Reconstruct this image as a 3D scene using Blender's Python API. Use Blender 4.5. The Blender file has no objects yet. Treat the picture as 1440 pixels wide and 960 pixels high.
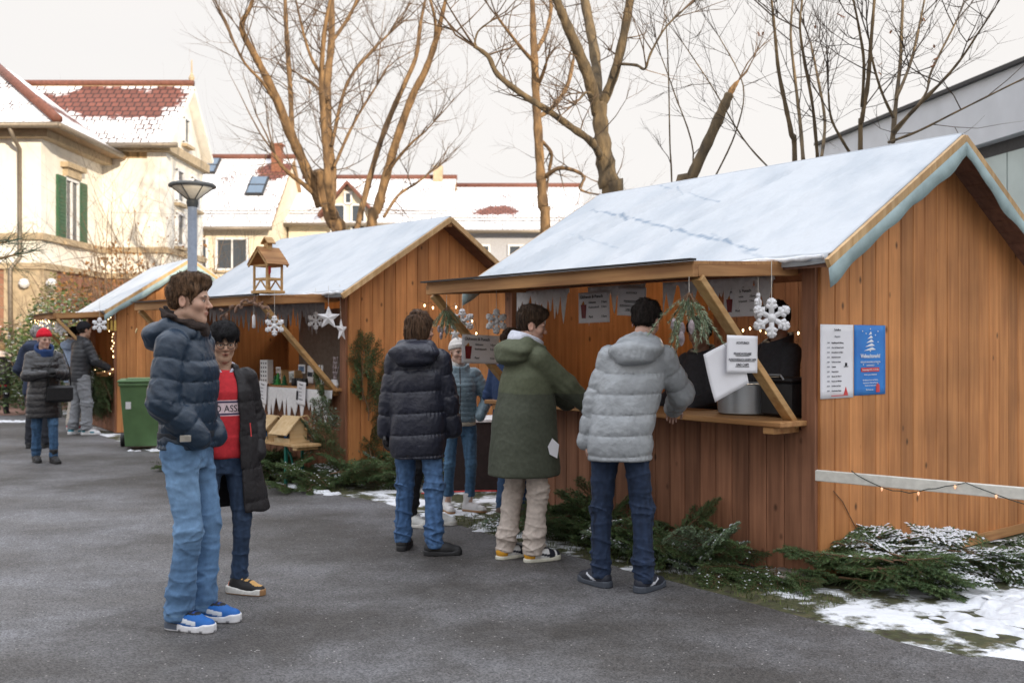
import bpy, bmesh, math, random
import numpy as np
from mathutils import Vector, Matrix
R = math.radians
random.seed(7)
SC = bpy.context.scene
COL = SC.collection

# ------------------------------------------------------------------ camera, sky, sun, exposure
CAMZ = 1.52
cam = bpy.data.objects.new('camera', bpy.data.cameras.new('camera'))
COL.objects.link(cam)
cam.location = (0, 0, CAMZ)
cam.rotation_euler = (R(90), 0, 0)
cam.data.sensor_width = 36
cam.data.lens = 35
cam.data.clip_end = 2000
cam.data.dof.use_dof = True
cam.data.dof.focus_distance = 6.2
cam.data.dof.aperture_fstop = 2.8
SC.camera = cam

SUN_EL, SUN_ROT = R(14), R(149.5)
wd = bpy.data.worlds.new('World'); SC.world = wd; wd.use_nodes = True
wt = wd.node_tree; wt.nodes.clear()
wo = wt.nodes.new('ShaderNodeOutputWorld'); wb = wt.nodes.new('ShaderNodeBackground')
sk = wt.nodes.new('ShaderNodeTexSky'); sk.sky_type = 'NISHITA'; sk.sun_disc = False
sk.sun_elevation = SUN_EL; sk.sun_rotation = SUN_ROT; sk.dust_density = 2.0; sk.air_density = 1.0
tc = wt.nodes.new('ShaderNodeTexCoord'); mp = wt.nodes.new('ShaderNodeMapping')
mp.inputs['Scale'].default_value = (1.0, 1.0, 3.5)
nz = wt.nodes.new('ShaderNodeTexNoise'); nz.inputs['Scale'].default_value = 2.2; nz.inputs['Detail'].default_value = 5
rp = wt.nodes.new('ShaderNodeValToRGB')
rp.color_ramp.elements[0].position = .30; rp.color_ramp.elements[0].color = (.93, .93, .93, 1)
rp.color_ramp.elements[1].position = .62; rp.color_ramp.elements[1].color = (.97, .97, .97, 1)
mx = wt.nodes.new('ShaderNodeMix'); mx.data_type = 'RGBA'
mx.inputs['B'].default_value = (6.35, 6.2, 6.3, 1)          # thin bright winter cloud
wt.links.new(tc.outputs['Generated'], mp.inputs['Vector']); wt.links.new(mp.outputs['Vector'], nz.inputs['Vector'])
wt.links.new(nz.outputs['Fac'], rp.inputs['Fac']); wt.links.new(rp.outputs['Color'], mx.inputs['Factor'])
# thin cloud is brighter overhead than at the horizon (the usual overcast distribution)
sx = wt.nodes.new('ShaderNodeSeparateXYZ'); wt.links.new(tc.outputs['Generated'], sx.inputs['Vector'])
zr_ = wt.nodes.new('ShaderNodeMapRange'); zr_.inputs['From Min'].default_value = .34; zr_.inputs['From Max'].default_value = .9
zr_.inputs['To Min'].default_value = 1.0; zr_.inputs['To Max'].default_value = 2.5; wt.links.new(sx.outputs['Z'], zr_.inputs['Value'])
hue = wt.nodes.new('ShaderNodeMix'); hue.data_type = 'RGBA'; hue.inputs['A'].default_value = (1, 1, 1, 1); hue.inputs['B'].default_value = (.90, .97, 1.08, 1)
hz = wt.nodes.new('ShaderNodeMapRange'); hz.inputs['From Min'].default_value = .34; hz.inputs['From Max'].default_value = .7; wt.links.new(sx.outputs['Z'], hz.inputs['Value']); wt.links.new(hz.outputs['Result'], hue.inputs['Factor'])
h2 = wt.nodes.new('ShaderNodeMix'); h2.data_type = 'RGBA'; h2.blend_type = 'MULTIPLY'; h2.inputs['Factor'].default_value = 1; h2.inputs['A'].default_value = (6.95, 6.7, 6.5, 1); wt.links.new(hue.outputs['Result'], h2.inputs['B'])
cm = wt.nodes.new('ShaderNodeMix'); cm.data_type = 'RGBA'; cm.blend_type = 'MULTIPLY'; cm.inputs['Factor'].default_value = 1
wt.links.new(h2.outputs['Result'], cm.inputs['A']); wt.links.new(zr_.outputs['Result'], cm.inputs['B']); wt.links.new(cm.outputs['Result'], mx.inputs['B'])
wt.links.new(sk.outputs['Color'], mx.inputs['A']); wt.links.new(mx.outputs['Result'], wb.inputs['Color'])
wb.inputs['Strength'].default_value = 0.13
wt.links.new(wb.outputs['Background'], wo.inputs['Surface'])

sun = bpy.data.objects.new('sun', bpy.data.lights.new('sun', 'SUN')); COL.objects.link(sun)
sun.data.energy = 5.0; sun.data.angle = R(0.6); sun.data.color = (1.0, .86, .66)
sd = Vector((math.sin(SUN_ROT)*math.cos(SUN_EL), math.cos(SUN_ROT)*math.cos(SUN_EL), math.sin(SUN_EL)))
sun.rotation_euler = sd.to_track_quat('Z', 'Y').to_euler()
sun.location = (20, -20, 20)
SC.view_settings.view_transform = 'Standard'; SC.view_settings.look = 'None'
SC.view_settings.exposure = 0.12; SC.view_settings.gamma = 1.0
SC.view_settings.use_curve_mapping = False
SC.cycles.use_denoising = True
SC.cycles.max_bounces = 6; SC.cycles.diffuse_bounces = 4; SC.cycles.transparent_max_bounces = 6
SC.cycles.caustics_reflective = False; SC.cycles.caustics_refractive = False

# ------------------------------------------------------------------ materials
def mat(name, col, rough=.7, var=.15, scale=20., stretch=(1, 1, 1), bump=0., bscale=None, col2=None, island=0., spec=.4,
        sheen=0., metal=0., detail=5, attr=None, lo=.3, hi=.7, emit=None, bdist=.01):
    m = bpy.data.materials.new(name); m.use_nodes = True
    t = m.node_tree; n = t.nodes; L = t.links
    b = n['Principled BSDF']
    b.inputs['Roughness'].default_value = rough; b.inputs['Metallic'].default_value = metal
    b.inputs['Specular IOR Level'].default_value = spec
    if sheen: b.inputs['Sheen Weight'].default_value = sheen; b.inputs['Sheen Roughness'].default_value = .4
    co = n.new('ShaderNodeTexCoord'); mpn = n.new('ShaderNodeMapping'); mpn.inputs['Scale'].default_value = stretch
    L.new(co.outputs['Object'], mpn.inputs['Vector'])
    no = n.new('ShaderNodeTexNoise'); no.inputs['Scale'].default_value = scale; no.inputs['Detail'].default_value = detail
    L.new(mpn.outputs['Vector'], no.inputs['Vector'])
    c2 = col2 if col2 else tuple(c*(1-var*1.6) for c in col)
    c1 = col if col2 else tuple(min(1, c*(1+var)) for c in col)
    ra = n.new('ShaderNodeValToRGB')
    ra.color_ramp.elements[0].position = lo; ra.color_ramp.elements[0].color = (*c2, 1)
    ra.color_ramp.elements[1].position = hi; ra.color_ramp.elements[1].color = (*c1, 1)
    L.new(no.outputs['Fac'], ra.inputs['Fac'])
    out = ra.outputs['Color']
    if island:
        ge = n.new('ShaderNodeNewGeometry'); mr = n.new('ShaderNodeMapRange')
        mr.inputs['To Min'].default_value = 1-island; mr.inputs['To Max'].default_value = 1+island*.8
        L.new(ge.outputs['Random Per Island'], mr.inputs['Value'])
        mu = n.new('ShaderNodeMix'); mu.data_type = 'RGBA'; mu.blend_type = 'MULTIPLY'; mu.inputs['Factor'].default_value = 1
        L.new(out, mu.inputs['A']); L.new(mr.outputs['Result'], mu.inputs['B']); out = mu.outputs['Result']
    if attr:
        at = n.new('ShaderNodeAttribute'); at.attribute_name = attr
        mu = n.new('ShaderNodeMix'); mu.data_type = 'RGBA'; mu.blend_type = 'MULTIPLY'; mu.inputs['Factor'].default_value = 1
        L.new(out, mu.inputs['A']); L.new(at.outputs['Color'], mu.inputs['B']); out = mu.outputs['Result']
    L.new(out, b.inputs['Base Color'])
    if bump:
        nb = n.new('ShaderNodeTexNoise'); nb.inputs['Scale'].default_value = bscale or scale*3; nb.inputs['Detail'].default_value = 4
        L.new(mpn.outputs['Vector'], nb.inputs['Vector'])
        bu = n.new('ShaderNodeBump'); bu.inputs['Strength'].default_value = bump; bu.inputs['Distance'].default_value = bdist
        L.new(nb.outputs['Fac'], bu.inputs['Height']); L.new(bu.outputs['Normal'], b.inputs['Normal'])
    if emit:
        b.inputs['Emission Color'].default_value = (*emit[0], 1); b.inputs['Emission Strength'].default_value = emit[1]
    return m

def nodes(m): return m.node_tree.nodes, m.node_tree.links, m.node_tree.nodes['Principled BSDF']

def wood(name, col, dark, island=.22, knots=.5, rough=.65, axis=2):
    """planked wood: grain stretched along an axis, every board its own tone, knots"""
    st = [26, 26, 26]; st[axis] = 1.6
    m = mat(name, col, rough, scale=1.0, stretch=tuple(st), col2=dark, island=island, bump=.25, bscale=2.2, lo=.32, hi=.66, bdist=.004)
    n, L, b = nodes(m)
    co = n.new('ShaderNodeTexCoord'); mpn = n.new('ShaderNodeMapping')
    s2 = [5.6, 5.6, 5.6]; s2[axis] = 3.4
    mpn.inputs['Scale'].default_value = s2
    L.new(co.outputs['Object'], mpn.inputs['Vector'])
    vo = n.new('ShaderNodeTexVoronoi'); vo.inputs['Scale'].default_value = 1.0
    L.new(mpn.outputs['Vector'], vo.inputs['Vector'])
    r = n.new('ShaderNodeValToRGB'); r.color_ramp.elements[0].position = .035; r.color_ramp.elements[0].color = (1-knots,)*3+(1,)
    r.color_ramp.elements[1].position = .11; r.color_ramp.elements[1].color = (1, 1, 1, 1)
    L.new(vo.outputs['Distance'], r.inputs['Fac'])
    # broad weathering blotches
    n2 = n.new('ShaderNodeTexNoise'); n2.inputs['Scale'].default_value = 1.7; n2.inputs['Detail'].default_value = 6
    L.new(co.outputs['Object'], n2.inputs['Vector'])
    r2 = n.new('ShaderNodeMapRange'); r2.inputs['From Min'].default_value = .3; r2.inputs['From Max'].default_value = .7
    r2.inputs['To Min'].default_value = .74; r2.inputs['To Max'].default_value = 1.14
    L.new(n2.outputs['Fac'], r2.inputs['Value'])
    src = b.inputs['Base Color'].links[0].from_socket
    m1 = n.new('ShaderNodeMix'); m1.data_type = 'RGBA'; m1.blend_type = 'MULTIPLY'; m1.inputs['Factor'].default_value = 1
    m2 = n.new('ShaderNodeMix'); m2.data_type = 'RGBA'; m2.blend_type = 'MULTIPLY'; m2.inputs['Factor'].default_value = 1
    L.new(src, m1.inputs['A']); L.new(r.outputs['Color'], m1.inputs['B'])
    L.new(m1.outputs['Result'], m2.inputs['A']); L.new(r2.outputs['Result'], m2.inputs['B'])
    L.new(m2.outputs['Result'], b.inputs['Base Color'])
    return m

# ------------------------------------------------------------------ objects
def empty(name, loc=(0, 0, 0), rz=0., label=None, cat=None, group=None):
    o = bpy.data.objects.new(name, None); COL.objects.link(o)
    o.location = loc; o.rotation_euler = (0, 0, rz); o.empty_display_size = .2
    tag(o, label, cat, group); return o

def tag(o, label=None, cat=None, group=None, kind=None):
    if label: o['label'] = label
    if cat: o['category'] = cat
    if group: o['group'] = group
    if kind: o['kind'] = kind
    return o

def copy_tree(o, parent=None):
    c = o.copy(); COL.objects.link(c); c.parent = parent
    for ch in o.children: copy_tree(ch, c)
    return c

class MB:
    """collects shapes and links them as ONE mesh object"""
    def __init__(s): s.v = []; s.f = []; s.mi = []; s.cur = 0
    def mat(s, i): s.cur = i; return s
    def raw(s, vs, fs):
        b = len(s.v); s.v += [tuple(v) for v in vs]
        for f in fs: s.f.append(tuple(b+i for i in f)); s.mi.append(s.cur)
        return s
    def box(s, c, size, M=None, bev=0.):
        x, y, z = (k/2 for k in size)
        if bev:
            vs = []; fs = []
            e = bev
            ring = lambda X, Y, Z: [(-X, -Y, Z), (X, -Y, Z), (X, Y, Z), (-X, Y, Z)]
            for (X, Y, Z) in ((x-e, y-e, -z), (x, y, -z+e), (x, y, z-e), (x-e, y-e, z)): vs += ring(X, Y, Z)
            fs.append((3, 2, 1, 0)); fs.append((12, 13, 14, 15))
            for k in range(3):
                for i in range(4): a = 4*k+i; b_ = 4*k+(i+1) % 4; fs.append((a, b_, b_+4, a+4))
        else:
            vs = [(i*x, j*y, k*z) for i in (-1, 1) for j in (-1, 1) for k in (-1, 1)]
            fs = [(0, 1, 3, 2), (4, 6, 7, 5), (0, 4, 5, 1), (2, 3, 7, 6), (0, 2, 6, 4), (1, 5, 7, 3)]
        c = Vector(c)
        if M is None: vs = [Vector(v)+c for v in vs]
        else: vs = [M @ Vector(v)+c for v in vs]
        return s.raw(vs, fs)
    def lim(s, x0, x1, y0, y1, z0, z1, bev=0.):
        return s.box(((x0+x1)/2, (y0+y1)/2, (z0+z1)/2), (x1-x0, y1-y0, z1-z0), bev=bev)
    def bar(s, a, b, w, h, up=(0, 0, 1), bev=0.):
        """a beam from a to b, w wide and h high"""
        a, b = Vector(a), Vector(b); d = (b-a); L = d.length; d.normalize(); up = Vector(up)
        r = d.cross(up)
        if r.length < 1e-4: r = d.cross(Vector((1, 0, 0)))
        r.normalize(); u = r.cross(d)
        M = Matrix((r, d, u)).transposed()
        return s.box((a+b)/2, (w, L, h), M, bev)
    def tube(s, pts, rad, n=8, cap=True):
        pts = [Vector(p) for p in pts]
        if not hasattr(rad, '__len__'): rad = [rad]*len(pts)
        vs = []; fs = []; ref = None
        for i, p in enumerate(pts):
            d = (pts[min(i+1, len(pts)-1)]-pts[max(i-1, 0)])
            if d.length < 1e-9: d = Vector((0, 0, 1))
            d.normalize()
            if ref is None:
                ref = d.cross(Vector((.31, .95, .05)))
                if ref.length < .1: ref = d.cross(Vector((1, 0, 0)))
            ref = (ref-d*ref.dot(d)); ref.normalize(); q = d.cross(ref)
            for k in range(n):
                a = 2*math.pi*k/n; vs.append(p+(ref*math.cos(a)+q*math.sin(a))*rad[i])
        for i in range(len(pts)-1):
            for k in range(n):
                a = i*n+k; b = i*n+(k+1) % n; fs.append((a, b, b+n, a+n))
        if cap: fs.append(tuple(range(n-1, -1, -1))); fs.append(tuple((len(pts)-1)*n+k for k in range(n)))
        return s.raw(vs, fs)
    def lathe(s, prof, c=(0, 0, 0), n=20, M=None):
        vs = []; fs = []; c = Vector(c)
        for (r, z) in prof:
            for k in range(n):
                a = 2*math.pi*k/n; v = Vector((r*math.cos(a), r*math.sin(a), z)); vs.append((M @ v if M else v)+c)
        for i in range(len(prof)-1):
            for k in range(n):
                a = i*n+k; b = i*n+(k+1) % n; fs.append((a, b, b+n, a+n))
        fs.append(tuple(range(n-1, -1, -1))); fs.append(tuple((len(prof)-1)*n+k for k in range(n)))
        return s.raw(vs, fs)
    def prism(s, poly, axis, a0, a1):
        """a 2-D outline (counter-clockwise or not) extruded along x, y or z from a0 to a1"""
        def P(u, v, a): return {'x': (a, u, v), 'y': (u, a, v), 'z': (u, v, a)}[axis]
        n = len(poly); vs = [P(u, v, a0) for u, v in poly]+[P(u, v, a1) for u, v in poly]
        fs = [tuple(range(n)), tuple(range(2*n-1, n-1, -1))]+[((i+1) % n, i, n+i, n+(i+1) % n) for i in range(n)]
        return s.raw(vs, fs)
    def quad(s, a, b, c, d): return s.raw([a, b, c, d], [(0, 1, 2, 3)])
    def build(s, name, mats, parent=None, smooth=False, label=None, bevel=0., fix=True, angle=None):
        me = bpy.data.meshes.new(name); me.from_pydata(s.v, [], s.f)
        if not isinstance(mats, (list, tuple)): mats = [mats]
        for m in mats: me.materials.append(m)
        if len(mats) > 1: me.polygons.foreach_set('material_index', s.mi)
        if fix:
            bm = bmesh.new(); bm.from_mesh(me); bmesh.ops.recalc_face_normals(bm, faces=bm.faces); bm.to_mesh(me); bm.free()
        if smooth: me.polygons.foreach_set('use_smooth', [True]*len(me.polygons))
        if angle is not None: me.set_sharp_from_angle(angle=R(angle))
        me.update()
        o = bpy.data.objects.new(name, me); COL.objects.link(o); o.parent = parent
        if bevel:
            bv = o.modifiers.new('bevel', 'BEVEL'); bv.width = bevel; bv.segments = 2; bv.limit_method = 'ANGLE'
        if label: o['label'] = label
        return o

def text(body, size, M, parent, m, name='lettering', align='LEFT', extrude=.0006, bold=0., xs=1.):
    """writing as a mesh; M places it in the parent's space (text lies in local XY)"""
    c = bpy.data.curves.new(name, 'FONT'); c.body = body; c.size = size; c.align_x = align; c.extrude = extrude; c.offset = bold
    c.resolution_u = 3
    o = bpy.data.objects.new(name+'_tmp', c); COL.objects.link(o)
    me = bpy.data.meshes.new_from_object(o); bpy.data.objects.remove(o)
    me.transform(M @ Matrix.Diagonal((xs, 1, 1, 1))); me.materials.clear(); me.materials.append(m); me.name = name
    q = bpy.data.objects.new(name, me); COL.objects.link(q); q.parent = parent
    return q

F = 1400.
def at(px, py, Y): return Vector(((px-720)/F*Y, Y, CAMZ-(py-480)/F*Y))
def gnd(px, py): Y = F*CAMZ/(py-480); return Vector(((px-720)/F*Y, Y, 0))
# ------------------------------------------------------------------ organic surfaces: distance fields -> one continuous mesh
def smin(a, b, k):
    if k <= 0: return np.minimum(a, b)
    h = np.clip(.5+.5*(b-a)/k, 0, 1)
    return b+(a-b)*h-k*h*(1-h)
def smax(a, b, k): return -smin(-a, -b, k)
A = lambda *v: np.array(v, dtype=np.float64)
def cap(p, a, b, ra, rb, quilt=None):
    a = np.asarray(a, float); b = np.asarray(b, float); ab = b-a; L2 = ab @ ab
    t = np.clip(((p-a) @ ab)/max(L2, 1e-9), 0, 1)
    r = ra+(rb-ra)*t
    if quilt:
        sp, am, ph = quilt
        r = r+am*(np.abs(np.sin(np.pi*(t*math.sqrt(L2)/sp+ph)))**.32-.77)
    return np.linalg.norm(p-a-t[:, None]*ab, axis=1)-r
def ell(p, c, r, M=None):
    q = p-np.asarray(c, float)
    if M is not None: q = q @ M
    r = np.asarray(r, float)
    k0 = np.linalg.norm(q/r, axis=1); k1 = np.linalg.norm(q/(r*r), axis=1)
    return k0*(k0-1)/np.maximum(k1, 1e-9)
def rbox(p, c, h, r, M=None):
    q = p-np.asarray(c, float)
    if M is not None: q = q @ M
    d = np.abs(q)-np.asarray(h, float)+r
    return np.linalg.norm(np.maximum(d, 0), axis=1)+np.minimum(d.max(axis=1), 0)-r
def col(p, rows, quilt=None, ex=2.3):
    """a body of elliptical sections: rows (z, cx, cy, rx, ry), rising z"""
    rows = np.asarray(rows, float); z = p[:, 2]
    I = lambda k: np.interp(z, rows[:, 0], rows[:, k])
    rx, ry = I(3), I(4)
    if quilt:
        sp, am, ph = quilt
        o = am*(np.abs(np.sin(np.pi*(z/sp+ph+.05*np.sin(p[:, 0]*9+ph*7))))**.32-.77); rx = rx+o; ry = ry+o
    u = np.abs(p[:, 0]-I(1))/rx; v = np.abs(p[:, 1]-I(2))/ry
    k = (u**ex+v**ex)**(1/ex)
    d = (k-1)*np.minimum(rx, ry)
    zz = np.maximum(rows[0, 0]-z, z-rows[-1, 0])
    return smax(d, zz, .02)
def rotm(ax, ay, az):
    return np.array(Matrix.Rotation(az, 3, 'Z') @ Matrix.Rotation(ay, 3, 'Y') @ Matrix.Rotation(ax, 3, 'X'))
def wob(p, f, seed, n=6):
    """a cheap smooth noise, about -1..1"""
    g = np.random.RandomState(seed); s = np.zeros(len(p))
    for i in range(n):
        k = g.normal(size=3); k = k/np.linalg.norm(k)*f*g.uniform(.6, 1.6)
        s += np.sin(p @ k+g.uniform(0, 6.28))
    return s/math.sqrt(n)

def nets(fn, lo, hi, h):
    """surface nets over a sparse grid; returns vertices and quads"""
    lo = np.asarray(lo, float); hi = np.asarray(hi, float); B = 8
    nb = np.ceil((hi-lo)/(h*B)).astype(int); n = nb*B
    ax = [lo[i]+(np.arange(nb[i])+.5)*h*B for i in range(3)]
    g = np.stack(np.meshgrid(*ax, indexing='ij'), -1).reshape(-1, 3)
    d = fn(g); act = np.abs(d) < h*B*1.25
    V = np.empty(n, np.float32)
    big = np.where(d < 0, -1., 1.).reshape(nb)
    V[:] = np.repeat(np.repeat(np.repeat(big, B, 0), B, 1), B, 2)
    ids = np.argwhere(act.reshape(nb))
    off = np.stack(np.meshgrid(*[np.arange(B)]*3, indexing='ij'), -1).reshape(-1, 3)
    for c in range(0, len(ids), 400):
        q = (ids[c:c+400, None, :]*B+off[None]).reshape(-1, 3)
        V[q[:, 0], q[:, 1], q[:, 2]] = fn(lo+q*h)
    S = V < 0
    cnt = np.zeros(tuple(n-1), np.int8)
    for i in (0, 1):
        for j in (0, 1):
            for k in (0, 1): cnt += S[i:n[0]-1+i, j:n[1]-1+j, k:n[2]-1+k]
    cells = np.argwhere((cnt > 0) & (cnt < 8))
    idx = np.full(tuple(n-1), -1, np.int32); idx[cells[:, 0], cells[:, 1], cells[:, 2]] = np.arange(len(cells))
    cs = [(i, j, k) for i in (0, 1) for j in (0, 1) for k in (0, 1)]
    cv = np.stack([V[cells[:, 0]+i, cells[:, 1]+j, cells[:, 2]+k] for i, j, k in cs], 1).astype(float)
    acc = np.zeros((len(cells), 3)); w = np.zeros(len(cells))
    for a in range(8):
        for b in range(a+1, 8):
            dv = np.array(cs[b])-np.array(cs[a])
            if np.abs(dv).sum() != 1: continue
            m = (cv[:, a] < 0) != (cv[:, b] < 0)
            t = cv[m, a]/(cv[m, a]-cv[m, b])
            acc[m] += np.array(cs[a])+t[:, None]*dv; w[m] += 1
    P = lo+(cells+acc/w[:, None])*h
    Q = []
    for axis in range(3):
        u, v = (axis+1) % 3, (axis+2) % 3
        sl0 = [slice(1, n[i]-1) for i in range(3)]; sl1 = list(sl0)
        sl0[axis] = slice(0, n[axis]-1); sl1[axis] = slice(1, n[axis])
        s0 = S[tuple(sl0)]; s1 = S[tuple(sl1)]
        for flip, m in ((False, s0 & ~s1), (True, ~s0 & s1)):
            e = np.argwhere(m)
            if not len(e): continue
            base = e+1; base[:, axis] = e[:, axis]
            def C(du, dv):
                c = base.copy(); c[:, u] += du; c[:, v] += dv; return idx[c[:, 0], c[:, 1], c[:, 2]]
            q = np.stack([C(-1, -1), C(0, -1), C(0, 0), C(-1, 0)], 1)
            Q.append(q[:, ::-1] if flip else q)
    return P, np.concatenate(Q) if Q else np.zeros((0, 4), int)

def sdf_obj(name, fn, lo, hi, h, m, parent=None, color=None, relax=1):
    P, Q = nets(fn, lo, hi, h)
    Q = Q[(Q >= 0).all(1)]
    for _ in range(relax):
        s = np.zeros_like(P); c = np.zeros(len(P))
        for k in range(4):
            a, b = Q[:, k], Q[:, (k+1) % 4]
            np.add.at(s, a, P[b]); np.add.at(c, a, 1)
        P = P*.5+.5*s/np.maximum(c, 1)[:, None]
    me = bpy.data.meshes.new(name)
    me.vertices.add(len(P)); me.vertices.foreach_set('co', P.astype(np.float32).ravel())
    me.loops.add(len(Q)*4); me.loops.foreach_set('vertex_index', Q.astype(np.int32).ravel())
    me.polygons.add(len(Q)); me.polygons.foreach_set('loop_start', np.arange(len(Q), dtype=np.int32)*4)
    me.polygons.foreach_set('use_smooth', np.ones(len(Q), bool))
    for q in (m if isinstance(m, (list, tuple)) else [m]): me.materials.append(q)
    me.update(); me.validate()
    if color is not None:
        at_ = me.color_attributes.new('Col', 'FLOAT_COLOR', 'POINT')
        c = np.ones((len(P), 4), np.float32); c[:, :3] = color(P); at_.data.foreach_set('color', c.ravel())
    o = bpy.data.objects.new(name, me); COL.objects.link(o); o.parent = parent
    return o
# ------------------------------------------------------------------ materials of the place
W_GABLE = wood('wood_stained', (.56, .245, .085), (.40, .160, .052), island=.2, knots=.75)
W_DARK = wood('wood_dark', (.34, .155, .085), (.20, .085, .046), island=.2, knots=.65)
W_RED = wood('wood_red', (.36, .20, .13), (.24, .12, .075), island=.12)
W_PALE = wood('wood_pale', (.62, .42, .22), (.47, .28, .12), island=.12, knots=.35)
W_PALE_X = wood('wood_beam', (.47, .25, .10), (.30, .135, .05), island=.16, knots=.4, axis=1)
W_SHELF = wood('wood_shelf', (.50, .27, .11), (.33, .15, .055), island=.1, knots=.3, axis=1)
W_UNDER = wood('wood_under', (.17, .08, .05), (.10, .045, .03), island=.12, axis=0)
M_EDGE = mat('tarp_edge', (.30, .40, .41), .5, var=.12, scale=9, bump=.2, bscale=12)
M_WHITE = mat('matte_white', (.75, .75, .76), .6, var=.05)
M_METAL = mat('galvanised', (.45, .46, .48), .4, metal=.8, var=.1)
M_STEEL = mat('brushed_steel', (.42, .45, .48), .35, metal=.6, var=.06, stretch=(1, 1, 30))
M_BLACK = mat('black_plastic', (.018, .018, .02), .45, var=.2)
M_PAPER = mat('paper', (.80, .80, .84), .7, var=.03, scale=6)
M_INK = mat('ink', (.02, .02, .03), .8, var=.1)
M_SNOW = mat('snow', (.74, .76, .80), .6, var=.12, scale=14, bump=.7, bscale=45)
M_FELT = mat('white_felt', (.78, .78, .80), .9, var=.05, scale=30, bump=.3, bscale=80)
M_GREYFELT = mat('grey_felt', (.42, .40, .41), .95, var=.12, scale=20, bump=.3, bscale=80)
M_BULB = mat('bulb', (1, .8, .5), emit=((1., .68, .34), 8.))
M_WIRE = mat('wire', (.02, .03, .02), .6, var=.1)
M_CORD = mat('cord', (.62, .58, .52), .8)
M_CREAM = mat('rail_paint', (.66, .64, .58), .55, var=.08, scale=4, stretch=(8, 1, 8))

def roof_pt(H, px, py):
    Mi = H.M.inverted(); o = Mi @ Vector((0, 0, CAMZ)); d = Mi.to_3x3() @ Vector(((px-720)/F, 1, -(py-480)/F))
    t = (2.03+H.sl*(o.x+.2)-o.z)/(d.z-H.sl*d.x); return o+d*t
def snow_tarp():
    """tarpaulin under a thin uneven snow film"""
    m = mat('snowy_tarp', (.52, .55, .585), .55, scale=1.6, stretch=(1.0, 1.7, 1), col2=(.43, .47, .515), bump=.9, bscale=6, lo=.36, hi=.56, detail=7, bdist=.02)
    return m
M_TARP = snow_tarp()

# ------------------------------------------------------------------ ground
def ground_mat():
    m = bpy.data.materials.new('winter_ground'); m.use_nodes = True
    n, L, b = nodes(m); b.inputs['Roughness'].default_value = .85
    co = n.new('ShaderNodeTexCoord')
    n1 = n.new('ShaderNodeTexNoise'); n1.inputs['Scale'].default_value = 14; n1.inputs['Detail'].default_value = 8
    n2 = n.new('ShaderNodeTexNoise'); n2.inputs['Scale'].default_value = 1.3; n2.inputs['Detail'].default_value = 9; n2.inputs['Roughness'].default_value = .68
    for q in (n1, n2): L.new(co.outputs['Object'], q.inputs['Vector'])
    r1 = n.new('ShaderNodeValToRGB'); e = r1.color_ramp.elements
    e[0].position = .3; e[0].color = (.035, .026, .016, 1); e[1].position = .66; e[1].color = (.10, .085, .04, 1)
    x = e.new(.5); x.color = (.055, .06, .022, 1)
    L.new(n1.outputs['Fac'], r1.inputs['Fac'])
    r2 = n.new('ShaderNodeValToRGB'); e = r2.color_ramp.elements
    e[0].position = .50; e[0].color = (0, 0, 0, 1); e[1].position = .56; e[1].color = (1, 1, 1, 1)
    L.new(n2.outputs['Fac'], r2.inputs['Fac'])
    mxx = n.new('ShaderNodeMix'); mxx.data_type = 'RGBA'; mxx.inputs['B'].default_value = (.82, .84, .88, 1)
    L.new(r2.outputs['Color'], mxx.inputs['Factor']); L.new(r1.outputs['Color'], mxx.inputs['A']); L.new(mxx.outputs['Result'], b.inputs['Base Color'])
    bu = n.new('ShaderNodeBump'); bu.inputs['Strength'].default_value = .8; bu.inputs['Distance'].default_value = .03
    L.new(n1.outputs['Fac'], bu.inputs['Height']); L.new(bu.outputs['Normal'], b.inputs['Normal'])
    return m
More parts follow.
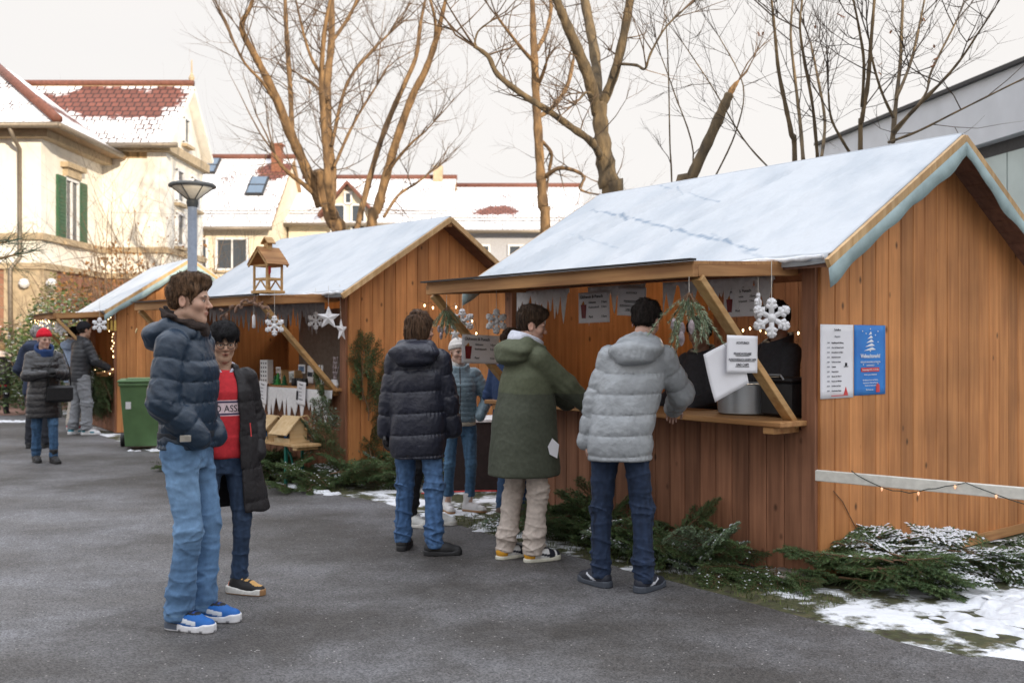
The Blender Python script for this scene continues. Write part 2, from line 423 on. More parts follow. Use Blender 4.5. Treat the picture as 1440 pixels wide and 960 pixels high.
def asphalt_mat():
    m = bpy.data.materials.new('asphalt'); m.use_nodes = True
    n, L, b = nodes(m)
    co = n.new('ShaderNodeTexCoord')
    def N(sc, det, rgh=.5):
        q = n.new('ShaderNodeTexNoise'); q.inputs['Scale'].default_value = sc; q.inputs['Detail'].default_value = det; q.inputs['Roughness'].default_value = rgh
        L.new(co.outputs['Object'], q.inputs['Vector']); return q
    def ramp(src, a, ca, c, cc):
        r = n.new('ShaderNodeValToRGB'); e = r.color_ramp.elements
        e[0].position = a; e[0].color = (*ca, 1); e[1].position = c; e[1].color = (*cc, 1); L.new(src, r.inputs['Fac']); return r.outputs['Color']
    def mul(a, c):
        q = n.new('ShaderNodeMix'); q.data_type = 'RGBA'; q.blend_type = 'MULTIPLY'; q.inputs['Factor'].default_value = 1
        L.new(a, q.inputs['A']); L.new(c, q.inputs['B']); return q.outputs['Result']
    big = ramp(N(.42, 8, .64).outputs['Fac'], .41, (.062, .057, .053), .60, (.156, .156, .162))
    mid = ramp(N(5, 6, .7).outputs['Fac'], .3, (.80, .79, .78), .7, (1.12, 1.12, 1.12))
    v = n.new('ShaderNodeTexVoronoi'); v.inputs['Scale'].default_value = 130; L.new(co.outputs['Object'], v.inputs['Vector'])
    agg = n.new('ShaderNodeMapRange'); agg.inputs['To Min'].default_value = .45; agg.inputs['To Max'].default_value = 1.60
    sp = n.new('ShaderNodeSeparateColor'); L.new(v.outputs['Color'], sp.inputs['Color']); L.new(sp.outputs['Red'], agg.inputs['Value'])
    v2 = n.new('ShaderNodeTexVoronoi'); v2.inputs['Scale'].default_value = 48; L.new(co.outputs['Object'], v2.inputs['Vector'])
    sp2 = n.new('ShaderNodeSeparateColor'); L.new(v2.outputs['Color'], sp2.inputs['Color'])
    # pale grit: a few light stones
    g1 = n.new('ShaderNodeMath'); g1.operation = 'GREATER_THAN'; g1.inputs[1].default_value = .955; L.new(sp2.outputs['Green'], g1.inputs[0])
    g2 = n.new('ShaderNodeMath'); g2.operation = 'LESS_THAN'; g2.inputs[1].default_value = .22; L.new(v2.outputs['Distance'], g2.inputs[0])
    g3 = n.new('ShaderNodeMath'); g3.operation = 'MULTIPLY'; L.new(g1.outputs[0], g3.inputs[0]); L.new(g2.outputs[0], g3.inputs[1])
    c = mul(mul(big, mid), agg.outputs['Result'])
    gx = n.new('ShaderNodeMix'); gx.data_type = 'RGBA'; gx.inputs['B'].default_value = (.42, .40, .38, 1)
    L.new(g3.outputs[0], gx.inputs['Factor']); L.new(c, gx.inputs['A'])
    # old patches and tyre-worn brownish streaks
    mpx = n.new('ShaderNodeMapping'); mpx.inputs['Scale'].default_value = (.6, 1.0, 1); mpx.inputs['Rotation'].default_value = (0, 0, .25)
    L.new(co.outputs['Object'], mpx.inputs['Vector'])
    st = n.new('ShaderNodeTexNoise'); st.inputs['Scale'].default_value = 1.4; st.inputs['Detail'].default_value = 7; L.new(mpx.outputs['Vector'], st.inputs['Vector'])
    sc_ = ramp(st.outputs['Fac'], .36, (.74, .71, .68), .62, (1.10, 1.10, 1.12))
    L.new(mul(gx.outputs['Result'], sc_), b.inputs['Base Color'])
    rr = n.new('ShaderNodeMapRange'); rr.inputs['To Min'].default_value = .48; rr.inputs['To Max'].default_value = .88
    L.new(N(.8, 6).outputs['Fac'], rr.inputs['Value']); L.new(rr.outputs['Result'], b.inputs['Roughness'])
    bu = n.new('ShaderNodeBump'); bu.inputs['Strength'].default_value = .7; bu.inputs['Distance'].default_value = .006
    L.new(v.outputs['Distance'], bu.inputs['Height']); L.new(bu.outputs['Normal'], b.inputs['Normal'])
    return m

mb = MB(); mb.quad((-900, -300, 0), (900, -300, 0), (900, 1200, 0), (-900, 1200, 0))
tag(mb.build('ground', ground_mat()), kind='structure')
# the asphalt lane: its ragged edge runs along the huts and round the corner of the nearest one
edge = [(60, 4.2), (6, 4.55), (3.4, 4.62), (2.6, 4.7), (2.185, 4.815), (1.935, 5.055), (1.705, 5.375), (1.285, 5.925), (0.835, 6.525), (0.335, 7.175), (-0.075, 7.695), (-0.665, 8.575), (-1.295, 9.495), (-1.9, 9.95), (-2.65, 10.68), (-3.7, 11.9), (-4.6, 13.2), (-5.6, 14.6), (-6.3, 15.6), (-7.4, 17.2), (-8.6, 19.2), (-9.2, 20.5), (-14, 21.0), (-60, 21.5)]
g = random.Random(3); pts = []
for (a, b) in zip(edge, edge[1:]):
    a, b = Vector(a), Vector(b); nseg = max(1, min(14, int((b-a).length/.12)))
    for i in range(nseg):
        q = a.lerp(b, i/nseg); pts.append((q.x+g.uniform(-.025, .025), q.y+g.uniform(-.03, .03)))
mb = MB(); poly = [(-60, -60), (60, -60)]+pts+[(-60, 21.5)]
mb.raw([(x, y, .004) for x, y in poly], [tuple(range(len(poly)))])
o = mb.build('lane', asphalt_mat(), fix=False); tag(o, kind='structure')
bm = bmesh.new(); bm.from_mesh(o.data); bmesh.ops.triangulate(bm, faces=bm.faces); bmesh.ops.recalc_face_normals(bm, faces=bm.faces)
if sum(f.normal.z for f in bm.faces) < 0: bmesh.ops.reverse_faces(bm, faces=bm.faces)
bm.to_mesh(o.data); bm.free()
# reddish paving beyond the lane
mb = MB(); mb.quad((-60, 20.4, .008), (-10.2, 20.4, .008), (-9.4, 24.5, .008), (-60, 25.4, .008))
tag(mb.build('pavement', mat('red_paving', (.26, .15, .115), .85, var=.25, scale=5, bump=.4)), kind='structure')

# ------------------------------------------------------------------ market huts: local x runs into the hut, y along its open front, z up
def board_wall(mb, outline_top, a0, a1, z0, pitch, put, thick=.022, gap=.0045, g=None):
    """vertical boards from a0 to a1; outline_top(a) gives the height; put(a, t, z) turns board space into hut space"""
    n = max(1, round((a1-a0)/pitch)); w = (a1-a0)/n
    for i in range(n):
        l, r = a0+i*w+gap/2, a0+(i+1)*w-gap/2; ch = .005
        d = (g.uniform(-.0015, .0015) if g else 0)
        for_z = lambda a: outline_top(a)
        sec = [(l, 0), (l, thick-ch+d), (l+ch, thick+d), (r-ch, thick+d), (r, thick-ch+d), (r, 0)]
        vs = [put(a, t, z0) for a, t in sec]+[put(a, t, for_z(a)) for a, t in sec]
        m = len(sec); fs = [tuple(range(m)), tuple(range(2*m-1, m-1, -1))]+[(k, (k+1) % m, m+(k+1) % m, m+k) for k in range(m)]
        mb.raw(vs, fs)

class Hut: pass
def make_hut(C, f, Lw, W, zr, label, cover_seams, roofL, over, hatch=(.2, 2.9, 1.03, 1.93), seed=1, open_z=(.985, 1.96), strip=True, cd=.30):
    H = Hut(); f = Vector(f).normalized(); gx = Vector((f.y, -f.x))
    H.C = Vector((C[0], C[1], 0)); H.rz = math.atan2(gx.y, gx.x); H.W = W; H.L = Lw
    root = empty('market_hut', H.C, H.rz, label, 'market hut', 'wooden market huts')
    H.root = root; H.M = Matrix.Translation(H.C) @ Matrix.Rotation(H.rz, 4, 'Z')
    H.pt = lambda x, y, z: H.M @ Vector((x, y, z))
    g = random.Random(seed)
    z0e, te = 2.03, .2                               # the eave: height and how far it stands out
    sl = (zr-z0e)/(W/2+te); H.sl = sl
    roofz = lambda x: z0e+sl*(min(x, W-x)+te)
    top = lambda x: roofz(x)-.05
    # gables
    mb = MB(); board_wall(mb, top, .0, W, .02, .155, lambda a, t, z: (a, -t, z), g=g)
    mb.prism([(0, .02), (W, .02), (W, top(W)), (W/2, top(W/2)), (0, top(0))], 'y', .0, .012)
    mb.build('gable_wall', W_GABLE, root)
    mb = MB(); board_wall(mb, top, .0, W, .02, .135, lambda a, t, z: (a, Lw+t, z), g=g)
    mb.prism([(0, .02), (W, .02), (W, top(W)), (W/2, top(W/2)), (0, top(0))], 'y', Lw-.012, Lw)
    mb.build('gable_wall', W_GABLE, root)
    mb = MB(); board_wall(mb, lambda a: top(0), .012, Lw-.012, .02, .15, lambda a, t, z: (W-t-.012, a, z), g=g); mb.lim(W-.012, W, .012, Lw-.012, .02, top(0))
    mb.build('rear_wall', W_RED, root)
    za, zb = open_z
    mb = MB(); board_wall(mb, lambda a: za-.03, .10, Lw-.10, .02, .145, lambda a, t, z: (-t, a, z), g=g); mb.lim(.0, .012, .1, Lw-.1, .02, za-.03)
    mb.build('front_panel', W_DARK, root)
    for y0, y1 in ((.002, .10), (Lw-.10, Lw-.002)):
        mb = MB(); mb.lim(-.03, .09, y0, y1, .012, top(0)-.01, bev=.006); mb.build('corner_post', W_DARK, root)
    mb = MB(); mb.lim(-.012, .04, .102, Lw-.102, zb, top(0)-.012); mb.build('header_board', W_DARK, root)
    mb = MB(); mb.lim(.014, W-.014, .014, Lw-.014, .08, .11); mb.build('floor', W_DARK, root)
    # skids under the hut
    for y in (.10, Lw/2, Lw-.1):
        mb = MB(); mb.lim(.03, W+.1, y-.045, y+.045, .005, .075, bev=.006); mb.build('skid', W_PALE, root)
    mb = MB(); mb.bar((.9, -.034, .045), (W+.02, -.034, .045), .02, .07); mb.build('base_rail', wood_x, root)
    # counter with brackets
    sh = MB(); H.cd = cd; sh.lim(-cd, .30, .06, Lw-.06, za, za+.035, bev=.006)
    H.counter = sh.build('counter', W_SHELF, root)
    for y in (.16, Lw/2, Lw-.2):
        q = MB(); q.lim(-cd+.01, -.03, y-.04, y+.04, za-.045, za-.002, bev=.004); q.build('bracket', W_PALE_X, H.counter)
    # roof boards and the tarpaulin over them
    y0r, y1r = -over, roofL-over
    for side in (0, 1):
        X = (lambda x: x) if side == 0 else (lambda x: W-x)
        mb = MB(); t = .028
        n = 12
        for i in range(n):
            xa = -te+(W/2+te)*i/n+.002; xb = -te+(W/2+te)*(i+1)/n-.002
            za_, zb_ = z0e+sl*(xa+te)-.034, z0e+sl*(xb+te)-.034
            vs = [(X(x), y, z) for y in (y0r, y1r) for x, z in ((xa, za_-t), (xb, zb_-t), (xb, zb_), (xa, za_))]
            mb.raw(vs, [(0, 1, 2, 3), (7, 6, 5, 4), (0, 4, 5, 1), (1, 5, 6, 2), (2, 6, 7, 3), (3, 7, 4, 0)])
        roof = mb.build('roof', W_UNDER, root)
        # cover
        NX, NY = 46, 90; xs0 = -te-.03; vs = []; fs = []
        ln = math.hypot(1, sl); nrm = Vector((-sl, 0, 1)).normalized()
        rows = []
        for i in range(NX+1):
            row = []
            for k in range(NY+1):
                u = i/NX; v = k/NY; x = xs0+(W/2+te+.03)*u; y = y0r-.012+(roofL+.024)*v
                z = z0e+sl*(x+te)+.002
                hgt = 0.
                for (a, b, c, wd, am) in cover_seams:       # folds: from (y=a at the ridge) drifting by b, at phase c
                    dd = (y-(a+b*(1-u)))/wd
                    hgt += am*math.exp(-dd*dd)
                hgt += .007*math.sin(y*5+3*u+seed)*math.sin(u*4+y*2.3)+.004*math.sin(y*17+u*9+seed)*math.sin(u*13)
                hgt *= min(1, (1-u)*9)*min(1, v*18, (1-v)*18)
                if i == 0: hgt -= .035+.012*math.sin(y*6+seed)
                elif i == 1: hgt += .012
                row.append(Vector((x, y, z))+nrm*max(hgt+.01, -.04))
            rows.append(row)
        b = len(vs)
        for row in rows: vs += [(X(p.x), p.y, p.z) for p in row]
        for i in range(NX):
            for k in range(NY):
                a = i*(NY+1)+k; fs.append((a, a+1, a+NY+2, a+NY+1))
        mb = MB(); mb.raw(vs, fs); cov = mb.build('roof_cover', M_TARP, root, smooth=True)
        so = cov.modifiers.new('thickness', 'SOLIDIFY'); so.thickness = .012; so.offset = -1 if side == 0 else 1
        # verge board and the tarpaulin strip hanging beneath it
        for (y, dy) in ((y0r-.03, -1), (y1r+.03, 1)):
            mb = MB()
            a, c = (X(-te-.03), y, z0e-.025-.03*sl), (X(W/2), y, zr-.025-.0)
            mb.bar(a, c, .028, .055, up=(0, 0, 1)); vb = mb.build('verge_board', W_PALE, roof)
            mb = MB(); NN = 26; vs = []; fs = []
            for i in range(NN+1):
                u = i/NN; x = -te-.04+(W/2+te+.04)*u; z = z0e+sl*(x+te)-.05
                dr = .105+.012*math.sin(u*9+seed)+.008*math.sin(u*31)
                for j, w_ in enumerate((0, .5, 1)): vs.append((X(x), y+dy*(.017+.012*w_*math.sin(u*14+2)), z-dr*w_))
            for i in range(NN):
                for j in range(2): a_ = i*3+j; fs.append((a_, a_+1, a_+4, a_+3))
            mb.raw(vs, fs); te_ = None if not strip else mb.build('tarp_edge', M_EDGE, cov, smooth=True)
            if te_: so = te_.modifiers.new('thickness', 'SOLIDIFY'); so.thickness = .005
    mb = MB(); mb.bar((W/2, y0r-.02, zr-.06), (W/2, y1r+.02, zr-.06), .06, .09); mb.build('ridge_beam', W_PALE_X, root)
    # the hatch that opens upwards, with its two braces
    hy0, hy1, D, hz = hatch
    hb = MB(); nb = 7; zi = hz+.045
    for i in range(nb):
        xa = -.03-(D-.03)*i/nb; xb = -.03-(D-.03)*(i+1)/nb+.004
        zz = lambda x: zi+(hz-zi)*(-x/D)+.035
        vs = [(x, y, zz(x)+dz) for y in (hy0, hy1) for x, dz in ((xa, 0), (xb, 0), (xb, .02), (xa, .02))]
        hb.raw(vs, [(0, 1, 2, 3), (7, 6, 5, 4), (0, 4, 5, 1), (1, 5, 6, 2), (2, 6, 7, 3), (3, 7, 4, 0)])
    H.hatch = hb.build('hatch', W_PALE_X, root)
    q = MB(); q.bar((-D+.02, hy0, hz), (-D+.02, hy1, hz), .045, .075, bev=.004); q.build('edge_beam', W_PALE_X, H.hatch)
    for y in (hy0+.02, hy1-.02):
        q = MB(); q.bar((-D+.045, y, hz), (-.04, y, zi), .042, .07, bev=.004); q.build('side_beam', wood_x, H.hatch)
    q = MB(); q.bar((-D-.02, hy0-.02, hz+.062), (-D-.02, hy1+.02, hz+.062), .05, .012); q.build('roofing_edge', M_BLACK, H.hatch)
    H.zh = hz
    for y in (hy0+.02, hy1-.02):
        q = MB(); q.bar((-D+.06, y, hz-.04), (-.055, y, za+.0), .045, .075, up=(0, 1, 0), bev=.004); q.build('brace', W_PALE_B, root)
    # coping of loose snow along the cover's lower edge
    mb = MB(); yy = y0r; 
    P = []; rr = []
    while yy < y1r: P.append((-te-.035, yy, z0e-.005+g.uniform(-.006, .008))); rr.append(g.uniform(.008, .022)); yy += .07
    mb.tube(P, rr, 6); mb.build('snow_rim', M_SNOW, root, smooth=True)
    return H
wood_x = wood('wood_beam_x', (.47, .25, .10), (.30, .135, .05), island=.16, knots=.4, axis=0)
W_PALE_B = wood('wood_brace', (.60, .38, .17), (.44, .24, .09), island=.12, knots=.3, axis=0)

H1 = make_hut((1.93, 6.28), (-.615, .788), 3.2, 2.76, 2.96, 'largest and nearest wooden market hut with two posters on its gable', [(1.0, 1.0, 0, .035, -.03), (1.9, 1.3, 0, .05, -.035), (2.12, 1.3, 0, .04, .03), (.2, .8, 0, .05, .02), (2.9, .9, 0, .05, -.02)], 3.7, .2, hatch=(.12, 2.93, 1.03, 1.93), seed=1)
def crease_shade_melt(m, lines):
    """dark lines painted along the folds: crease shade and dirty melted streaks"""
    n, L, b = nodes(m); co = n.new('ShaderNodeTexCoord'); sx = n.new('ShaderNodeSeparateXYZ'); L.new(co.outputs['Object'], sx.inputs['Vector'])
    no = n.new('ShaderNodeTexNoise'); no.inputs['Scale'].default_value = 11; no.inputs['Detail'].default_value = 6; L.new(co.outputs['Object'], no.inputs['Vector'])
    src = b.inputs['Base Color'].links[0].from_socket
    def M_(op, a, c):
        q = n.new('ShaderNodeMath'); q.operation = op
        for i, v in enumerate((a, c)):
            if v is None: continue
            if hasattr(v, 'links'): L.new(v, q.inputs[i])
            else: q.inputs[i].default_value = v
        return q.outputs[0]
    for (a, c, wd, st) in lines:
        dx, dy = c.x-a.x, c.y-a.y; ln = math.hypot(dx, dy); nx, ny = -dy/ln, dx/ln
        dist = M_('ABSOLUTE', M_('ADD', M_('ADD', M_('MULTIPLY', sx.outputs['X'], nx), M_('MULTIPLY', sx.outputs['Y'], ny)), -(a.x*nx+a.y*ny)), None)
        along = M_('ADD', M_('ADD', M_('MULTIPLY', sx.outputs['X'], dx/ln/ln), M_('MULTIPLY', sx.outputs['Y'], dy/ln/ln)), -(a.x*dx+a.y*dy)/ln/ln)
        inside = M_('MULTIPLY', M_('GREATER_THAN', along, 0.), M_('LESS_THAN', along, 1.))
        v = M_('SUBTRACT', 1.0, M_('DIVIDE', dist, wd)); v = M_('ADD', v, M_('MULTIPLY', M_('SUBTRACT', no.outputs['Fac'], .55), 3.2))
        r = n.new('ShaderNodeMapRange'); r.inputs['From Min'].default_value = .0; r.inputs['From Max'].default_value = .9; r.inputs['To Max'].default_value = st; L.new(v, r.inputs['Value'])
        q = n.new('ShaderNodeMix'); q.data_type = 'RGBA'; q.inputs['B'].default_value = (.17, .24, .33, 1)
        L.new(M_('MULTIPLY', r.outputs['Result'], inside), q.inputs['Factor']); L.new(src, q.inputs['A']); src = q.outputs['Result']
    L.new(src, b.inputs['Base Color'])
_m = snow_tarp(); crease_shade_melt(_m, [(roof_pt(H1, 832, 296), roof_pt(H1, 1065, 354), .028, .8), (roof_pt(H1, 928, 263), roof_pt(H1, 1012, 287), .022, .55), (roof_pt(H1, 1000, 330), roof_pt(H1, 1080, 372), .02, .3), (roof_pt(H1, 800, 330), roof_pt(H1, 870, 352), .02, .3)])  # shading of the creases is painted in together with the dirty melted lines
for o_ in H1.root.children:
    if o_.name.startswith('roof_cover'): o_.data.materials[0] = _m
H2 = make_hut((-1.75, 10.6), (-.70, .714), 3.2, 2.5, 2.93, 'middle market hut with birdhouses on a bench and paper stars under its raised hatch', [(.8, .5, 0, .06, .012), (2.1, .4, 0, .08, -.012)], 3.6, .2, hatch=(.12, 3.0, 1.0, 1.93), seed=2, strip=False, cd=.11)
H3 = make_hut((-6.53, 16.44), (-.55, .835), 2.3, 2.3, 2.92, 'farthest market hut behind the green bin, with fairy lights round its opening', [(.6, .4, 0, .06, .012)], 2.75, .2, hatch=(.1, 2.2, .95, 1.92), seed=3)

# ------------------------------------------------------------------ houses
def tile_roof_mat(name, snow_at, bare, seed, tile=(.20, .062, .040)):
    """clay tiles under thin snow; bare: (cx, cy, rx, ry, strength) the patch that has melted free, in object space (u along, v up the slope)"""
    m = bpy.data.materials.new(name); m.use_nodes = True
    n, L, b = nodes(m); b.inputs['Roughness'].default_value = .7
    uv = n.new('ShaderNodeUVMap'); br = n.new('ShaderNodeTexBrick')
    br.inputs['Scale'].default_value = 1.; br.inputs['Brick Width'].default_value = .24; br.inputs['Row Height'].default_value = .25
    br.inputs['Mortar Size'].default_value = .028; br.inputs['Mortar Smooth'].default_value = .6; br.offset = .5
    br.inputs['Color1'].default_value = (1, 1, 1, 1); br.inputs['Color2'].default_value = (.55, .55, .55, 1); br.inputs['Mortar'].default_value = (0, 0, 0, 1)
    L.new(uv.outputs['UV'], br.inputs['Vector'])
    no = n.new('ShaderNodeTexNoise'); no.inputs['Scale'].default_value = .9; no.inputs['Detail'].default_value = 8; no.inputs['Roughness'].default_value = .65
    L.new(uv.outputs['UV'], no.inputs['Vector'])
    # elliptical distance to the bare patch
    sub = n.new('ShaderNodeVectorMath'); sub.operation = 'SUBTRACT'; sub.inputs[1].default_value = (bare[0], bare[1], 0); L.new(uv.outputs['UV'], sub.inputs[0])
    dv = n.new('ShaderNodeVectorMath'); dv.operation = 'DIVIDE'; dv.inputs[1].default_value = (bare[2], bare[3], 1); L.new(sub.outputs['Vector'], dv.inputs[0])
    le = n.new('ShaderNodeVectorMath'); le.operation = 'LENGTH'; L.new(dv.outputs['Vector'], le.inputs[0])
    mr = n.new('ShaderNodeMapRange'); mr.inputs['From Min'].default_value = .3; mr.inputs['From Max'].default_value = 1.15
    mr.inputs['To Min'].default_value = -bare[4]; mr.inputs['To Max'].default_value = .10; L.new(le.outputs['Value'], mr.inputs['Value'])
    ad = n.new('ShaderNodeMath'); ad.operation = 'ADD'; L.new(no.outputs['Fac'], ad.inputs[0]); L.new(mr.outputs['Result'], ad.inputs[1])
    bk = n.new('ShaderNodeMath'); bk.operation = 'MULTIPLY'; bk.inputs[1].default_value = .22; L.new(br.outputs['Color'], bk.inputs[0])
    a2 = n.new('ShaderNodeMath'); a2.operation = 'ADD'; L.new(ad.outputs[0], a2.inputs[0]); L.new(bk.outputs[0], a2.inputs[1])
    rp_ = n.new('ShaderNodeValToRGB'); e = rp_.color_ramp.elements
    e[0].position = snow_at+.02; e[0].color = (0, 0, 0, 1); e[1].position = snow_at+.12; e[1].color = (1, 1, 1, 1); L.new(a2.outputs[0], rp_.inputs['Fac'])
    tl = n.new('ShaderNodeMix'); tl.data_type = 'RGBA'; tl.inputs['A'].default_value = tuple(c*.25 for c in tile)+(1,); tl.inputs['B'].default_value = (*tile, 1); L.new(br.outputs['Color'], tl.inputs['Factor'])
    fx = n.new('ShaderNodeMix'); fx.data_type = 'RGBA'; fx.inputs['B'].default_value = (.80, .80, .83, 1)
    L.new(rp_.outputs['Color'], fx.inputs['Factor']); L.new(tl.outputs['Result'], fx.inputs['A']); L.new(fx.outputs['Result'], b.inputs['Base Color'])
    bu = n.new('ShaderNodeBump'); bu.inputs['Strength'].default_value = .9; bu.inputs['Distance'].default_value = .05
    L.new(br.outputs['Color'], bu.inputs['Height']); L.new(bu.outputs['Normal'], b.inputs['Normal'])
    return m

def roof_plane(mb, uvs, a, b, c, d, t=.12):
    """a slab: a,b along the eave, c,d along the ridge (c above b); uv in metres"""
    a, b, c, d = map(Vector, (a, b, c, d)); nn = (b-a).cross(d-a).normalized()
    if nn.z < 0: nn = -nn
    lo = [p-nn*t for p in (a, b, c, d)]
    mb.raw([a, b, c, d]+lo, [(0, 1, 2, 3), (7, 6, 5, 4), (0, 4, 5, 1), (1, 5, 6, 2), (2, 6, 7, 3), (3, 7, 4, 0)]); mb.mi[-5:] = [1]*5
    e = (b-a).normalized(); up = nn.cross(e); up = up if up.z > 0 else -up
    for p in (a, b, c, d)+tuple(lo): uvs.append(((p-a).dot(e), (p-a).dot(up)))
def put_uv(o, uvs):
    l = o.data.uv_layers.new(name='UVMap')
    for lp in o.data.loops: l.data[lp.index].uv = uvs[lp.vertex_index]

M_PLASTER = mat('cream_plaster', (.84, .80, .73), .85, var=.06, scale=3, detail=8, bump=.15, bscale=60)
M_PLASTER2 = mat('yellow_plaster', (.72, .64, .50), .85, var=.07, scale=3, detail=8)
M_STONE = mat('sandstone_trim', (.46, .36, .24), .8, var=.15, scale=6)
M_PLINTH = None
def plinth_mat():
    m = bpy.data.materials.new('sandstone_blocks'); m.use_nodes = True
    n, L, b = nodes(m); b.inputs['Roughness'].default_value = .9
    co = n.new('ShaderNodeTexCoord'); mpn = n.new('ShaderNodeMapping'); mpn.inputs['Rotation'].default_value = (R(90), 0, 0)
    sx = n.new('ShaderNodeSeparateXYZ'); cx = n.new('ShaderNodeCombineXYZ'); ad = n.new('ShaderNodeMath'); ad.operation = 'ADD'
    L.new(co.outputs['Object'], sx.inputs['Vector']); L.new(sx.outputs['X'], ad.inputs[0]); L.new(sx.outputs['Y'], ad.inputs[1])
    L.new(ad.outputs[0], cx.inputs['X']); L.new(sx.outputs['Z'], cx.inputs['Y'])
    br = n.new('ShaderNodeTexBrick'); br.inputs['Scale'].default_value = 1; br.inputs['Brick Width'].default_value = .62; br.inputs['Row Height'].default_value = .3
    br.inputs['Mortar Size'].default_value = .012; br.inputs['Color1'].default_value = (.26, .105, .075, 1); br.inputs['Color2'].default_value = (.30, .16, .095, 1); br.inputs['Mortar'].default_value = (.26, .19, .13, 1)
    L.new(cx.outputs['Vector'], br.inputs['Vector']); L.new(br.outputs['Color'], b.inputs['Base Color'])
    return m
M_PLINTH = plinth_mat()
M_GLASS = mat('window_glass', (.05, .06, .075), .08, var=.1, spec=.8)
M_SHUTTER = mat('green_shutter', (.03, .10, .05), .5, var=.15, stretch=(1, 1, 30))
M_GUTTER = mat('zinc_gutter', (.24, .20, .16), .5, metal=.4, var=.15)
M_SOFFIT = mat('soffit_board', (.34, .22, .12), .7, var=.15, scale=8)
M_TILE = mat('clay_tile', (.17, .065, .045), .7, var=.2, scale=10)
M_BRICK = mat('chimney_brick', (.24, .10, .06), .9, var=.2, scale=15)

def win(root, c, n, w, h, frame=M_WHITE, sill=True, deep=.06, mull=1, name='window'):
    """a window set on a wall: c its centre, n the wall's outward normal"""
    n = Vector(n).normalized(); u = Vector((-n.y, n.x, 0)); c = Vector(c); z = Vector((0, 0, 1))
    M = Matrix((u, n, z)).transposed()
    mb = MB()
    B = lambda x, zc, a, b_, d, off: mb.box(c+u*x+z*zc+n*off, (a, d, b_), M)
    B(-w/2, 0, .09, h, .08, .04); B(w/2, 0, .09, h, .08, .04); B(0, h/2, w+.09, .09, .08, .041); B(0, -h/2, w+.09, .09, .08, .041)
    for k in range(mull): B(-w/2+w*(k+1)/(mull+1), 0, .06, h, .06, .035)
    f = mb.build(name, frame, root)
    q = MB(); q.box(c+n*.012, (w-.02, .01, h-.02), M); q.build('pane', M_GLASS, f)
    if sill: q = MB(); q.box(c-z*(h/2+.09)+n*.08, (w+.3, .2, .09), M); q.build('sill', M_STONE, f)
    return f

def shrub_mat(c, c2): return mat('shrub_leaf', c, .6, col2=c2, scale=3, island=.35)

# villa on the left: a hipped block and a wing behind it
villa = empty('villa', (-12.4, 28, 0), 0, 'cream villa with green shutters and a partly snow free red tiled roof, at the left', 'house')
vo = Vector((12.4, -28, 0))
def V(*p): return tuple(Vector(p)+vo)
def vb(name, m, *boxes, parent=None, bev=0.):
    mb = MB()
    for (x0, x1, y0, y1, z0, z1) in boxes: mb.lim(x0+vo.x, x1+vo.x, y0+vo.y, y1+vo.y, z0, z1, bev=bev)
    return mb.build(name, m, parent or villa)
vb('plinth', M_PLINTH, (-24, -12.2, 25.9, 32, 0, 3.45), (-24, -10.3, 29.8, 33.6, 0, 3.449))
vb('wall', M_PLASTER, (-24, -12.3, 26.0, 32, 3.45, 7.02), (-23.9, -10.4, 29.9, 33.5, 3.45, 7.45))
vb('plinth_ledge', M_STONE, (-24, -12.1, 25.8, 32, 3.40, 3.56), (-24, -10.2, 29.7, 33.7, 3.401, 3.559))
vb('string_course', M_STONE, (-24, -12.2, 25.9, 32, 4.17, 4.34), (-24, -10.3, 29.8, 33.6, 4.171, 4.339))
vb('pilaster', M_PLASTER, (-13.15, -12.27, 25.94, 26.9, 4.34, 7.0), bev=.02)
vb('pilaster', M_PLASTER, (-10.95, -10.37, 29.87, 30.4, 4.34, 7.2), bev=.02)
vb('pilaster', M_STONE, (-13.2, -12.16, 25.86, 26.6, 0, 3.4))
vb('cornice', M_STONE, (-24, -12.0, 25.7, 31.2, 6.80, 6.99))
vb('cornice', M_STONE, (-23, -10.2, 29.7, 33.6, 7.20, 7.46))
vb('frieze', mat('dentil_frieze', (.45, .30, .15), .8, var=.5, scale=1, stretch=(9, 0, 0)), (-22.5, -10.38, 29.88, 29.95, 7.02, 7.2))
vb('soffit', M_SOFFIT, (-24, -11.62, 25.32, 31, 7.0, 7.07))
RM = tile_roof_mat('villa_tiles', .56, (7.2, 2.3, 2.5, 1.0, .42), 1)
mb = MB(); uvs = []     # hipped roof of the front block
E = (-11.6, 25.3, 7.1); Pk = (-15.9, 29.6, 10.1)
roof_plane(mb, uvs, V(-11.55, 30.9, 7.06), V(-11.55, 25.25, 7.06), V(*Pk), V(-15.9, 31.5, 10.1))
roof_plane(mb, uvs, V(-26, 25.25, 7.06), V(-11.55, 25.25, 7.06), V(*Pk), V(-21.6, 29.6, 10.1))
r1 = mb.build('roof', [tile_roof_mat('villa_hip_tiles', .50, (2.0, 2.2, 1.5, 1.2, .2), 2), M_SOFFIT], villa); put_uv(r1, uvs)
mb = MB(); mb.tube([V(-11.5, 25.2, 7.14), V(*Pk[:2], 10.2)], .13, 8); mb.build('hip_tiles', M_TILE, r1, smooth=True)
mb = MB(); uvs = []
roof_plane(mb, uvs, V(-19.5, 29.35, 7.36), V(-10.15, 29.35, 7.36), V(-10.15, 31.7, 9.7), V(-19.5, 31.7, 9.7))
roof_plane(mb, uvs, V(-10.15, 33.7, 7.66), V(-19.5, 33.7, 7.66), V(-19.5, 31.7, 9.7), V(-10.15, 31.7, 9.7))
r2 = mb.build('roof', [RM, M_SOFFIT], villa); put_uv(r2, uvs)
mb = MB(); mb.tube([V(-19.5, 31.7, 9.74), V(-10.13, 31.7, 9.74)], .1, 8); mb.build('ridge_tiles', M_TILE, r2, smooth=True)
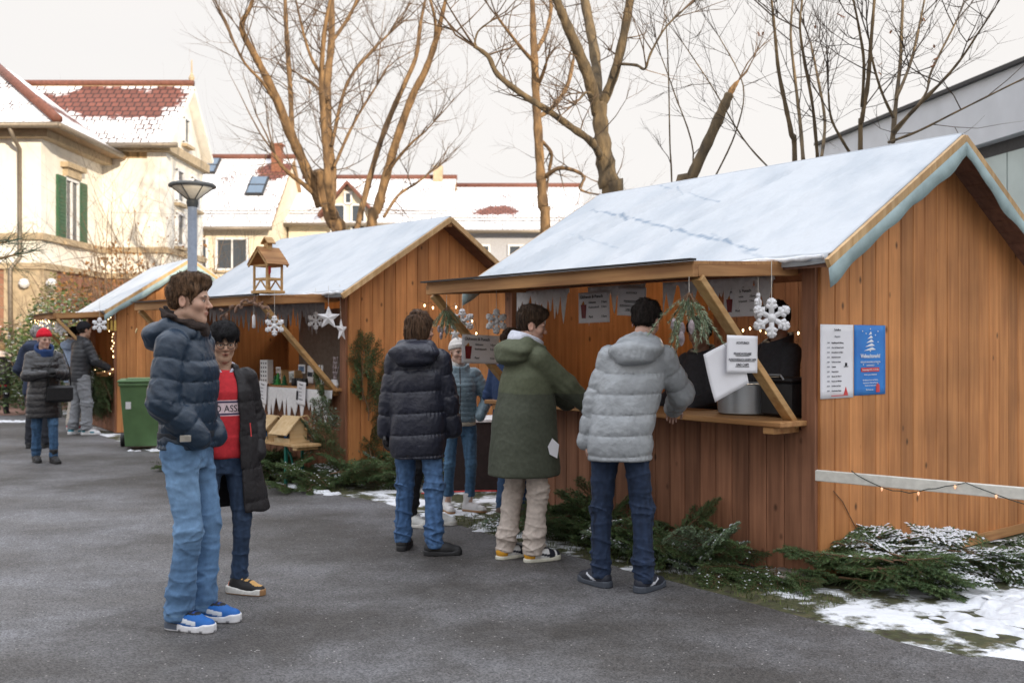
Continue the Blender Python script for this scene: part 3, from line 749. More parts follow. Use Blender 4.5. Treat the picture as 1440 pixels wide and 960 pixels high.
mb = MB(); mb.prism([(29.9+vo.y, 7.45), (33.5+vo.y, 7.45), (31.7+vo.y, 9.45)], 'x', -10.6+vo.x, -10.4+vo.x); mb.build('gable', M_PLASTER, villa)
for (a, b) in (((-10.28, 29.42, 7.3), (-10.28, 31.7, 9.57)), ((-10.28, 33.7, 7.58), (-10.28, 31.7, 9.57))):
    mb = MB(); mb.bar(V(*a), V(*b), .34, .14); mb.build('verge', M_PLASTER, r2)
mb = MB(); mb.lathe([(.06, 0), (.1, .15), (.03, .3), (.02, .7), (.0, .75)], V(-10.2, 31.7, 9.75), 8); mb.build('finial', M_STONE, r2)
for pth in ([V(-24, 25.2, 7.0), V(-11.48, 25.2, 7.0)], [V(-11.48, 25.2, 7.0), V(-11.48, 29.3, 7.0)], [V(-12.0, 29.3, 7.3), V(-9.85, 29.3, 7.3)]):
    mb = MB(); mb.tube(pth, .08, 8); mb.build('gutter', M_GUTTER, villa, smooth=True)
mb = MB(); mb.tube([V(-12.75, 25.25, 6.95), V(-12.75, 25.5, 6.7), V(-12.75, 25.78, 6.5), V(-12.75, 25.8, 3.7), V(-12.95, 25.7, 3.4), V(-12.95, 25.75, .1)], .055, 8); mb.build('downpipe', M_GUTTER, villa, smooth=True)
wv = win(villa, V(-12.3, 27.7, 5.15), (1, 0, 0), .85, 1.7, mull=1)
for y in (27.02, 28.38):
    q = MB(); q.lim(-12.28+vo.x, -12.2+vo.x, y-.24+vo.y, y+.24+vo.y, 4.34, 6.02, bev=.01)
    for k in range(16): q.lim(-12.2+vo.x, -12.185+vo.x, y-.18+vo.y, y+.18+vo.y, 4.42+k*.098, 4.42+k*.098+.06)
    q.build('shutter', M_SHUTTER, wv)
q = MB(); q.lim(-12.3+vo.x, -12.08+vo.x, 27.1+vo.y, 28.3+vo.y, 6.28, 6.42); q.lim(-12.3+vo.x, -12.16+vo.x, 27.25+vo.y, 28.15+vo.y, 6.05, 6.28); q.build('pediment', M_STONE, wv)
for (y, z) in ((31.1, 6.35), (32.6, 6.35), (31.1, 5.0)):
    win(villa, V(-10.4, y, z), (1, 0, 0), .6, 1.0, mull=0)
win(villa, V(-10.4, 31.7, 8.2), (1, 0, 0), .5, .8, mull=0)
for x in (-13.6, -12.9):
    q = MB(); q.lathe([(.0, -.13), (.1, -.09), (.14, 0), (.1, .1), (.0, .13)], V(x+1.0, 25.72, 3.02), 12); q.build('globe_lamp', M_WHITE, villa, smooth=True)
win(villa, V(-15.4, 26.0, 5.3), (0, -1, 0), 1.1, 1.7)

# a row of houses beyond the huts, roofs towards the camera
def row_house(name, x0, x1, Y, ze, zr, depth, wallm, roofm, label, over=.5):
    root = empty(name, ((x0+x1)/2, Y, 0), 0, label, 'house'); cx = (x0+x1)/2
    mb = MB(); mb.prism([(0, 0), (depth, 0), (depth, ze), (depth/2, zr-.25), (0, ze)], 'x', x0-cx, x1-cx); mb.build('wall', wallm, root)
    mb = MB(); uvs = []; s = (zr-ze)/(depth/2); zo = ze-over*s
    roof_plane(mb, uvs, (x0-cx-.15, -over, zo), (x1-cx+.15, -over, zo), (x1-cx+.15, depth/2, zr), (x0-cx-.15, depth/2, zr))
    roof_plane(mb, uvs, (x1-cx+.15, depth+over, zo), (x0-cx-.15, depth+over, zo), (x0-cx-.15, depth/2, zr), (x1-cx+.15, depth/2, zr))
    rf = mb.build('roof', [roofm, M_SOFFIT], root); put_uv(rf, uvs)
    mb = MB(); mb.tube([(x0-cx-.2, depth/2, zr+.04), (x1-cx+.2, depth/2, zr+.04)], .13, 8); mb.build('ridge_tiles', M_TILE, rf, smooth=True)
    mb = MB(); mb.tube([(x0-cx-.2, -over-.06, zo-.06), (x1-cx+.2, -over-.06, zo-.06)], .09, 8); mb.build('gutter', M_GUTTER, root, smooth=True)
    for i in range(2):
        mb = MB(); zz = zo+.55*s+.18; mb.tube([(x0-cx, -over+.55, zz+i*.12), (x1-cx, -over+.55, zz+i*.12)], .022, 5); mb.build('snow_guard', M_GUTTER, rf)
    root['s'] = s; del root['s']
    return root, cx, rf, s, zo, over
def on_roof(s, zo, over, y): return zo+s*(y+over)
def skylight(rf, x, y, s, zo, over, w=.8, h=1.3):
    n = Vector((0, -s, 1)).normalized(); e = Vector((0, 1, s)).normalized(); c = Vector((x, y, on_roof(s, zo, over, y)))+n*.04
    M = Matrix((Vector((1, 0, 0)), e, n)).transposed()
    mb = MB(); mb.box(c, (w, h, .14), M, bev=.02); mb.box(c+n*.07, (w, .05, .05), M); f = mb.build('skylight', M_BLACK, rf)
    for k in (-1, 1): q = MB(); q.box(c+e*(k*h*.24)+n*.075, (w-.14, h*.42, .012), M); q.build('pane', mat('sky_glass', (.10, .15, .22), .1, var=.1), f)
RS = lambda nme, bare=(0, 0, .1, .1, 0): tile_roof_mat(nme, .50, bare, 4, (.22, .07, .045))
hA, cx, rf, s, zo, ov = row_house('snowy_house', -15.2, -10.2, 42, 6.7, 10.0, 8, M_PLASTER2, RS('roof_a', (4.6, 4.6, 1.1, .8, .5)), 'house with skylights and a brick chimney on its snowy roof, right of the lamp')
skylight(rf, -11.25-cx, 2.0, s, zo, ov, .8, 1.5); skylight(rf, -13.75-cx, 3.35, s, zo, ov, .75, 1.3)
q = MB(); q.lim(-10.9-cx, -10.45-cx, 3.05, 3.5, 9.0, 10.4); q.lim(-10.96-cx, -10.39-cx, 2.99, 3.56, 10.4, 10.48); q.build('chimney', M_BRICK, rf)
for x in (-13.5, -11.8): win(hA, (x-cx, 0, 5.2), (0, -1, 0), 1.3, 1.3, mull=1)
hB, cx, rf, s, zo, ov = row_house('snowy_house', -10.1, -2.9, 45, 7.1, 9.55, 8, M_PLASTER2, RS('roof_b'), 'long snowy roofed house with a red gabled dormer, behind the large bare tree')
# gabled dormer
dx = -7.35-cx; q = MB(); q.prism([(dx-.95, 6.6), (dx+.95, 6.6), (dx+.95, 7.4), (dx, 8.55), (dx-.95, 7.4)], 'y', -.3, 2.6); dm = q.build('dormer', M_PLASTER2, hB)
for sgn in (-1, 1):
    q = MB(); a = Vector((dx, 0, 8.7)); b_ = Vector((dx+sgn*1.3, 0, 7.22))
    q.raw([(a.x, -.7, a.z), (b_.x, -.7, b_.z), (b_.x, 3, b_.z), (a.x, 3, a.z), (a.x, -.7, a.z-.16), (b_.x, -.7, b_.z-.16), (b_.x, 3, b_.z-.16), (a.x, 3, a.z-.16)], [(0, 1, 2, 3), (7, 6, 5, 4), (0, 4, 5, 1), (1, 5, 6, 2), (2, 6, 7, 3), (3, 7, 4, 0)])
    q.build('dormer_roof', M_TILE, dm)
for k in (-.45, .45): win(dm, (dx+k, -.3, 7.0), (0, -1, 0), .6, 1.3, mull=0, sill=False)
win(dm, (dx, -.3, 7.95), (0, -1, 0), .3, .5, mull=0, sill=False)
q = MB(); q.lim(-3.85-cx, -3.4-cx, 3.6, 4.1, 9.0, 10.1); q.build('chimney', M_STONE, rf)
for x in (-9.0, -5.3, -4.0): win(hB, (x-cx, 0, 5.4), (0, -1, 0), 1.1, 1.3)
hC, cx, rf, s, zo, ov = row_house('snowy_house', -2.8, 3.3, 46, 6.9, 9.3, 8, mat('grey_plaster', (.42, .42, .45), .85), RS('roof_c', (2.2, 2.2, 1.2, .7, .35)), 'plain snowy roofed house behind the trees between the two nearer huts')
for x in (-1.6, .4, 2.2): win(hC, (x-cx, 0, 5.3), (0, -1, 0), 1.1, 1.3)

# modern building on the right
mod = empty('modern_building', (15, 28, 0), 0, 'modern flat roofed grey building with metal panels, behind the nearest hut', 'building')
M_PANEL = mat('pale_metal_panel', (.52, .54, .58), .45, var=.05, scale=2, metal=.1)
M_PANEL2 = mat('facade_panel', (.38, .44, .43), .4, var=.08, scale=1.5, island=.12)
M_JOINT = mat('joint_dark', (.05, .05, .055), .6)
mo = Vector((-15, -28, 0)); d0 = Vector((9.25, 18, 0)); d1 = Vector((8.0, 25.0, 0)); e = (d1-d0).normalized(); nrm = Vector((-e.y, e.x, 0))
d0 = d0-e*8; LL = (d1-d0).length; Mm = Matrix((e, nrm, Vector((0, 0, 1)))).transposed()
cc = lambda t, off, z: d0+e*t+nrm*off+Vector((0, 0, z))+mo
mb = MB(); mb.box(cc(LL/2, -6, 2.9), (LL, 12, 5.8), Mm); mb.build('wall', M_JOINT, mod)
mb = MB(); mb.box(cc(LL/2, -5.9, 5.85), (LL+.3, 12.3, 1.2), Mm); mb.build('parapet', M_PANEL, mod)
mb = MB(); mb.box(cc(LL/2, -5.85, 6.49), (LL+.4, 12.4, .07), Mm); mb.build('parapet_cap', M_BLACK, mod)
mb = MB(); npn = 9
for i in range(npn):
    for k in range(4):
        w = LL/npn; mb.box(cc(w*(i+.5), .02, .75+k*1.22), (w-.03, .04, 1.19), Mm)
mb.build('cladding', M_PANEL2, mod)
for i in (5, 7): win(mod, cc(LL/npn*(i+.5), .05, 4.2), nrm, .55, 1.0, frame=M_BLACK, mull=0, sill=False)
mb = MB(); mb.box(cc(LL+5, -7, 3.1), (10, 11, 6.2), Mm); mb.build('wing', M_PANEL, mod)
mb = MB(); mb.box(cc(LL+5, -6.9, 5.1), (10.1, 11.1, .5), Mm); mb.build('dark_band', M_JOINT, mod)

# unseen tall block added behind the camera to put the market in shade
blk = empty('shade_block', (14, -24, 0), SUN_ROT*-1+math.pi, 'unseen tall block added behind the viewer to shade the market', 'building')
mb = MB(); mb.lim(-13, 13, -6, 0, 0, 13.3); mb.build('wall', M_PLASTER, blk)
for i in range(8):
    for k in range(3): win(blk, (-11.4+i*3.25, 0, 2.2+k*3.8), (0, 1, 0), 1.8, 1.8)
mb = MB(); mb.lim(-13.2, 13.2, -6.2, .2, 13.3, 13.6); mb.build('roof', M_GUTTER, blk)
# ------------------------------------------------------------------ trees and shrubs
M_BARK = mat('bark', (.31, .185, .085), .9, col2=(.085, .052, .03), scale=9, stretch=(1, 1, .35), bump=1., bscale=9, bdist=.05)
M_BARK2 = mat('bark_grey', (.20, .14, .075), .9, col2=(.065, .05, .034), scale=9, stretch=(1, 1, .35), bump=1., bscale=9, bdist=.05)
M_RAW = mat('splintered_wood', (.30, .17, .075), .85, var=.3, scale=14, stretch=(3, 3, .5), bump=.8)
M_TWIG = mat('twig', (.16, .105, .065), .85, var=.25, scale=6)
M_TWIGD = mat('twig_dark', (.085, .065, .05), .85, var=.25, scale=6)
M_DRY = mat('dry_leaf', (.20, .08, .03), .8, var=.4, scale=6)

def smooth_path(P, rad, sub=5):
    Q = []; rr = []
    n = len(P)
    for i in range(n-1):
        p0, p1, p2, p3 = P[max(i-1, 0)], P[i], P[i+1], P[min(i+2, n-1)]
        for k in range(sub):
            t = k/sub; t2, t3 = t*t, t*t*t
            Q.append(.5*((2*p1)+(-p0+p2)*t+(2*p0-5*p1+4*p2-p3)*t2+(-p0+3*p1-3*p2+p3)*t3)); rr.append(rad[i]+(rad[i+1]-rad[i])*t)
    Q.append(P[-1]); rr.append(rad[-1]); return Q, rr
def twig(mb, g, p, d, L, r, lvl, up=.25, crook=.35, leaf=None):
    n = 4 if lvl else 3; pts = [p]; rs = [r]; dirs = [d]
    for i in range(n):
        d = (d+Vector((g.gauss(0, crook), g.gauss(0, crook), g.gauss(0, crook)+up))*.45).normalized()
        p = p+d*(L/n); pts.append(p); rs.append(r*(1-.8*(i+1)/n)); dirs.append(d)
    mb.tube(pts, rs, 3 if r < .02 else 5, cap=False)
    if leaf is not None and lvl <= 1 and g.random() < leaf[1]: leaf[0].append(pts[-1])
    if lvl:
        for k in range(g.randint(2, 4)):
            i = g.randint(1, n); dd = (dirs[i]+Vector((g.gauss(0, .7), g.gauss(0, .7), g.gauss(0, .6)))).normalized()
            twig(mb, g, pts[i], dd, L*g.uniform(.45, .75), rs[i]*.7+.001, lvl-1, up, crook, leaf)
def tree(name, label, Y, limbs, seed, bark=M_BARK, twigm=M_TWIG, dens=9., tl=1.5, tr=.012, lvl=2, up=.25, leaf=0., group=None, tip=None):
    """limbs: lists of (px, py, width in px, metres nearer) as they stand at distance Y; the first one is the trunk"""
    g = random.Random(seed)
    b0 = limbs[0][0]; base = Vector(((b0[0]-720)/F*Y, Y, 0))
    root = empty(name, base, 0, label, 'tree', group)
    cr = MB(); leaves = []
    for li, L in enumerate(limbs):
        P = [at(x, y, Y-dy)-base for x, y, w, dy in L]; rad = [w*.44/F*(Y-dy) for x, y, w, dy in L]
        if li == 0:
            P = [Vector((P[0].x, P[0].y, -.05))]+P; rad = [rad[0]*1.35]+rad
        Q, rr = smooth_path(P, rad)
        rr = [r*(1+.08*math.sin(i*1.9+li)+g.uniform(-.05, .05)) for i, r in enumerate(rr)]
        mb = MB(); mb.tube(Q, rr, 12 if max(rr) > .08 else 7)
        o = mb.build('trunk' if li == 0 else 'limb', M_RAW if (tip and li) else bark, root, smooth=True)
        if li == 0 and tip: continue
        tot = sum((b-a).length for a, b in zip(Q, Q[1:])); acc = 0
        for i in range(2, len(Q)-1):
            acc += (Q[i+1]-Q[i]).length*dens*.75*(.15 if li == 0 else 1)*(.5+i/len(Q))
            while acc > 1:
                acc -= 1; ax_ = (Q[i+1]-Q[i]).normalized()
                d = (ax_*.7+Vector((g.gauss(0, .7), g.gauss(0, .7), g.gauss(0, .45)))).normalized()
                twig(cr, g, Q[i].lerp(Q[i+1], g.random()), d, tl*g.uniform(.5, 1.2), min(tr*g.uniform(.6, 1.3), rr[i]*.7), lvl, up, .35, (leaves, leaf) if leaf else None)
        if not (li == 0):
            for k in range(3): twig(cr, g, Q[-1], (Q[-1]-Q[-3]).normalized(), tl*g.uniform(.7, 1.3), min(rr[-1], tr*1.4), lvl, up, .3)
    cr.build('crown', twigm, root, fix=False)
    if leaves:
        lm = MB()
        for p in leaves:
            for k in range(g.randint(1, 3)):
                a = Vector((g.gauss(0, 1), g.gauss(0, 1), g.gauss(0, 1))).normalized()*g.uniform(.03, .07); b = Vector((g.gauss(0, 1), g.gauss(0, 1), g.gauss(0, 1))).normalized()*.035
                lm.raw([p, p+a*.5+b, p+a, p+a*.5-b*.6], [(0, 1, 2, 3)])
        lm.build('dry_leaves', M_DRY, root, fix=False)
    return root

tree('bare_tree', 'large bare tree with several tall trunks fanning out, behind the middle hut', 21, [
    [(478, 345, 26, 0), (468, 310, 24, 0), (455, 270, 22, 0), (447, 240, 20, .2)],
    [(452, 290, 17, 0), (425, 225, 17, .3), (407, 185, 16, .6), (385, 130, 13, .9), (362, 85, 11, 1.2), (340, 40, 9, 1.5), (352, 10, 6, 1.6), (362, -25, 4, 1.7)],
    [(463, 300, 16, 0), (467, 250, 15, -.4), (462, 190, 13, -.6), (460, 120, 13, -.8), (466, 60, 11, -.9), (466, 0, 10, -1), (468, -60, 7, -1.1)],
    [(470, 310, 12, 0), (463, 270, 12, .8), (455, 170, 10, 1.0), (452, 110, 9, 1.2), (457, 40, 7, 1.4), (470, -20, 5, 1.5)],
    [(410, 190, 9, .6), (409, 140, 8, .3), (405, 80, 8, .1), (402, 30, 7, 0), (400, -30, 5, -.1)],
    [(385, 140, 6, .9), (368, 115, 5, 1.3), (345, 90, 4, 1.5), (330, 62, 4, 1.7)],
    [(462, 140, 6, -.5), (440, 118, 5, -.9), (427, 110, 4, -1.2)],
    [(455, 110, 6, 1.1), (437, 80, 5, 1.4), (425, 40, 4, 1.5), (417, 5, 3, 1.6)],
    [(466, 60, 6, -.9), (487, 30, 6, -1.3), (502, 0, 5, -1.5), (515, -40, 4, -1.6)],
    [(467, 205, 6, -.4), (478, 150, 6, -.9), (492, 110, 5, -1.2), (520, 75, 5, -1.5), (545, 50, 3, -1.7)],
    [(470, 235, 5, -.2), (487, 195, 5, -.6), (505, 160, 4, -.8), (530, 120, 3, -1)],
    [(452, 285, 8, 0), (430, 262, 8, .4), (408, 245, 7, .8), (395, 232, 6, 1), (385, 215, 4, 1.1)],
], 11, dens=6.4, tl=1.6, tr=.015, group='bare trees behind the huts')
tree('bare_tree', 'bare tree of slim leaning twin trunks, right of the large fanned tree', 20, [
    [(522, 330, 18, 0), (532, 290, 16, 0), (545, 240, 14, .2), (560, 190, 13, .4), (580, 135, 12, .5), (598, 100, 11, .6), (612, 60, 10, .7), (622, 20, 7, .8), (629, -10, 5, .9)],
    [(500, 330, 9, 0), (512, 280, 10, -.3), (530, 215, 9, -.5), (548, 165, 9, -.7), (568, 120, 8, -.8), (585, 80, 7, -.9), (590, 40, 6, -1), (598, 0, 4, -1.1)],
    [(540, 305, 5, 0), (560, 275, 5, -.5), (585, 258, 4, -.8), (602, 245, 3, -1)],
    [(540, 250, 5, .2), (560, 222, 5, .6), (580, 200, 4, .9), (598, 185, 3, 1)],
    [(612, 60, 6, .7), (612, 30, 5, 1), (605, 0, 4, 1.2)],
], 12, dens=6.2, tl=1.2, tr=.012, group='bare trees behind the huts')
tree('bare_tree', 'bare rough tree with short stubby twigs, left of the forked tree', 19, [
    [(767, 320, 18, 0), (764, 290, 17, 0), (760, 240, 15, 0), (757, 190, 14, .1), (754, 140, 13, .1), (752, 90, 12, .2), (750, 50, 11, .2), (749, 10, 8, .3), (746, -20, 5, .3)],
    [(755, 70, 8, .2), (768, 45, 7, -.2), (775, 10, 6, -.4), (770, -20, 5, -.5)],
    [(753, 90, 7, .2), (735, 70, 6, .5), (715, 45, 5, .8), (700, 25, 4, 1)],
    [(757, 165, 8, .1), (780, 148, 8, -.3), (798, 120, 7, -.6), (806, 85, 6, -.8)],
    [(765, 250, 8, 0), (785, 237, 7, .3), (808, 240, 6, .6), (822, 250, 4, .7), (815, 265, 4, .8), (830, 272, 3, .9)],
    [(758, 195, 6, 0), (775, 215, 6, -.4), (772, 240, 5, -.6)],
    [(757, 120, 6, 0), (763, 105, 6, .4), (768, 90, 5, .6)],
], 13, dens=6.5, tl=.85, tr=.013, up=.1, group='bare trees behind the huts')
tree('bare_tree', 'thick bare tree with three stout forks and one long low limb reaching left', 14.5, [
    [(862, 290, 38, 0), (857, 262, 34, 0), (850, 220, 28, 0), (845, 180, 24, 0), (842, 145, 26, 0)],
    [(840, 160, 18, 0), (828, 110, 19, .3), (812, 70, 18, .5), (795, 30, 16, .7), (783, 0, 14, .8), (770, -40, 12, .9)],
    [(840, 150, 17, 0), (838, 90, 17, -.5), (830, 40, 16, -.8), (822, 0, 15, -1), (815, -40, 12, -1.1)],
    [(845, 150, 17, 0), (862, 110, 16, .1), (875, 60, 15, .2), (886, 0, 14, .3), (892, -40, 12, .4)],
    [(846, 225, 12, 0), (832, 200, 13, .5), (805, 180, 12, .8), (770, 155, 11, 1.1), (735, 133, 10, 1.3), (700, 105, 9, 1.5), (687, 80, 8, 1.6), (667, 65, 6, 1.7)],
    [(873, 90, 5, .2), (895, 92, 5, .6), (907, 97, 4, .8), (915, 75, 4, .9), (935, 40, 3, 1), (960, 15, 3, 1.1)],
    [(840, 140, 6, 0), (825, 130, 5, .5), (815, 140, 4, .8)],
    [(667, 65, 4, 1.7), (672, 45, 3, 1.7), (690, 30, 2.5, 1.8)],
], 14, bark=M_BARK2, dens=6.2, tl=1.0, tr=.013, group='bare trees behind the huts')
tree('broken_trunk', 'slanting broken off tree trunk showing pale wood at its top, right of the forked tree', 12, [
    [(955, 290, 20, 0), (972, 250, 18, 0), (1000, 190, 17, 0), (1018, 150, 16, 0), (1026, 132, 14, 0)],
    [(1024, 136, 11, 0), (1032, 122, 9, 0), (1039, 113, 3, 0)],
], 15, bark=M_BARK2, dens=.5, tl=.8, tip=True)
SH = [
    [(1118, 240, 9, 0), (1113, 190, 8, .2), (1105, 150, 7, .3), (1095, 100, 6, .4), (1090, 50, 5, .5), (1085, 0, 4, .6), (1080, -40, 3, .6)],
    [(1130, 230, 7, 0), (1125, 170, 6, -.4), (1118, 110, 5, -.6), (1112, 50, 4, -.7), (1115, 0, 3, -.8)],
    [(1150, 225, 6, 0), (1143, 150, 5, .6), (1132, 90, 5, .8), (1125, 40, 4, 1), (1128, 0, 3, 1)],
    [(1155, 225, 6, 0), (1160, 170, 5, -.5), (1150, 110, 4, -.8), (1140, 60, 3, -1)],
    [(1195, 215, 5, 0), (1170, 170, 4, .4), (1165, 130, 3, .6)],
]
SH2 = [
    [(1210, 215, 8, 0), (1212, 170, 7, .1), (1220, 120, 7, .2), (1224, 70, 6, .3), (1228, 20, 5, .4), (1232, -30, 4, .5)],
    [(1212, 150, 5, .2), (1215, 90, 5, .7), (1208, 40, 4, 1), (1200, 0, 3, 1.2)],
    [(1255, 200, 9, 0), (1260, 145, 7, -.2), (1266, 90, 6, -.4), (1268, 40, 5, -.5), (1270, -10, 4, -.6)],
    [(1256, 165, 5, 0), (1240, 130, 4, .5), (1228, 90, 4, .7), (1222, 55, 3, .8)],
    [(1260, 140, 5, -.1), (1280, 90, 5, -.5), (1292, 40, 4, -.8), (1300, 0, 3, -1)],
    [(1256, 185, 7, 0), (1285, 155, 6, .5), (1320, 120, 5, .8), (1350, 85, 4, 1), (1380, 40, 3, 1.2), (1400, 10, 2, 1.3)],
    [(1256, 190, 5, 0), (1300, 135, 4, -.4), (1310, 100, 4, -.6), (1345, 30, 3, -.8)],
    [(1250, 200, 5, 0), (1290, 185, 4, .9), (1340, 160, 3, 1.3), (1400, 130, 3, 1.6), (1440, 110, 2, 1.8)],
]
tree('young_tree', 'young bare tree of thin upright stems, behind the middle of the nearest hut roof', 11.5, SH, 16, bark=M_BARK2, twigm=M_TWIGD, dens=6, tl=1.0, tr=.008, up=.3, leaf=.01, group='young trees behind the nearest hut')
tree('young_tree', 'young bare tree with a few brown leaves, spreading towards the modern building', 11, SH2, 17, bark=M_BARK2, twigm=M_TWIGD, dens=5, tl=.9, tr=.008, up=.3, leaf=.05, group='young trees behind the nearest hut')
tree('sapling', 'very thin bare sapling beside the broken off trunk', 12.5, [
    [(945, 290, 3, 0), (942, 200, 2.5, 0), (940, 100, 2, .1), (936, 20, 1.5, .2)],
    [(960, 290, 3, 0), (975, 215, 2.5, .3), (948, 130, 2, .5), (930, 80, 1.5, .6)],
    [(1005, 250, 3, 0), (1035, 185, 2.5, .3), (1045, 120, 2, .4), (1010, 50, 1.5, .5)],
    [(1080, 235, 3, 0), (1045, 195, 2.5, .5), (1000, 120, 2, .8), (960, 60, 1.5, 1)],
], 18, bark=M_BARK2, twigm=M_TWIGD, dens=5, tl=.9, tr=.006)

def shrub(name, label, base, w, h, seed, stems, leafm=None, nleaf=0, leafsize=.06, snow=0., twigm=M_TWIG, dpt=None, group=None):
    g = random.Random(seed); root = empty(name, base, 0, label, 'shrub', group); mb = MB(); tips = []
    for i in range(stems):
        a = g.uniform(0, 6.28); r = g.random()**.5; p = Vector((math.cos(a)*r*w*.3, math.sin(a)*r*(dpt or w)*.3, 0))
        d = Vector((math.cos(a)*.5*r, math.sin(a)*.5*r, 1)).normalized()
        twig(mb, g, p, d, h*g.uniform(.6, 1.0), .012*h**.5, 2, .15, .3, (tips, 1.))
    mb.build('stems', twigm, root, fix=False)
    if nleaf:
        lm = MB(); sm = MB()
        for i in range(nleaf):
            # clumps through the crown's volume
            while True:
                p = Vector((g.uniform(-1, 1), g.uniform(-1, 1), g.uniform(0, 1)))
                n_ = math.sin(p.x*6+seed)*math.sin(p.y*5+seed*2)*math.sin(p.z*8+seed)
                if p.x**2+p.y**2+(p.z*1.0)**2 < 1+.25*n_ and n_ > -.35: break
            q = Vector((p.x*w/2, p.y*(dpt or w)/2, .1+p.z*h))
            a = Vector((g.gauss(0, 1), g.gauss(0, 1), g.gauss(0, .7))).normalized()*leafsize*g.uniform(.6, 1.3); b = Vector((g.gauss(0, 1), g.gauss(0, 1), g.gauss(0, .7))).normalized()*leafsize*.55
            tgt = sm if (g.random() < snow*(p.z+.2)) else lm
            if tgt is sm: b = Vector((b.x, b.y, b.z*.2)); a = Vector((a.x, a.y, a.z*.3))
            tgt.raw([q, q+a*.5+b, q+a, q+a*.5-b], [(0, 1, 2, 3)])
        lm.build('foliage', leafm, root, fix=False)
        if snow: sm.build('snow_dusting', M_SNOW, root, fix=False)
    return root
LG = shrub_mat((.10, .14, .04), (.045, .075, .025)); LO = shrub_mat((.36, .17, .04), (.22, .10, .03)); LY = shrub_mat((.20, .19, .05), (.09, .10, .03))
shrub('evergreen_bush', 'green bush dusted with snow, left of the farthest hut', (-9.4, 20.9, 0), 2.6, 2.5, 21, 10, LG, 4200, .085, .30)
shrub('evergreen_bush', 'dark green snow dotted bush at the foot of the villa wall', (-13.2, 25.1, 0), 3.4, 1.9, 22, 10, LG, 3400, .09, .22)
shrub('evergreen_bush', 'low green bush beside the downpipe, behind the woman in the red beanie', (-11.2, 23.4, 0), 2.6, 1.8, 27, 8, LG, 2800, .08, .18)
shrub('autumn_bush', 'orange leaved bush above the roof of the farthest hut', (-9.9, 24.6, 0), 3.6, 3.9, 23, 12, LO, 3600, .085)
shrub('autumn_bush', 'yellow green bush left of the orange one, against the villa', (-11.3, 25.0, 0), 2.2, 3.2, 24, 10, LY, 2200, .085)
shrub('bare_bush', 'pale bare twiggy bush against the white villa wall', (-8.6, 23.5, 0), 2.4, 4.9, 25, 34, LO, 500, .05)
shrub('bare_bush', 'rust brown twiggy bush right of the street lamp', (-8.1, 25.5, 0), 2.2, 4.3, 26, 34, LO, 1300, .06)
tree('pine_tree', 'dark conifer with branches reaching in at the left edge', 17, [
    [(-60, 560, 20, 0), (-60, 420, 16, 0), (-62, 320, 10, 0)], [(-60, 375, 7, 0), (-20, 368, 5, .3), (22, 358, 3, .5)], [(-60, 345, 6, 0), (-25, 345, 4, .3), (10, 340, 2, .5)], [(-60, 400, 7, 0), (-110, 405, 5, .3), (-150, 420, 3, .5)], [(-60, 340, 6, 0), (-95, 345, 4, -.4), (-125, 360, 2, -.7)], [(-60, 440, 7, 0), (-90, 455, 5, 1), (-100, 480, 3, 1.6)], [(-61, 330, 6, 0), (-61, 290, 4, .1), (-62, 250, 2, .1)]], 19, twigm=mat('needle_dark', (.03, .05, .03), .7), dens=26, tl=.55, tr=.01, up=0)
# ------------------------------------------------------------------ placing things on the huts
FRONT = Matrix(((0, 0, -1, 0), (-1, 0, 0, 0), (0, 1, 0, 0), (0, 0, 0, 1)))     # reads along -y, stands up z, faces -x
GABLE = Matrix(((1, 0, 0, 0), (0, 0, -1, 0), (0, 1, 0, 0), (0, 0, 0, 1)))      # reads along x, faces -y
def on(H, px, py, x=None, y=None):
    """where the sight line through a pixel meets a plane of the hut (local x or y fixed)"""
    Mi = H.M.inverted(); o = Mi @ Vector((0, 0, CAMZ)); d = Mi.to_3x3() @ Vector(((px-720)/F, 1, -(py-480)/F))
    t = (x-o.x)/d.x if x is not None else (y-o.y)/d.y
    return o+d*t
def hang(H, name, loc, basis, label, cat, group=None, rz=0., rx=0., ry=0.):
    o = empty(name, (0, 0, 0), 0, label, cat, group)
    o.matrix_world = H.M @ Matrix.Translation(loc) @ basis @ Matrix.Rotation(R(rz), 4, 'Z') @ Matrix.Rotation(R(rx), 4, 'X') @ Matrix.Rotation(R(ry), 4, 'Y')
    return o
T = lambda x, y, z=.002: Matrix.Translation((x, y, z))
M_RED = mat('print_red', (.62, .06, .06), .6, var=.05); M_BLUE = mat('print_blue', (.02, .16, .55), .45, var=.25, scale=6, col2=(.03, .24, .66))
M_WINE = mat('print_wine', (.20, .015, .02), .5, var=.2); M_ORANGE = mat('print_orange', (.6, .25, .06), .6); M_WHITEINK = mat('print_white', (.8, .82, .86), .6, var=.02)
M_GREYINK = mat('print_grey', (.22, .23, .27), .8)

def sheet(root, w, h, m=None, bend=.012, name='sheet', seed=0):
    mb = MB(); N = 10; vs = []; fs = []
    for i in range(N+1):
        for k in range(N+1):
            u, v = i/N-.5, k/N-.5; vs.append((u*w, v*h, bend*(math.sin(u*4+seed)*.6+math.cos(v*3+seed)*u)-bend))
    for i in range(N):
        for k in range(N): a = i*(N+1)+k; fs.append((a, a+N+1, a+N+2, a+1))
    mb.raw(vs, fs); o = mb.build(name, m or M_PAPER, root, smooth=True, fix=False)
    s = o.modifiers.new('thickness', 'SOLIDIFY'); s.thickness = .0012; s.offset = -1; return o

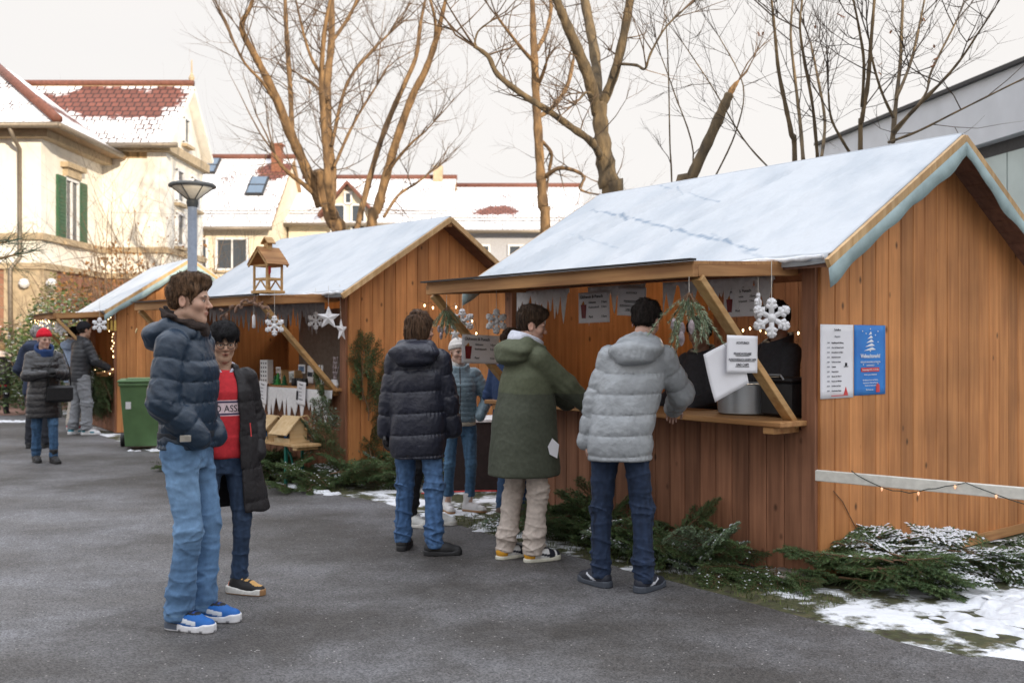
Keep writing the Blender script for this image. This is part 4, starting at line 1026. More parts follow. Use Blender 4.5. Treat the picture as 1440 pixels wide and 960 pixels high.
def price_sign(o, w, h):
    s = sheet(o, w, h, bend=.0)
    z = .003
    text('Glühwein & Punsch', h*.15, T(-w*.44, h*.30, z), s, M_INK, 'headline', xs=.92)
    for i, (a, b) in enumerate((('Glühwein', '3 Euro'), ('Kinderpunsch', '2 Euro'), ('', ''), ('Pfand', '2 Euro'))):
        if a: text(a, h*.10, T(-w*.16, h*(.13-.155*i), z), s, M_INK, 'price_line', xs=.9); text(b, h*.10, T(w*.25, h*(.13-.155*i), z), s, M_INK, 'price_line', xs=.9)
    mb = MB(); mb.prism([(-w*.42, h*.10), (-w*.24, h*.10), (-w*.27, -h*.34), (-w*.39, -h*.34)], 'z', 0, z); mb.build('glass_picture', M_WINE, s)
    mb = MB(); mb.prism([(-w*.40, h*.10), (-w*.33, h*.22), (-w*.30, h*.10)], 'z', 0, z*.9); mb.build('orange_slice', M_ORANGE, s)

FL = {}
def flake_mb(r, t):
    mb = MB()
    for k in range(6):
        a = math.pi/3*k+math.pi/6; d = Vector((math.cos(a), math.sin(a), 0))
        mb.tube([d*.1*r, d*r*.6, d*r*.97], [t*.8, t*.75, t*.7], 8)
        for f, L in ((.48, .30), (.72, .24)):
            for s in (-1, 1):
                b = a+s*math.pi/3; e = Vector((math.cos(b), math.sin(b), 0)); mb.tube([d*r*f, d*r*f+e*r*L], [t*.7, t*.6], 8)
    mb.lathe([(0, -t), (r*.2, -t*.8), (r*.24, 0), (r*.2, t*.8), (0, t)], n=12)
    return mb
def cord(root, y0, y1, name='cord', m=None): mb = MB(); mb.tube([(0, y0, 0), (0, y1, 0)], .0022, 4); mb.build(name, m or M_CORD, root)
def flake(H, px, py, x, r, label, group, t=None, ry=0, up=.25):
    ry += 48
    p = on(H, px, py, x=x); o = hang(H, 'paper_snowflake', p, FRONT, label, 'snowflake', group, ry=ry)
    flake_mb(r, t or r*.11).build('flake', M_FELT, o, smooth=True); cord(o, r*.9, r+up); return o
def star(H, px, py, x, r, label, group, ry=0, rz=0, up=.2):
    ry += 45
    p = on(H, px, py, x=x); o = hang(H, 'paper_star', p, FRONT, label, 'star', group, ry=ry, rz=rz)
    vs = [(0, 0, r*.22), (0, 0, -r*.22)]
    for k in range(10):
        a = math.pi/2+math.pi/5*k; q = r if k % 2 == 0 else r*.42; vs.append((q*math.cos(a), q*math.sin(a), 0))
    fs = [(0, 2+k, 2+(k+1) % 10) for k in range(10)]+[(1, 2+(k+1) % 10, 2+k) for k in range(10)]
    mb = MB(); mb.raw(vs, fs); mb.build('star_body', M_FELT, o, bevel=.003); cord(o, r*.95, r+up)
    return o
def fringe(H, y0, y1, x, ztop, dep, label, m, seed, cat='icicle fringe', spikes=(.05, .10), group='felt icicle fringes', flat_=.10):
    """a felt band cut into icicles, hanging along the opening"""
    p = Vector((x, (y0+y1)/2, ztop)); o = hang(H, 'icicle_fringe', p, FRONT, label, cat, group); L = abs(y1-y0)
    g = random.Random(seed); n = int(L/.012); vs = []; fs = []
    pk = []; a = -L/2
    while a < L/2: w = g.uniform(*spikes); pk.append((a, w, g.uniform(.45, 1.))); a += w*g.uniform(.8, 1.05)
    R_ = 5
    for i in range(n+1):
        u = -L/2+L*i/n; d = flat_*dep
        for (c, w, hh) in pk:
            q = abs(u-c)/(w*.5)
            if q < 1: d = max(d, dep*(flat_+(hh-flat_)*(1-q)**.8))
        for j in range(R_+1): vs.append((u, -d*j/R_, .010*math.sin(u*23+seed)*(j/R_)+.006*math.sin(u*7)))
    for i in range(n):
        for j in range(R_): a = i*(R_+1)+j; fs.append((a, a+1, a+R_+2, a+R_+1))
    mb = MB(); mb.raw(vs, fs); q = mb.build('felt', m, o, smooth=True); s = q.modifiers.new('thickness', 'SOLIDIFY'); s.thickness = .004
    return o

# ---- hut 1: notices and decorations
for (px, py, x, w, label, rz) in (
                                  (835, 432, -.02, .36, 'mulled wine price list hanging under the hatch beside the young man in the parka', 1),
                                  (1042, 424, .02, .30, 'mulled wine price list hanging behind the right hatch brace, above the hanging snowflake', 1)):
    h = w*.68; p = on(H1, px, py, x=x); o = hang(H1, 'price_sign', p, FRONT, label, 'sign', 'mulled wine price lists', rz=rz); price_sign(o, w, h)
for (px, py, y, w, label, rz) in ((676, 491, 2.86, .38, 'mulled wine price list with a glass picture, fixed to the left hatch brace', -2), ):
    h = w*.62; p = on(H1, px, py, y=y); o = hang(H1, 'price_sign', p, GABLE, label, 'sign', 'mulled wine price lists', rz=rz); price_sign(o, w, h)
def notice(px, py, x, w, h, label, rz=0, ry=0, y=None):
    p = on(H1, px, py, x=x) if y is None else on(H1, px, py, y=y); o = hang(H1, 'paper_notice', p, FRONT if y is None else GABLE, label, 'sign', 'printed notices', rz=rz, ry=ry); s = sheet(o, w, h, bend=.0)
    for i, (t_, sz) in enumerate((('ACHTUNG!!', .085), ('', 0), ('PFANDAUSGABE', .085), ('AUSSCHLIESSLICH GEGEN TASSE', .068), ('UND CHIP!!', .085))):
        if t_: text(t_, h*sz*1.15, T(0, h*(.27-.145*i), .003), s, M_INK, 'notice_line', 'CENTER')
        if i >= 2: mb = MB(); mb.lim(-w*(.22 if i != 3 else .40), w*(.22 if i != 3 else .40), h*(.27-.145*i)-.006, h*(.27-.145*i)-.003, 0, .003); mb.build('underline', M_INK, s)
    return o
notice(888, 424, -.05, .30, .215, 'printed notice hanging under the hatch above the head of the man in the grey jacket', -3)
notice(1044, 498, None, .285, .225, 'square printed notice with underlined capitals, fixed on the right hatch brace', -1, y=.10)
p = on(H1, 1024, 519, y=.112); o = hang(H1, 'paper_sheet', p, GABLE, 'blank tilted sheet of paper behind the square notice on the brace', 'paper', rz=20); sheet(o, .31, .30, bend=.012)
flake(H1, 1085, 447, -.42, .125, 'white puffy felt snowflake hanging beside the right hatch brace', 'felt snowflakes of the nearest hut', t=.021, up=.22)
flake(H1, 1066, 434, -.40, .10, 'narrow felt snowflake seen edge on, left of the puffy one', 'felt snowflakes of the nearest hut', t=.018, ry=72, up=.2)
flake(H1, 698, 452, -.75, .10, 'lilac white felt snowflake hanging above the price list on the left brace', 'felt snowflakes of the nearest hut', t=.02, ry=35)
flake(H1, 650, 452, -.55, .11, 'white felt snowflake hanging behind the left hatch brace', 'felt snowflakes of the nearest hut', t=.02, ry=20)
star(H1, 640, 470, -.7, .06, 'small white star hanging under the snowy fir twig at the left brace', 'white hanging stars')
fringe(H1, .35, 1.35, .02, 1.955, .26, 'white icicle fringe along the right half of the nearest hut opening', M_FELT, 5)
fringe(H1, 1.5, 2.15, .0, 1.955, .34, 'pale icicle fringe in the middle of the nearest hut opening', M_FELT, 6)
fringe(H1, 2.35, 3.05, -.02, 1.955, .36, 'white icicle fringe at the left end of the nearest hut opening', M_FELT, 8)

# ---- conifer sprays
M_NEEDLE = mat('fir_needle', (.14, .21, .075), .5, col2=(.06, .11, .045), scale=5, island=.3)
M_NEEDLEB = mat('fir_needle_blue', (.24, .33, .21), .6, col2=(.12, .18, .10), scale=5, island=.3)
M_NEEDLEP = mat('fir_needle_frosted', (.40, .48, .34), .6, col2=(.20, .28, .16), scale=5, island=.3)
M_STEM = mat('fir_stem', (.16, .09, .05), .8, var=.2)
M_CONE = mat('cone', (.30, .19, .14), .8, var=.3, scale=30); M_CONES = mat('cone_frosted', (.40, .34, .36), .85, var=.25, scale=40)
def bough_meshes(L, g, dense=1., snow=0., spread=.9, droop=.25):
    """one flat conifer bough along +Y: a stem, its side twigs and their needles"""
    st, nd, sn = MB(), MB(), MB()
    def twg(p, d, L, r, lvl, nrm):
        n = 6; pts = [p]; 
        for i in range(n):
            d = (d+Vector((g.gauss(0, .06), g.gauss(0, .06), g.gauss(0, .05)-droop*.05))).normalized(); pts.append(pts[-1]+d*L/n)
        st.tube(pts, [r*(1-.75*i/n) for i in range(n+1)], 4, cap=False)
        side = d.cross(nrm).normalized()
        if lvl < 2:
            m = int((9 if lvl == 0 else 5)*dense)
            for k in range(m):
                u = .12+.83*(k+g.random()*.5)/m; q = pts[int(u*n)].lerp(pts[min(int(u*n)+1, n)], u*n-int(u*n))
                for s in (-1, 1):
                    twg(q, (d*.75+side*s*spread+nrm*g.gauss(0, .12)).normalized(), L*(.48 if lvl == 0 else .42)*(1.1-u*.75)*g.uniform(.8, 1.15), r*.5, lvl+1, nrm)
        nn = int(L*(330 if lvl else 150)*dense)
        for k in range(nn):
            u = g.random(); i = min(int(u*n), n-1); q = pts[i].lerp(pts[i+1], u*n-i); a = g.uniform(0, 6.28)
            o = side*math.cos(a)+nrm*(math.sin(a)*.7+.2); e = (o+d*.8).normalized()*g.uniform(.018, .030); w = d.cross(e).normalized()*.0027
            nd.raw([q-w, q+w, q+e], [(0, 1, 2)])
        if snow and lvl:
            for k in range(int(L*26*snow)):
                u = g.random(); i = min(int(u*n), n-1); q = pts[i].lerp(pts[i+1], u*n-i)+nrm*.009
                rr = g.uniform(.006, .016)
                sn.raw([q+d*rr*1.5, q+side*rr, q-d*rr*1.5, q-side*rr, q+nrm*rr*.7], [(0, 1, 4), (1, 2, 4), (2, 3, 4), (3, 0, 4)])
    twg(Vector((0, 0, 0)), Vector((0, 1, 0)), L, .008, 0, Vector((0, 0, 1)))
    return st, nd, sn
BG = random.Random(55); PROTO = []
for i, (sn, nm) in enumerate(((0, M_NEEDLE), (0, M_NEEDLE), (.25, M_NEEDLE), (1.6, M_NEEDLE), (.6, M_NEEDLEB), (2.2, M_NEEDLE))):
    st, nd, s_ = bough_meshes(.62, BG, 1.0, sn, spread=.8+.1*(i % 3))
    r = empty('fir_branch', (0, 0, 0)); st.build('stem', M_STEM, r, fix=False); nd.build('needles', nm, r, fix=False)
    if sn: tag(s_.build('snow', M_SNOW, r, fix=False), kind='stuff')
    PROTO.append(r)
USED = set()
def bough(kind, pos, yaw, pitch, roll, sc, label, group):
    """yaw: heading of the tip on the ground, pitch: tip upwards"""
    if kind not in USED: o = PROTO[kind]; USED.add(kind)
    else: o = copy_tree(PROTO[kind])
    o.matrix_world = Matrix.Translation(pos) @ Matrix.Rotation(R(yaw), 4, 'Z') @ Matrix.Rotation(R(pitch), 4, 'X') @ Matrix.Rotation(R(roll), 4, 'Y') @ Matrix.Scale(sc, 4)
    tag(o, label, 'fir branch', group); return o
g = random.Random(4)
ya = math.degrees(H1.rz)
# along the front of the nearest hut
for i in range(78):
    y = .05+2.3*(i/77)**1.0; tall = .5+.5*math.sin(i*1.3)
    d = g.uniform(.06, .36); x = -d
    k = g.choice((0, 1, 0, 1, 2, 4)) if y > .5 else g.choice((0, 2, 1))
    bough(k, H1.pt(x, y, g.uniform(.03, .08+.12*tall)*(1 if y > .5 else .5)), ya+g.uniform(50, 230), g.uniform(-4, 30 if y > .6 else 8), g.uniform(-35, 35), g.uniform(.5, .8)*(1 if y > .7 else .8), 'green fir branch in the heap along the front of the nearest hut', 'fir branches before the nearest hut')
for (y, k) in ((.75, 4), (.6, 4), (1.15, 1), (1.7, 0), (2.05, 1), (1.0, 0)):
    bough(k, H1.pt(-.16, y, .08), ya+g.uniform(60, 200), g.uniform(28, 46), g.uniform(-40, 40), .85, 'fir branch standing up against the front of the nearest hut', 'fir branches standing before the nearest hut')
# snowy heap at its near corner
for i in range(84):
    t_ = g.random(); x = -.05+1.15*t_; y = -.10-.40*g.random()-.1*t_
    k = g.choice((3, 5, 3, 2)) if x > .15 else g.choice((0, 1, 0, 2))
    bough(k, H1.pt(x, y, .05+.26*g.random()**1.3*(1-abs(t_-.4))*(1+.8*(y+.3))), ya+g.uniform(-150, 20), g.uniform(-14, 8), g.uniform(-25, 25), g.uniform(.6, .95), 'snow covered fir branch in the heap at the near corner of the nearest hut' if k in (3, 5) else 'green fir branch in the heap at the near corner of the nearest hut', 'fir branches at the near corner, '+('snowy' if k in (3, 5) else 'green'))
for i in range(10):
    bough(3 if i % 2 else 2, H1.pt(g.uniform(1.5, 2.6), -g.uniform(.15, .55), .03), ya+g.uniform(-180, 180), g.uniform(-4, 5), g.uniform(-20, 20), .6, 'fir branch lying in the snow beside the gable of the nearest hut', 'fir branches beside the gable')
# along the middle hut and up its corner
for i in range(44):
    y = -.15+2.7*i/43; k = g.choice((0, 1, 2, 0, 4, 1))
    bough(k, H2.pt(-g.uniform(.1, .62), y, g.uniform(.03, .16)), math.degrees(H2.rz)+g.uniform(60, 260), g.uniform(-5, 28), g.uniform(-35, 35), g.uniform(.7, 1.0), 'fir branch in the heap along the front of the middle hut', 'fir branches before the middle hut')
for i in range(20):
    x = g.uniform(-.05, .55); k = g.choice((0, 1, 4, 2))
    bough(k, H2.pt(x, -g.uniform(.1, .55), g.uniform(.03, .22)), math.degrees(H2.rz)+g.uniform(-180, 60), g.uniform(-5, 25), g.uniform(-35, 35), g.uniform(.7, 1.05), 'fir branch in the heap beside the gable of the middle hut', 'fir branches beside the middle hut gable')
for i in range(15):
    bough(g.choice((0, 1, 1)), H2.pt(g.uniform(.12, .5), -.09, .18+.07*i), math.degrees(H2.rz)+g.uniform(-40, 40), g.uniform(50, 85), g.uniform(-60, 60), .85, 'fir branch fastened upright to the gable corner of the middle hut', 'fir branches up the middle hut corner')
for (y, z, k, pt) in ((.12, .5, 4, 70), (.3, .3, 4, 62), (.18, .75, 2, 80), (.45, .25, 2, 55), (.1, .2, 0, 75)):
    bough(k, H2.pt(-.12, y, z), math.degrees(H2.rz)+g.uniform(60, 130), pt, g.uniform(-40, 40), .8, 'pale fir branch leaning on the front corner of the middle hut', 'fir branches leaning on the middle hut corner')
# hut 3: a green hedge of boughs hides its front
for i in range(34):
    y = .02+1.7*g.random(); bough(g.choice((0, 1)), H3.pt(-.07-.05*g.random(), y, g.uniform(.1, .72)), math.degrees(H3.rz)+g.uniform(60, 120), g.uniform(50, 95), g.uniform(-50, 50), .95, 'dark fir branch covering the front panel of the farthest hut', 'fir branches on the farthest hut')

def cone(root, p, L, m, name='cone', d=(0, 0, -1)):
    q = Vector(d).to_track_quat('Z', 'Y').to_matrix(); mb = MB(); prof = []
    for i in range(15):
        u = i/14; r = L*.26*math.sin(math.pi*min(1, .08+u*.92))**.7; prof += [(r*.8, u*L), (r, u*L+L*.03)]
    mb.lathe(prof, p, 10, q); return mb.build(name, m, root)
def posy(H, px, py, x, label, up=.16, sc=1., blue=True):
    p = on(H, px, py, x=x); o = hang(H, 'fir_posy', p, FRONT, label, 'fir posy', 'hanging posies of fir twigs and cones'); gg = random.Random(px)
    st, nd = MB(), MB()
    for k in range(24):
        d = Vector((gg.uniform(-1.1, 1.1), -1, gg.uniform(-.9, .9))).normalized(); L = gg.uniform(.15, .31)*sc; q = Vector((0, up*.9, 0)); pts = [q]
        for i in range(5): d = (d+Vector((gg.gauss(0, .12), -.08, gg.gauss(0, .12)))).normalized(); pts.append(pts[-1]+d*L/5)
        st.tube(pts, .0025, 4)
        for i in range(170):
            u = gg.uniform(.2, 1)*4.99; a = pts[int(u)].lerp(pts[int(u)+1], u-int(u)); e = (Vector((gg.gauss(0, 1), gg.gauss(0, 1), gg.gauss(0, 1))).normalized()+d*.6)*.019*sc
            w = e.cross(d).normalized()*.0024; nd.raw([a-w, a+w, a+e], [(0, 1, 2)])
    st.build('twigs', M_STEM, o, fix=False); nd.build('needles', M_NEEDLEP, o, fix=False)
    for (cx, cy, cz) in ((.0, .0, .05), (.05, .01, .04), (-.05, .02, .05), (.015, -.045, .07)): cone(o, (cx*sc, cy*sc-.03, cz*sc), .068*sc, M_CONES, d=(.1, -1, 0.1))
    cord(o, up*.9, up*.9+.1); return o
posy(H1, 969, 446, -1.03, 'bunch of fir twigs with frosted cones hanging at the right front corner of the hatch', .16, 1.22)
posy(H1, 628, 455, -1.0, 'snowy fir twigs with cones hanging at the left front corner of the hatch', .14, .85)

# ---- fairy lights
def lights(name, pts, label, sag=.0, every=.16, bulbm=None, r=.006, cat='fairy lights', group='strings of fairy lights', fold=.012, seed=0):
    o = empty(name, pts[0], 0, label, cat, group); g = random.Random(seed); P = []
    base = Vector(pts[0])
    for a, b in zip(pts, pts[1:]):
        a, b = Vector(a), Vector(b); n = max(2, int((b-a).length/.05))
        for i in range(n): u = i/n; P.append(a.lerp(b, u)-base-Vector((0, 0, sag*4*u*(1-u)))+Vector((g.gauss(0, fold), g.gauss(0, fold), g.gauss(0, fold))))
    P.append(Vector(pts[-1])-base)
    mb = MB(); mb.tube(P, .0026, 4); mb.build('wire', M_WIRE, o)
    acc = 0; bl = None; cnt = 0
    for a, b in zip(P, P[1:]):
        acc += (b-a).length
        if acc > every and cnt < 95:
            acc = 0; cnt += 1
            if bl is None:
                mb = MB(); mb.lathe([(r*.4, 0), (r, -r*.8), (r*.8, -r*2.2), (r*.2, -r*3.4)], (0, 0, 0), 6); bl = mb.build('bulb', bulbm or M_BULB, o); c = bl
            else: c = bl.copy(); COL.objects.link(c); c.parent = o
            c.location = b
    return o
lights('fairy_lights', [H3.pt(-.06, .06, .95), H3.pt(-.06, .05, 1.5), H3.pt(-.08, .06, 1.93)], 'fairy lights winding up the corner post of the farthest hut', every=.045, r=.007, fold=.03, seed=1)
lights('fairy_lights', [H3.pt(-.95, .1, 1.86), H3.pt(-.96, 1.1, 1.86), H3.pt(-.95, 2.2, 1.86)], 'fairy lights along the hatch edge of the farthest hut', every=.06, r=.006, fold=.03, seed=2)
lights('fairy_lights', [H3.pt(-.2, .1, 1.03), H3.pt(-.22, 1.0, 1.03)], 'fairy lights lying along the counter of the farthest hut', every=.07, r=.006, fold=.03, seed=3)
lights('fairy_lights', [H1.pt(2.6, 3.1, 1.8), H1.pt(2.6, 2.3, 1.62), H1.pt(2.6, 1.4, 1.75), H1.pt(2.6, .3, 1.6)], 'fairy lights strung along the inside rear wall of the nearest hut', every=.09, r=.009, sag=.05, seed=4)
lights('fairy_lights', [H1.pt(2.6, 2.7, 1.25), H1.pt(2.58, 1.5, 1.28)], 'lower string of fairy lights inside the nearest hut', every=.12, r=.008, seed=5)
lights('fairy_lights', [H2.pt(.9, -.10, 1.98), H2.pt(1.5, -.10, 1.92), H2.pt(1.75, -.10, 1.75), H2.pt(1.8, -.1, 1.35)], 'fairy lights across the gable of the middle hut', every=.09, r=.009, sag=.03, seed=6)

# ---- the white rail with its lights
r0 = H1.pt(-.09, -.05, .69); r1 = Vector((3.35, 4.98, .69))
rail = empty('barrier_rail', (r1.x, r1.y, 0), 0, 'cream painted wooden rail running from the near hut corner to the right edge', 'rail'); b0 = Vector((r1.x, r1.y, 0))
mb = MB(); mb.bar(r0-b0, r1-b0, .03, .068, bev=.004); mb.build('plank', M_CREAM, rail)
mb = MB(); mb.lim(-.04, .04, .02, .10, 0, .78, bev=.005); mb.build('post', M_CREAM, rail)
P = [r0.lerp(r1, u)+Vector((-.012, -.022, dz)) for u, dz in ((.12, .05), (.16, .0), (.22, -.035), (.3, -.05), (.38, -.01), (.46, .035), (.52, .0), (.6, -.05), (.68, -.05), (.76, -.02), (.84, -.05), (.95, .0))]
lights('fairy_lights', P, 'fairy lights wound round the cream rail at the right', every=.2, bulbm=mat('bulb_dull', (.75, .45, .3), .3, emit=((1., .5, .25), .8)), r=.007, fold=.004, seed=7)
mb = MB(); P = [on(H1, x, y, y=-.03) for x, y in ((1172, 690), (1185, 705), (1200, 735), (1215, 760), (1240, 785), (1262, 800))]; P = [H1.M @ p for p in P]; bb = P[0]
o = empty('dry_stalk', bb, 0, 'thin dry stalk hanging down the gable boards under the cream rail', 'stalk'); mb.tube([p-bb for p in P], .003, 4); mb.tube([P[3]-bb, P[3]-bb+Vector((.05, 0, .06))], .002, 4); mb.build('stem', M_STEM, o)

# ---- the two posters on the gable
pa, pb = on(H1, 1154, 508, y=-.029), on(H1, 1200, 508, y=-.029); pl = (pa+pb)/2; w1 = pb.x-pa.x; h1 = .47
o = hang(H1, 'programme_poster', pl, GABLE, 'white printed programme list on the gable, left of the blue poster', 'poster', rz=0); s = sheet(o, w1, h1, bend=.001, name='sheet')
text('Schulfest', .02, T(0, .195, .003), s, M_INK, 'headline', 'CENTER'); text('Programm', .014, T(0, .155, .003), s, M_GREYINK, 'headline', 'CENTER')
lines = ['Begrüßung und Eröffnung', 'Chor der Klassen 5 und 6', 'Adventslieder der Bläser', 'Bastelstube im Saal', 'Vorlesen am Kamin', 'Tombola', 'Schulorchester', 'Theater der Klasse 7', 'Besuch vom Nikolaus', 'Stockbrot am Feuer', 'Gemeinsames Singen']
for i, t_ in enumerate(lines):
    yy = .115-.0305*i; text('%d:%02d' % (11+i//2, 30*(i % 2)), .0125, T(-.115, yy, .003), s, M_GREYINK, 'time'); text(t_, .0125, T(-.065, yy, .003), s, M_INK, 'entry')
mb = MB(); mb.lim(.085, .105, -.03, -.01, 0, .003); mb.lim(.072, .118, -.036, -.032, 0, .0031); mb.build('small_print_mark', M_INK, s)
mb = MB(); mb.prism([(.07, -.215), (.115, -.215), (.0925, -.165)], 'z', 0, .003); mb.lim(-.065, .115, -.221, -.217, 0, .003); mb.build('red_tree_mark', M_RED, s)
pa, pb = on(H1, 1201.5, 506, y=-.027), on(H1, 1245, 506, y=-.027); pl = (pa+pb)/2; w2 = pb.x-pa.x; h2 = .46
o = hang(H1, 'event_poster', pl, GABLE, 'blue Christmas market poster with a drawn white tree and a red band', 'poster', rz=0); s = sheet(o, w2, h2, M_BLUE, bend=.001, name='sheet')
mb = MB()
for k in range(5):
    wd_ = .018+.013*k; yy = .185-.026*k; mb.prism([(-wd_, yy-.02), (wd_*.9, yy-.012), (wd_*.3, yy+.004)], 'z', 0, .003)
mb.lim(-.004, .004, .055, .08, 0, .003); mb.build('tree_drawing', M_WHITEINK, s)
mb = MB()
for (x, y) in ((-.09, .19), (-.05, .175), (.0, .205), (.06, .165), (.09, .19), (.09, .12), (-.08, -.03), (.09, -.025)): mb.lathe([(.0045, 0), (.0045, .003)], (x, y, 0), 8)
mb.build('snow_dots', M_WHITEINK, s)
text('Weihnachtsmarkt!', .037, T(0, .015, .003), s, M_WHITEINK, 'headline', 'CENTER', bold=.0006, xs=.82)
text('HERZLICHE EINLADUNG ZUM BUNTEN', .0145, T(0, -.018, .003), s, M_WHITEINK, 'subtitle', 'CENTER', xs=.9); text('ADVENTSFEST', .0145, T(0, -.04, .003), s, M_WHITEINK, 'subtitle', 'CENTER')
mb = MB(); mb.lim(-.105, .105, -.077, -.05, 0, .0025); mb.build('red_band', M_RED, s); text('Donnerstag 14.12., 11-17 Uhr', .0165, T(0, -.069, .0035), s, M_WHITEINK, 'date', 'CENTER', xs=.95)
for i, t_ in enumerate(('Auf dem ganzen Schulgelände', '', 'Mit Glühwein, Punsch und Waffeln,', 'Bastelarbeiten, Musik und Gesang,', 'Tombola und vielem mehr')):
    if t_: text(t_, .0125, T(0, -.1-.018*i, .003), s, M_WHITEINK, 'body_text', 'CENTER')
mb = MB(); mb.lim(.068, .108, -.215, -.165, 0, .003); mb.prism([(.075, -.165), (.088, -.15), (.10, -.165)], 'z', 0, .003); mb.build('red_gift', M_RED, s)
text('Wir freuen uns', .014, T(-.01, -.2, .003), s, M_WHITEINK, 'closing_line', 'CENTER')

# ---- things on the nearest hut's counter
p = on(H1, 1048, 585, x=.12); p.z = 1.022
o = hang(H1, 'stock_pot', p, Matrix.Identity(4), 'large pale steel pot standing on the counter behind the notices', 'pot')
mb = MB(); mb.lathe([(.17, 0), (.185, .01), (.185, .205), (.19, .21), (.175, .212), (.17, .05), (0, .05)], n=28); mb.build('pot_body', M_STEEL, o, smooth=True, angle=40)
for s_ in (-1, 1): mb = MB(); mb.tube([(s_*.185, -.05, .16), (s_*.22, -.04, .17), (s_*.22, .04, .17), (s_*.185, .05, .16)], .008, 6); mb.build('handle', M_STEEL, o)
p = on(H1, 1112, 575, x=.14); p.z = 1.022
o = hang(H1, 'coffee_machine', p, Matrix.Rotation(R(-4), 4, 'Z'), 'black boxy machine with a lid standing at the right end of the counter', 'machine')
mb = MB(); mb.lim(-.14, .14, -.13, .13, .012, .23, bev=.012); mb.build('casing', M_BLACK, o)
mb = MB(); mb.lim(-.148, .148, -.138, .138, .232, .262, bev=.01); mb.build('lid', M_BLACK, o)
mb = MB(); mb.tube([(-.152, -.07, .25), (-.17, -.06, .28), (-.17, .06, .28), (-.152, .07, .25)], .007, 6); mb.build('handle', M_STEEL, o)
mb = MB(); mb.lathe([(.02, 0), (.02, .003)], (0, 0, 0), 12, Matrix.Rotation(R(-90), 3, 'Y')); q = mb.build('emblem', M_STEEL, o); q.location = (-.14, .05, .14)
for (px, ds, lab, mm) in ((812, .02, 'white stack of paper plates on the counter before the man in the green parka', M_WHITE), ):
    p = on(H1, px, 566, x=-.18); p.z = 1.022; o = hang(H1, 'paper_plates', p, Matrix.Identity(4), lab, 'plates'); mb = MB()
    mb.lathe([(.06, 0), (.095, .012), (.1, .014), (.1, .03), (.08, .026), (0, .022)], n=20); mb.build('plate_stack', mm, o, smooth=True)
for k, (y, x) in enumerate(((1.75, .05), (1.62, .12), (1.9, .15))):
    o = hang(H1, 'mug', (x, y, 1.022), Matrix.Identity(4), ('dark red mug on the counter left of the grey jacket', 'dark red mug standing behind the first one on the counter', 'dark red mug nearest the paper plates')[k], 'mug', 'mugs on the counter')
    mb = MB(); mb.lathe([(.034, 0), (.04, .01), (.042, .095), (.038, .095), (.035, .015), (0, .015)], n=16); b_ = mb.build('cup', M_WINE, o, smooth=True)
    mb = MB(); mb.tube([(0, .04, .075), (0, .066, .07), (0, .066, .035), (0, .04, .025)], .006, 6); mb.build('handle', M_WINE, o)
# partition inside with a lit warm board
pa, pb = on(H1, 745, 520, x=1.7), on(H1, 832, 520, x=1.7); o = hang(H1, 'inner_partition', (1.7, (pa.y+pb.y)/2, .11), Matrix.Identity(4), 'reddish board partition inside the nearest hut', 'partition'); mb = MB()
for i in range(7): mb.lim(0, .02, -.45+i*.13, -.45+i*.13+.126, 0, 1.86)
mb.build('boards', wood('wood_partition', (.56, .19, .105), (.42, .13, .07), island=.1), o)
mb = MB(); mb.lim(-.03, .05, .47, .55, 0, 1.87); mb.build('stud', W_PALE, o)
# a warm lamp under each hut roof (the huts are lit inside)
for H, y, pw in ((H1, 1.9, 16), (H2, 2.1, 15), (H3, 1.1, 6)):
    o = hang(H, 'hut_lamp', (H.W*.6, y, 2.3), Matrix.Identity(4), 'warm bulb lamp under the roof of the '+{id(H1): 'nearest', id(H2): 'middle', id(H3): 'farthest'}[id(H)]+' hut', 'lamp', 'lamps inside the huts')
    mb = MB(); mb.lathe([(.0, -.05), (.03, -.035), (.035, 0), (.015, .05), (.015, .07), (0, .07)], n=12); mb.build('bulb', mat('lamp_glow', (1, .8, .5), emit=((1, .7, .4), 9.)), o, smooth=True)
    mb = MB(); mb.tube([(0, 0, .07), (0, 0, .3)], .004, 5); mb.build('cable', M_BLACK, o)
    ld = bpy.data.lights.new('lamp_light', 'POINT'); ld.energy = pw; ld.color = (1, .80, .58); ld.shadow_soft_size = .05
    lo_ = bpy.data.objects.new('lamp_light', ld); COL.objects.link(lo_); lo_.parent = o; lo_.location = (0, 0, -.08)

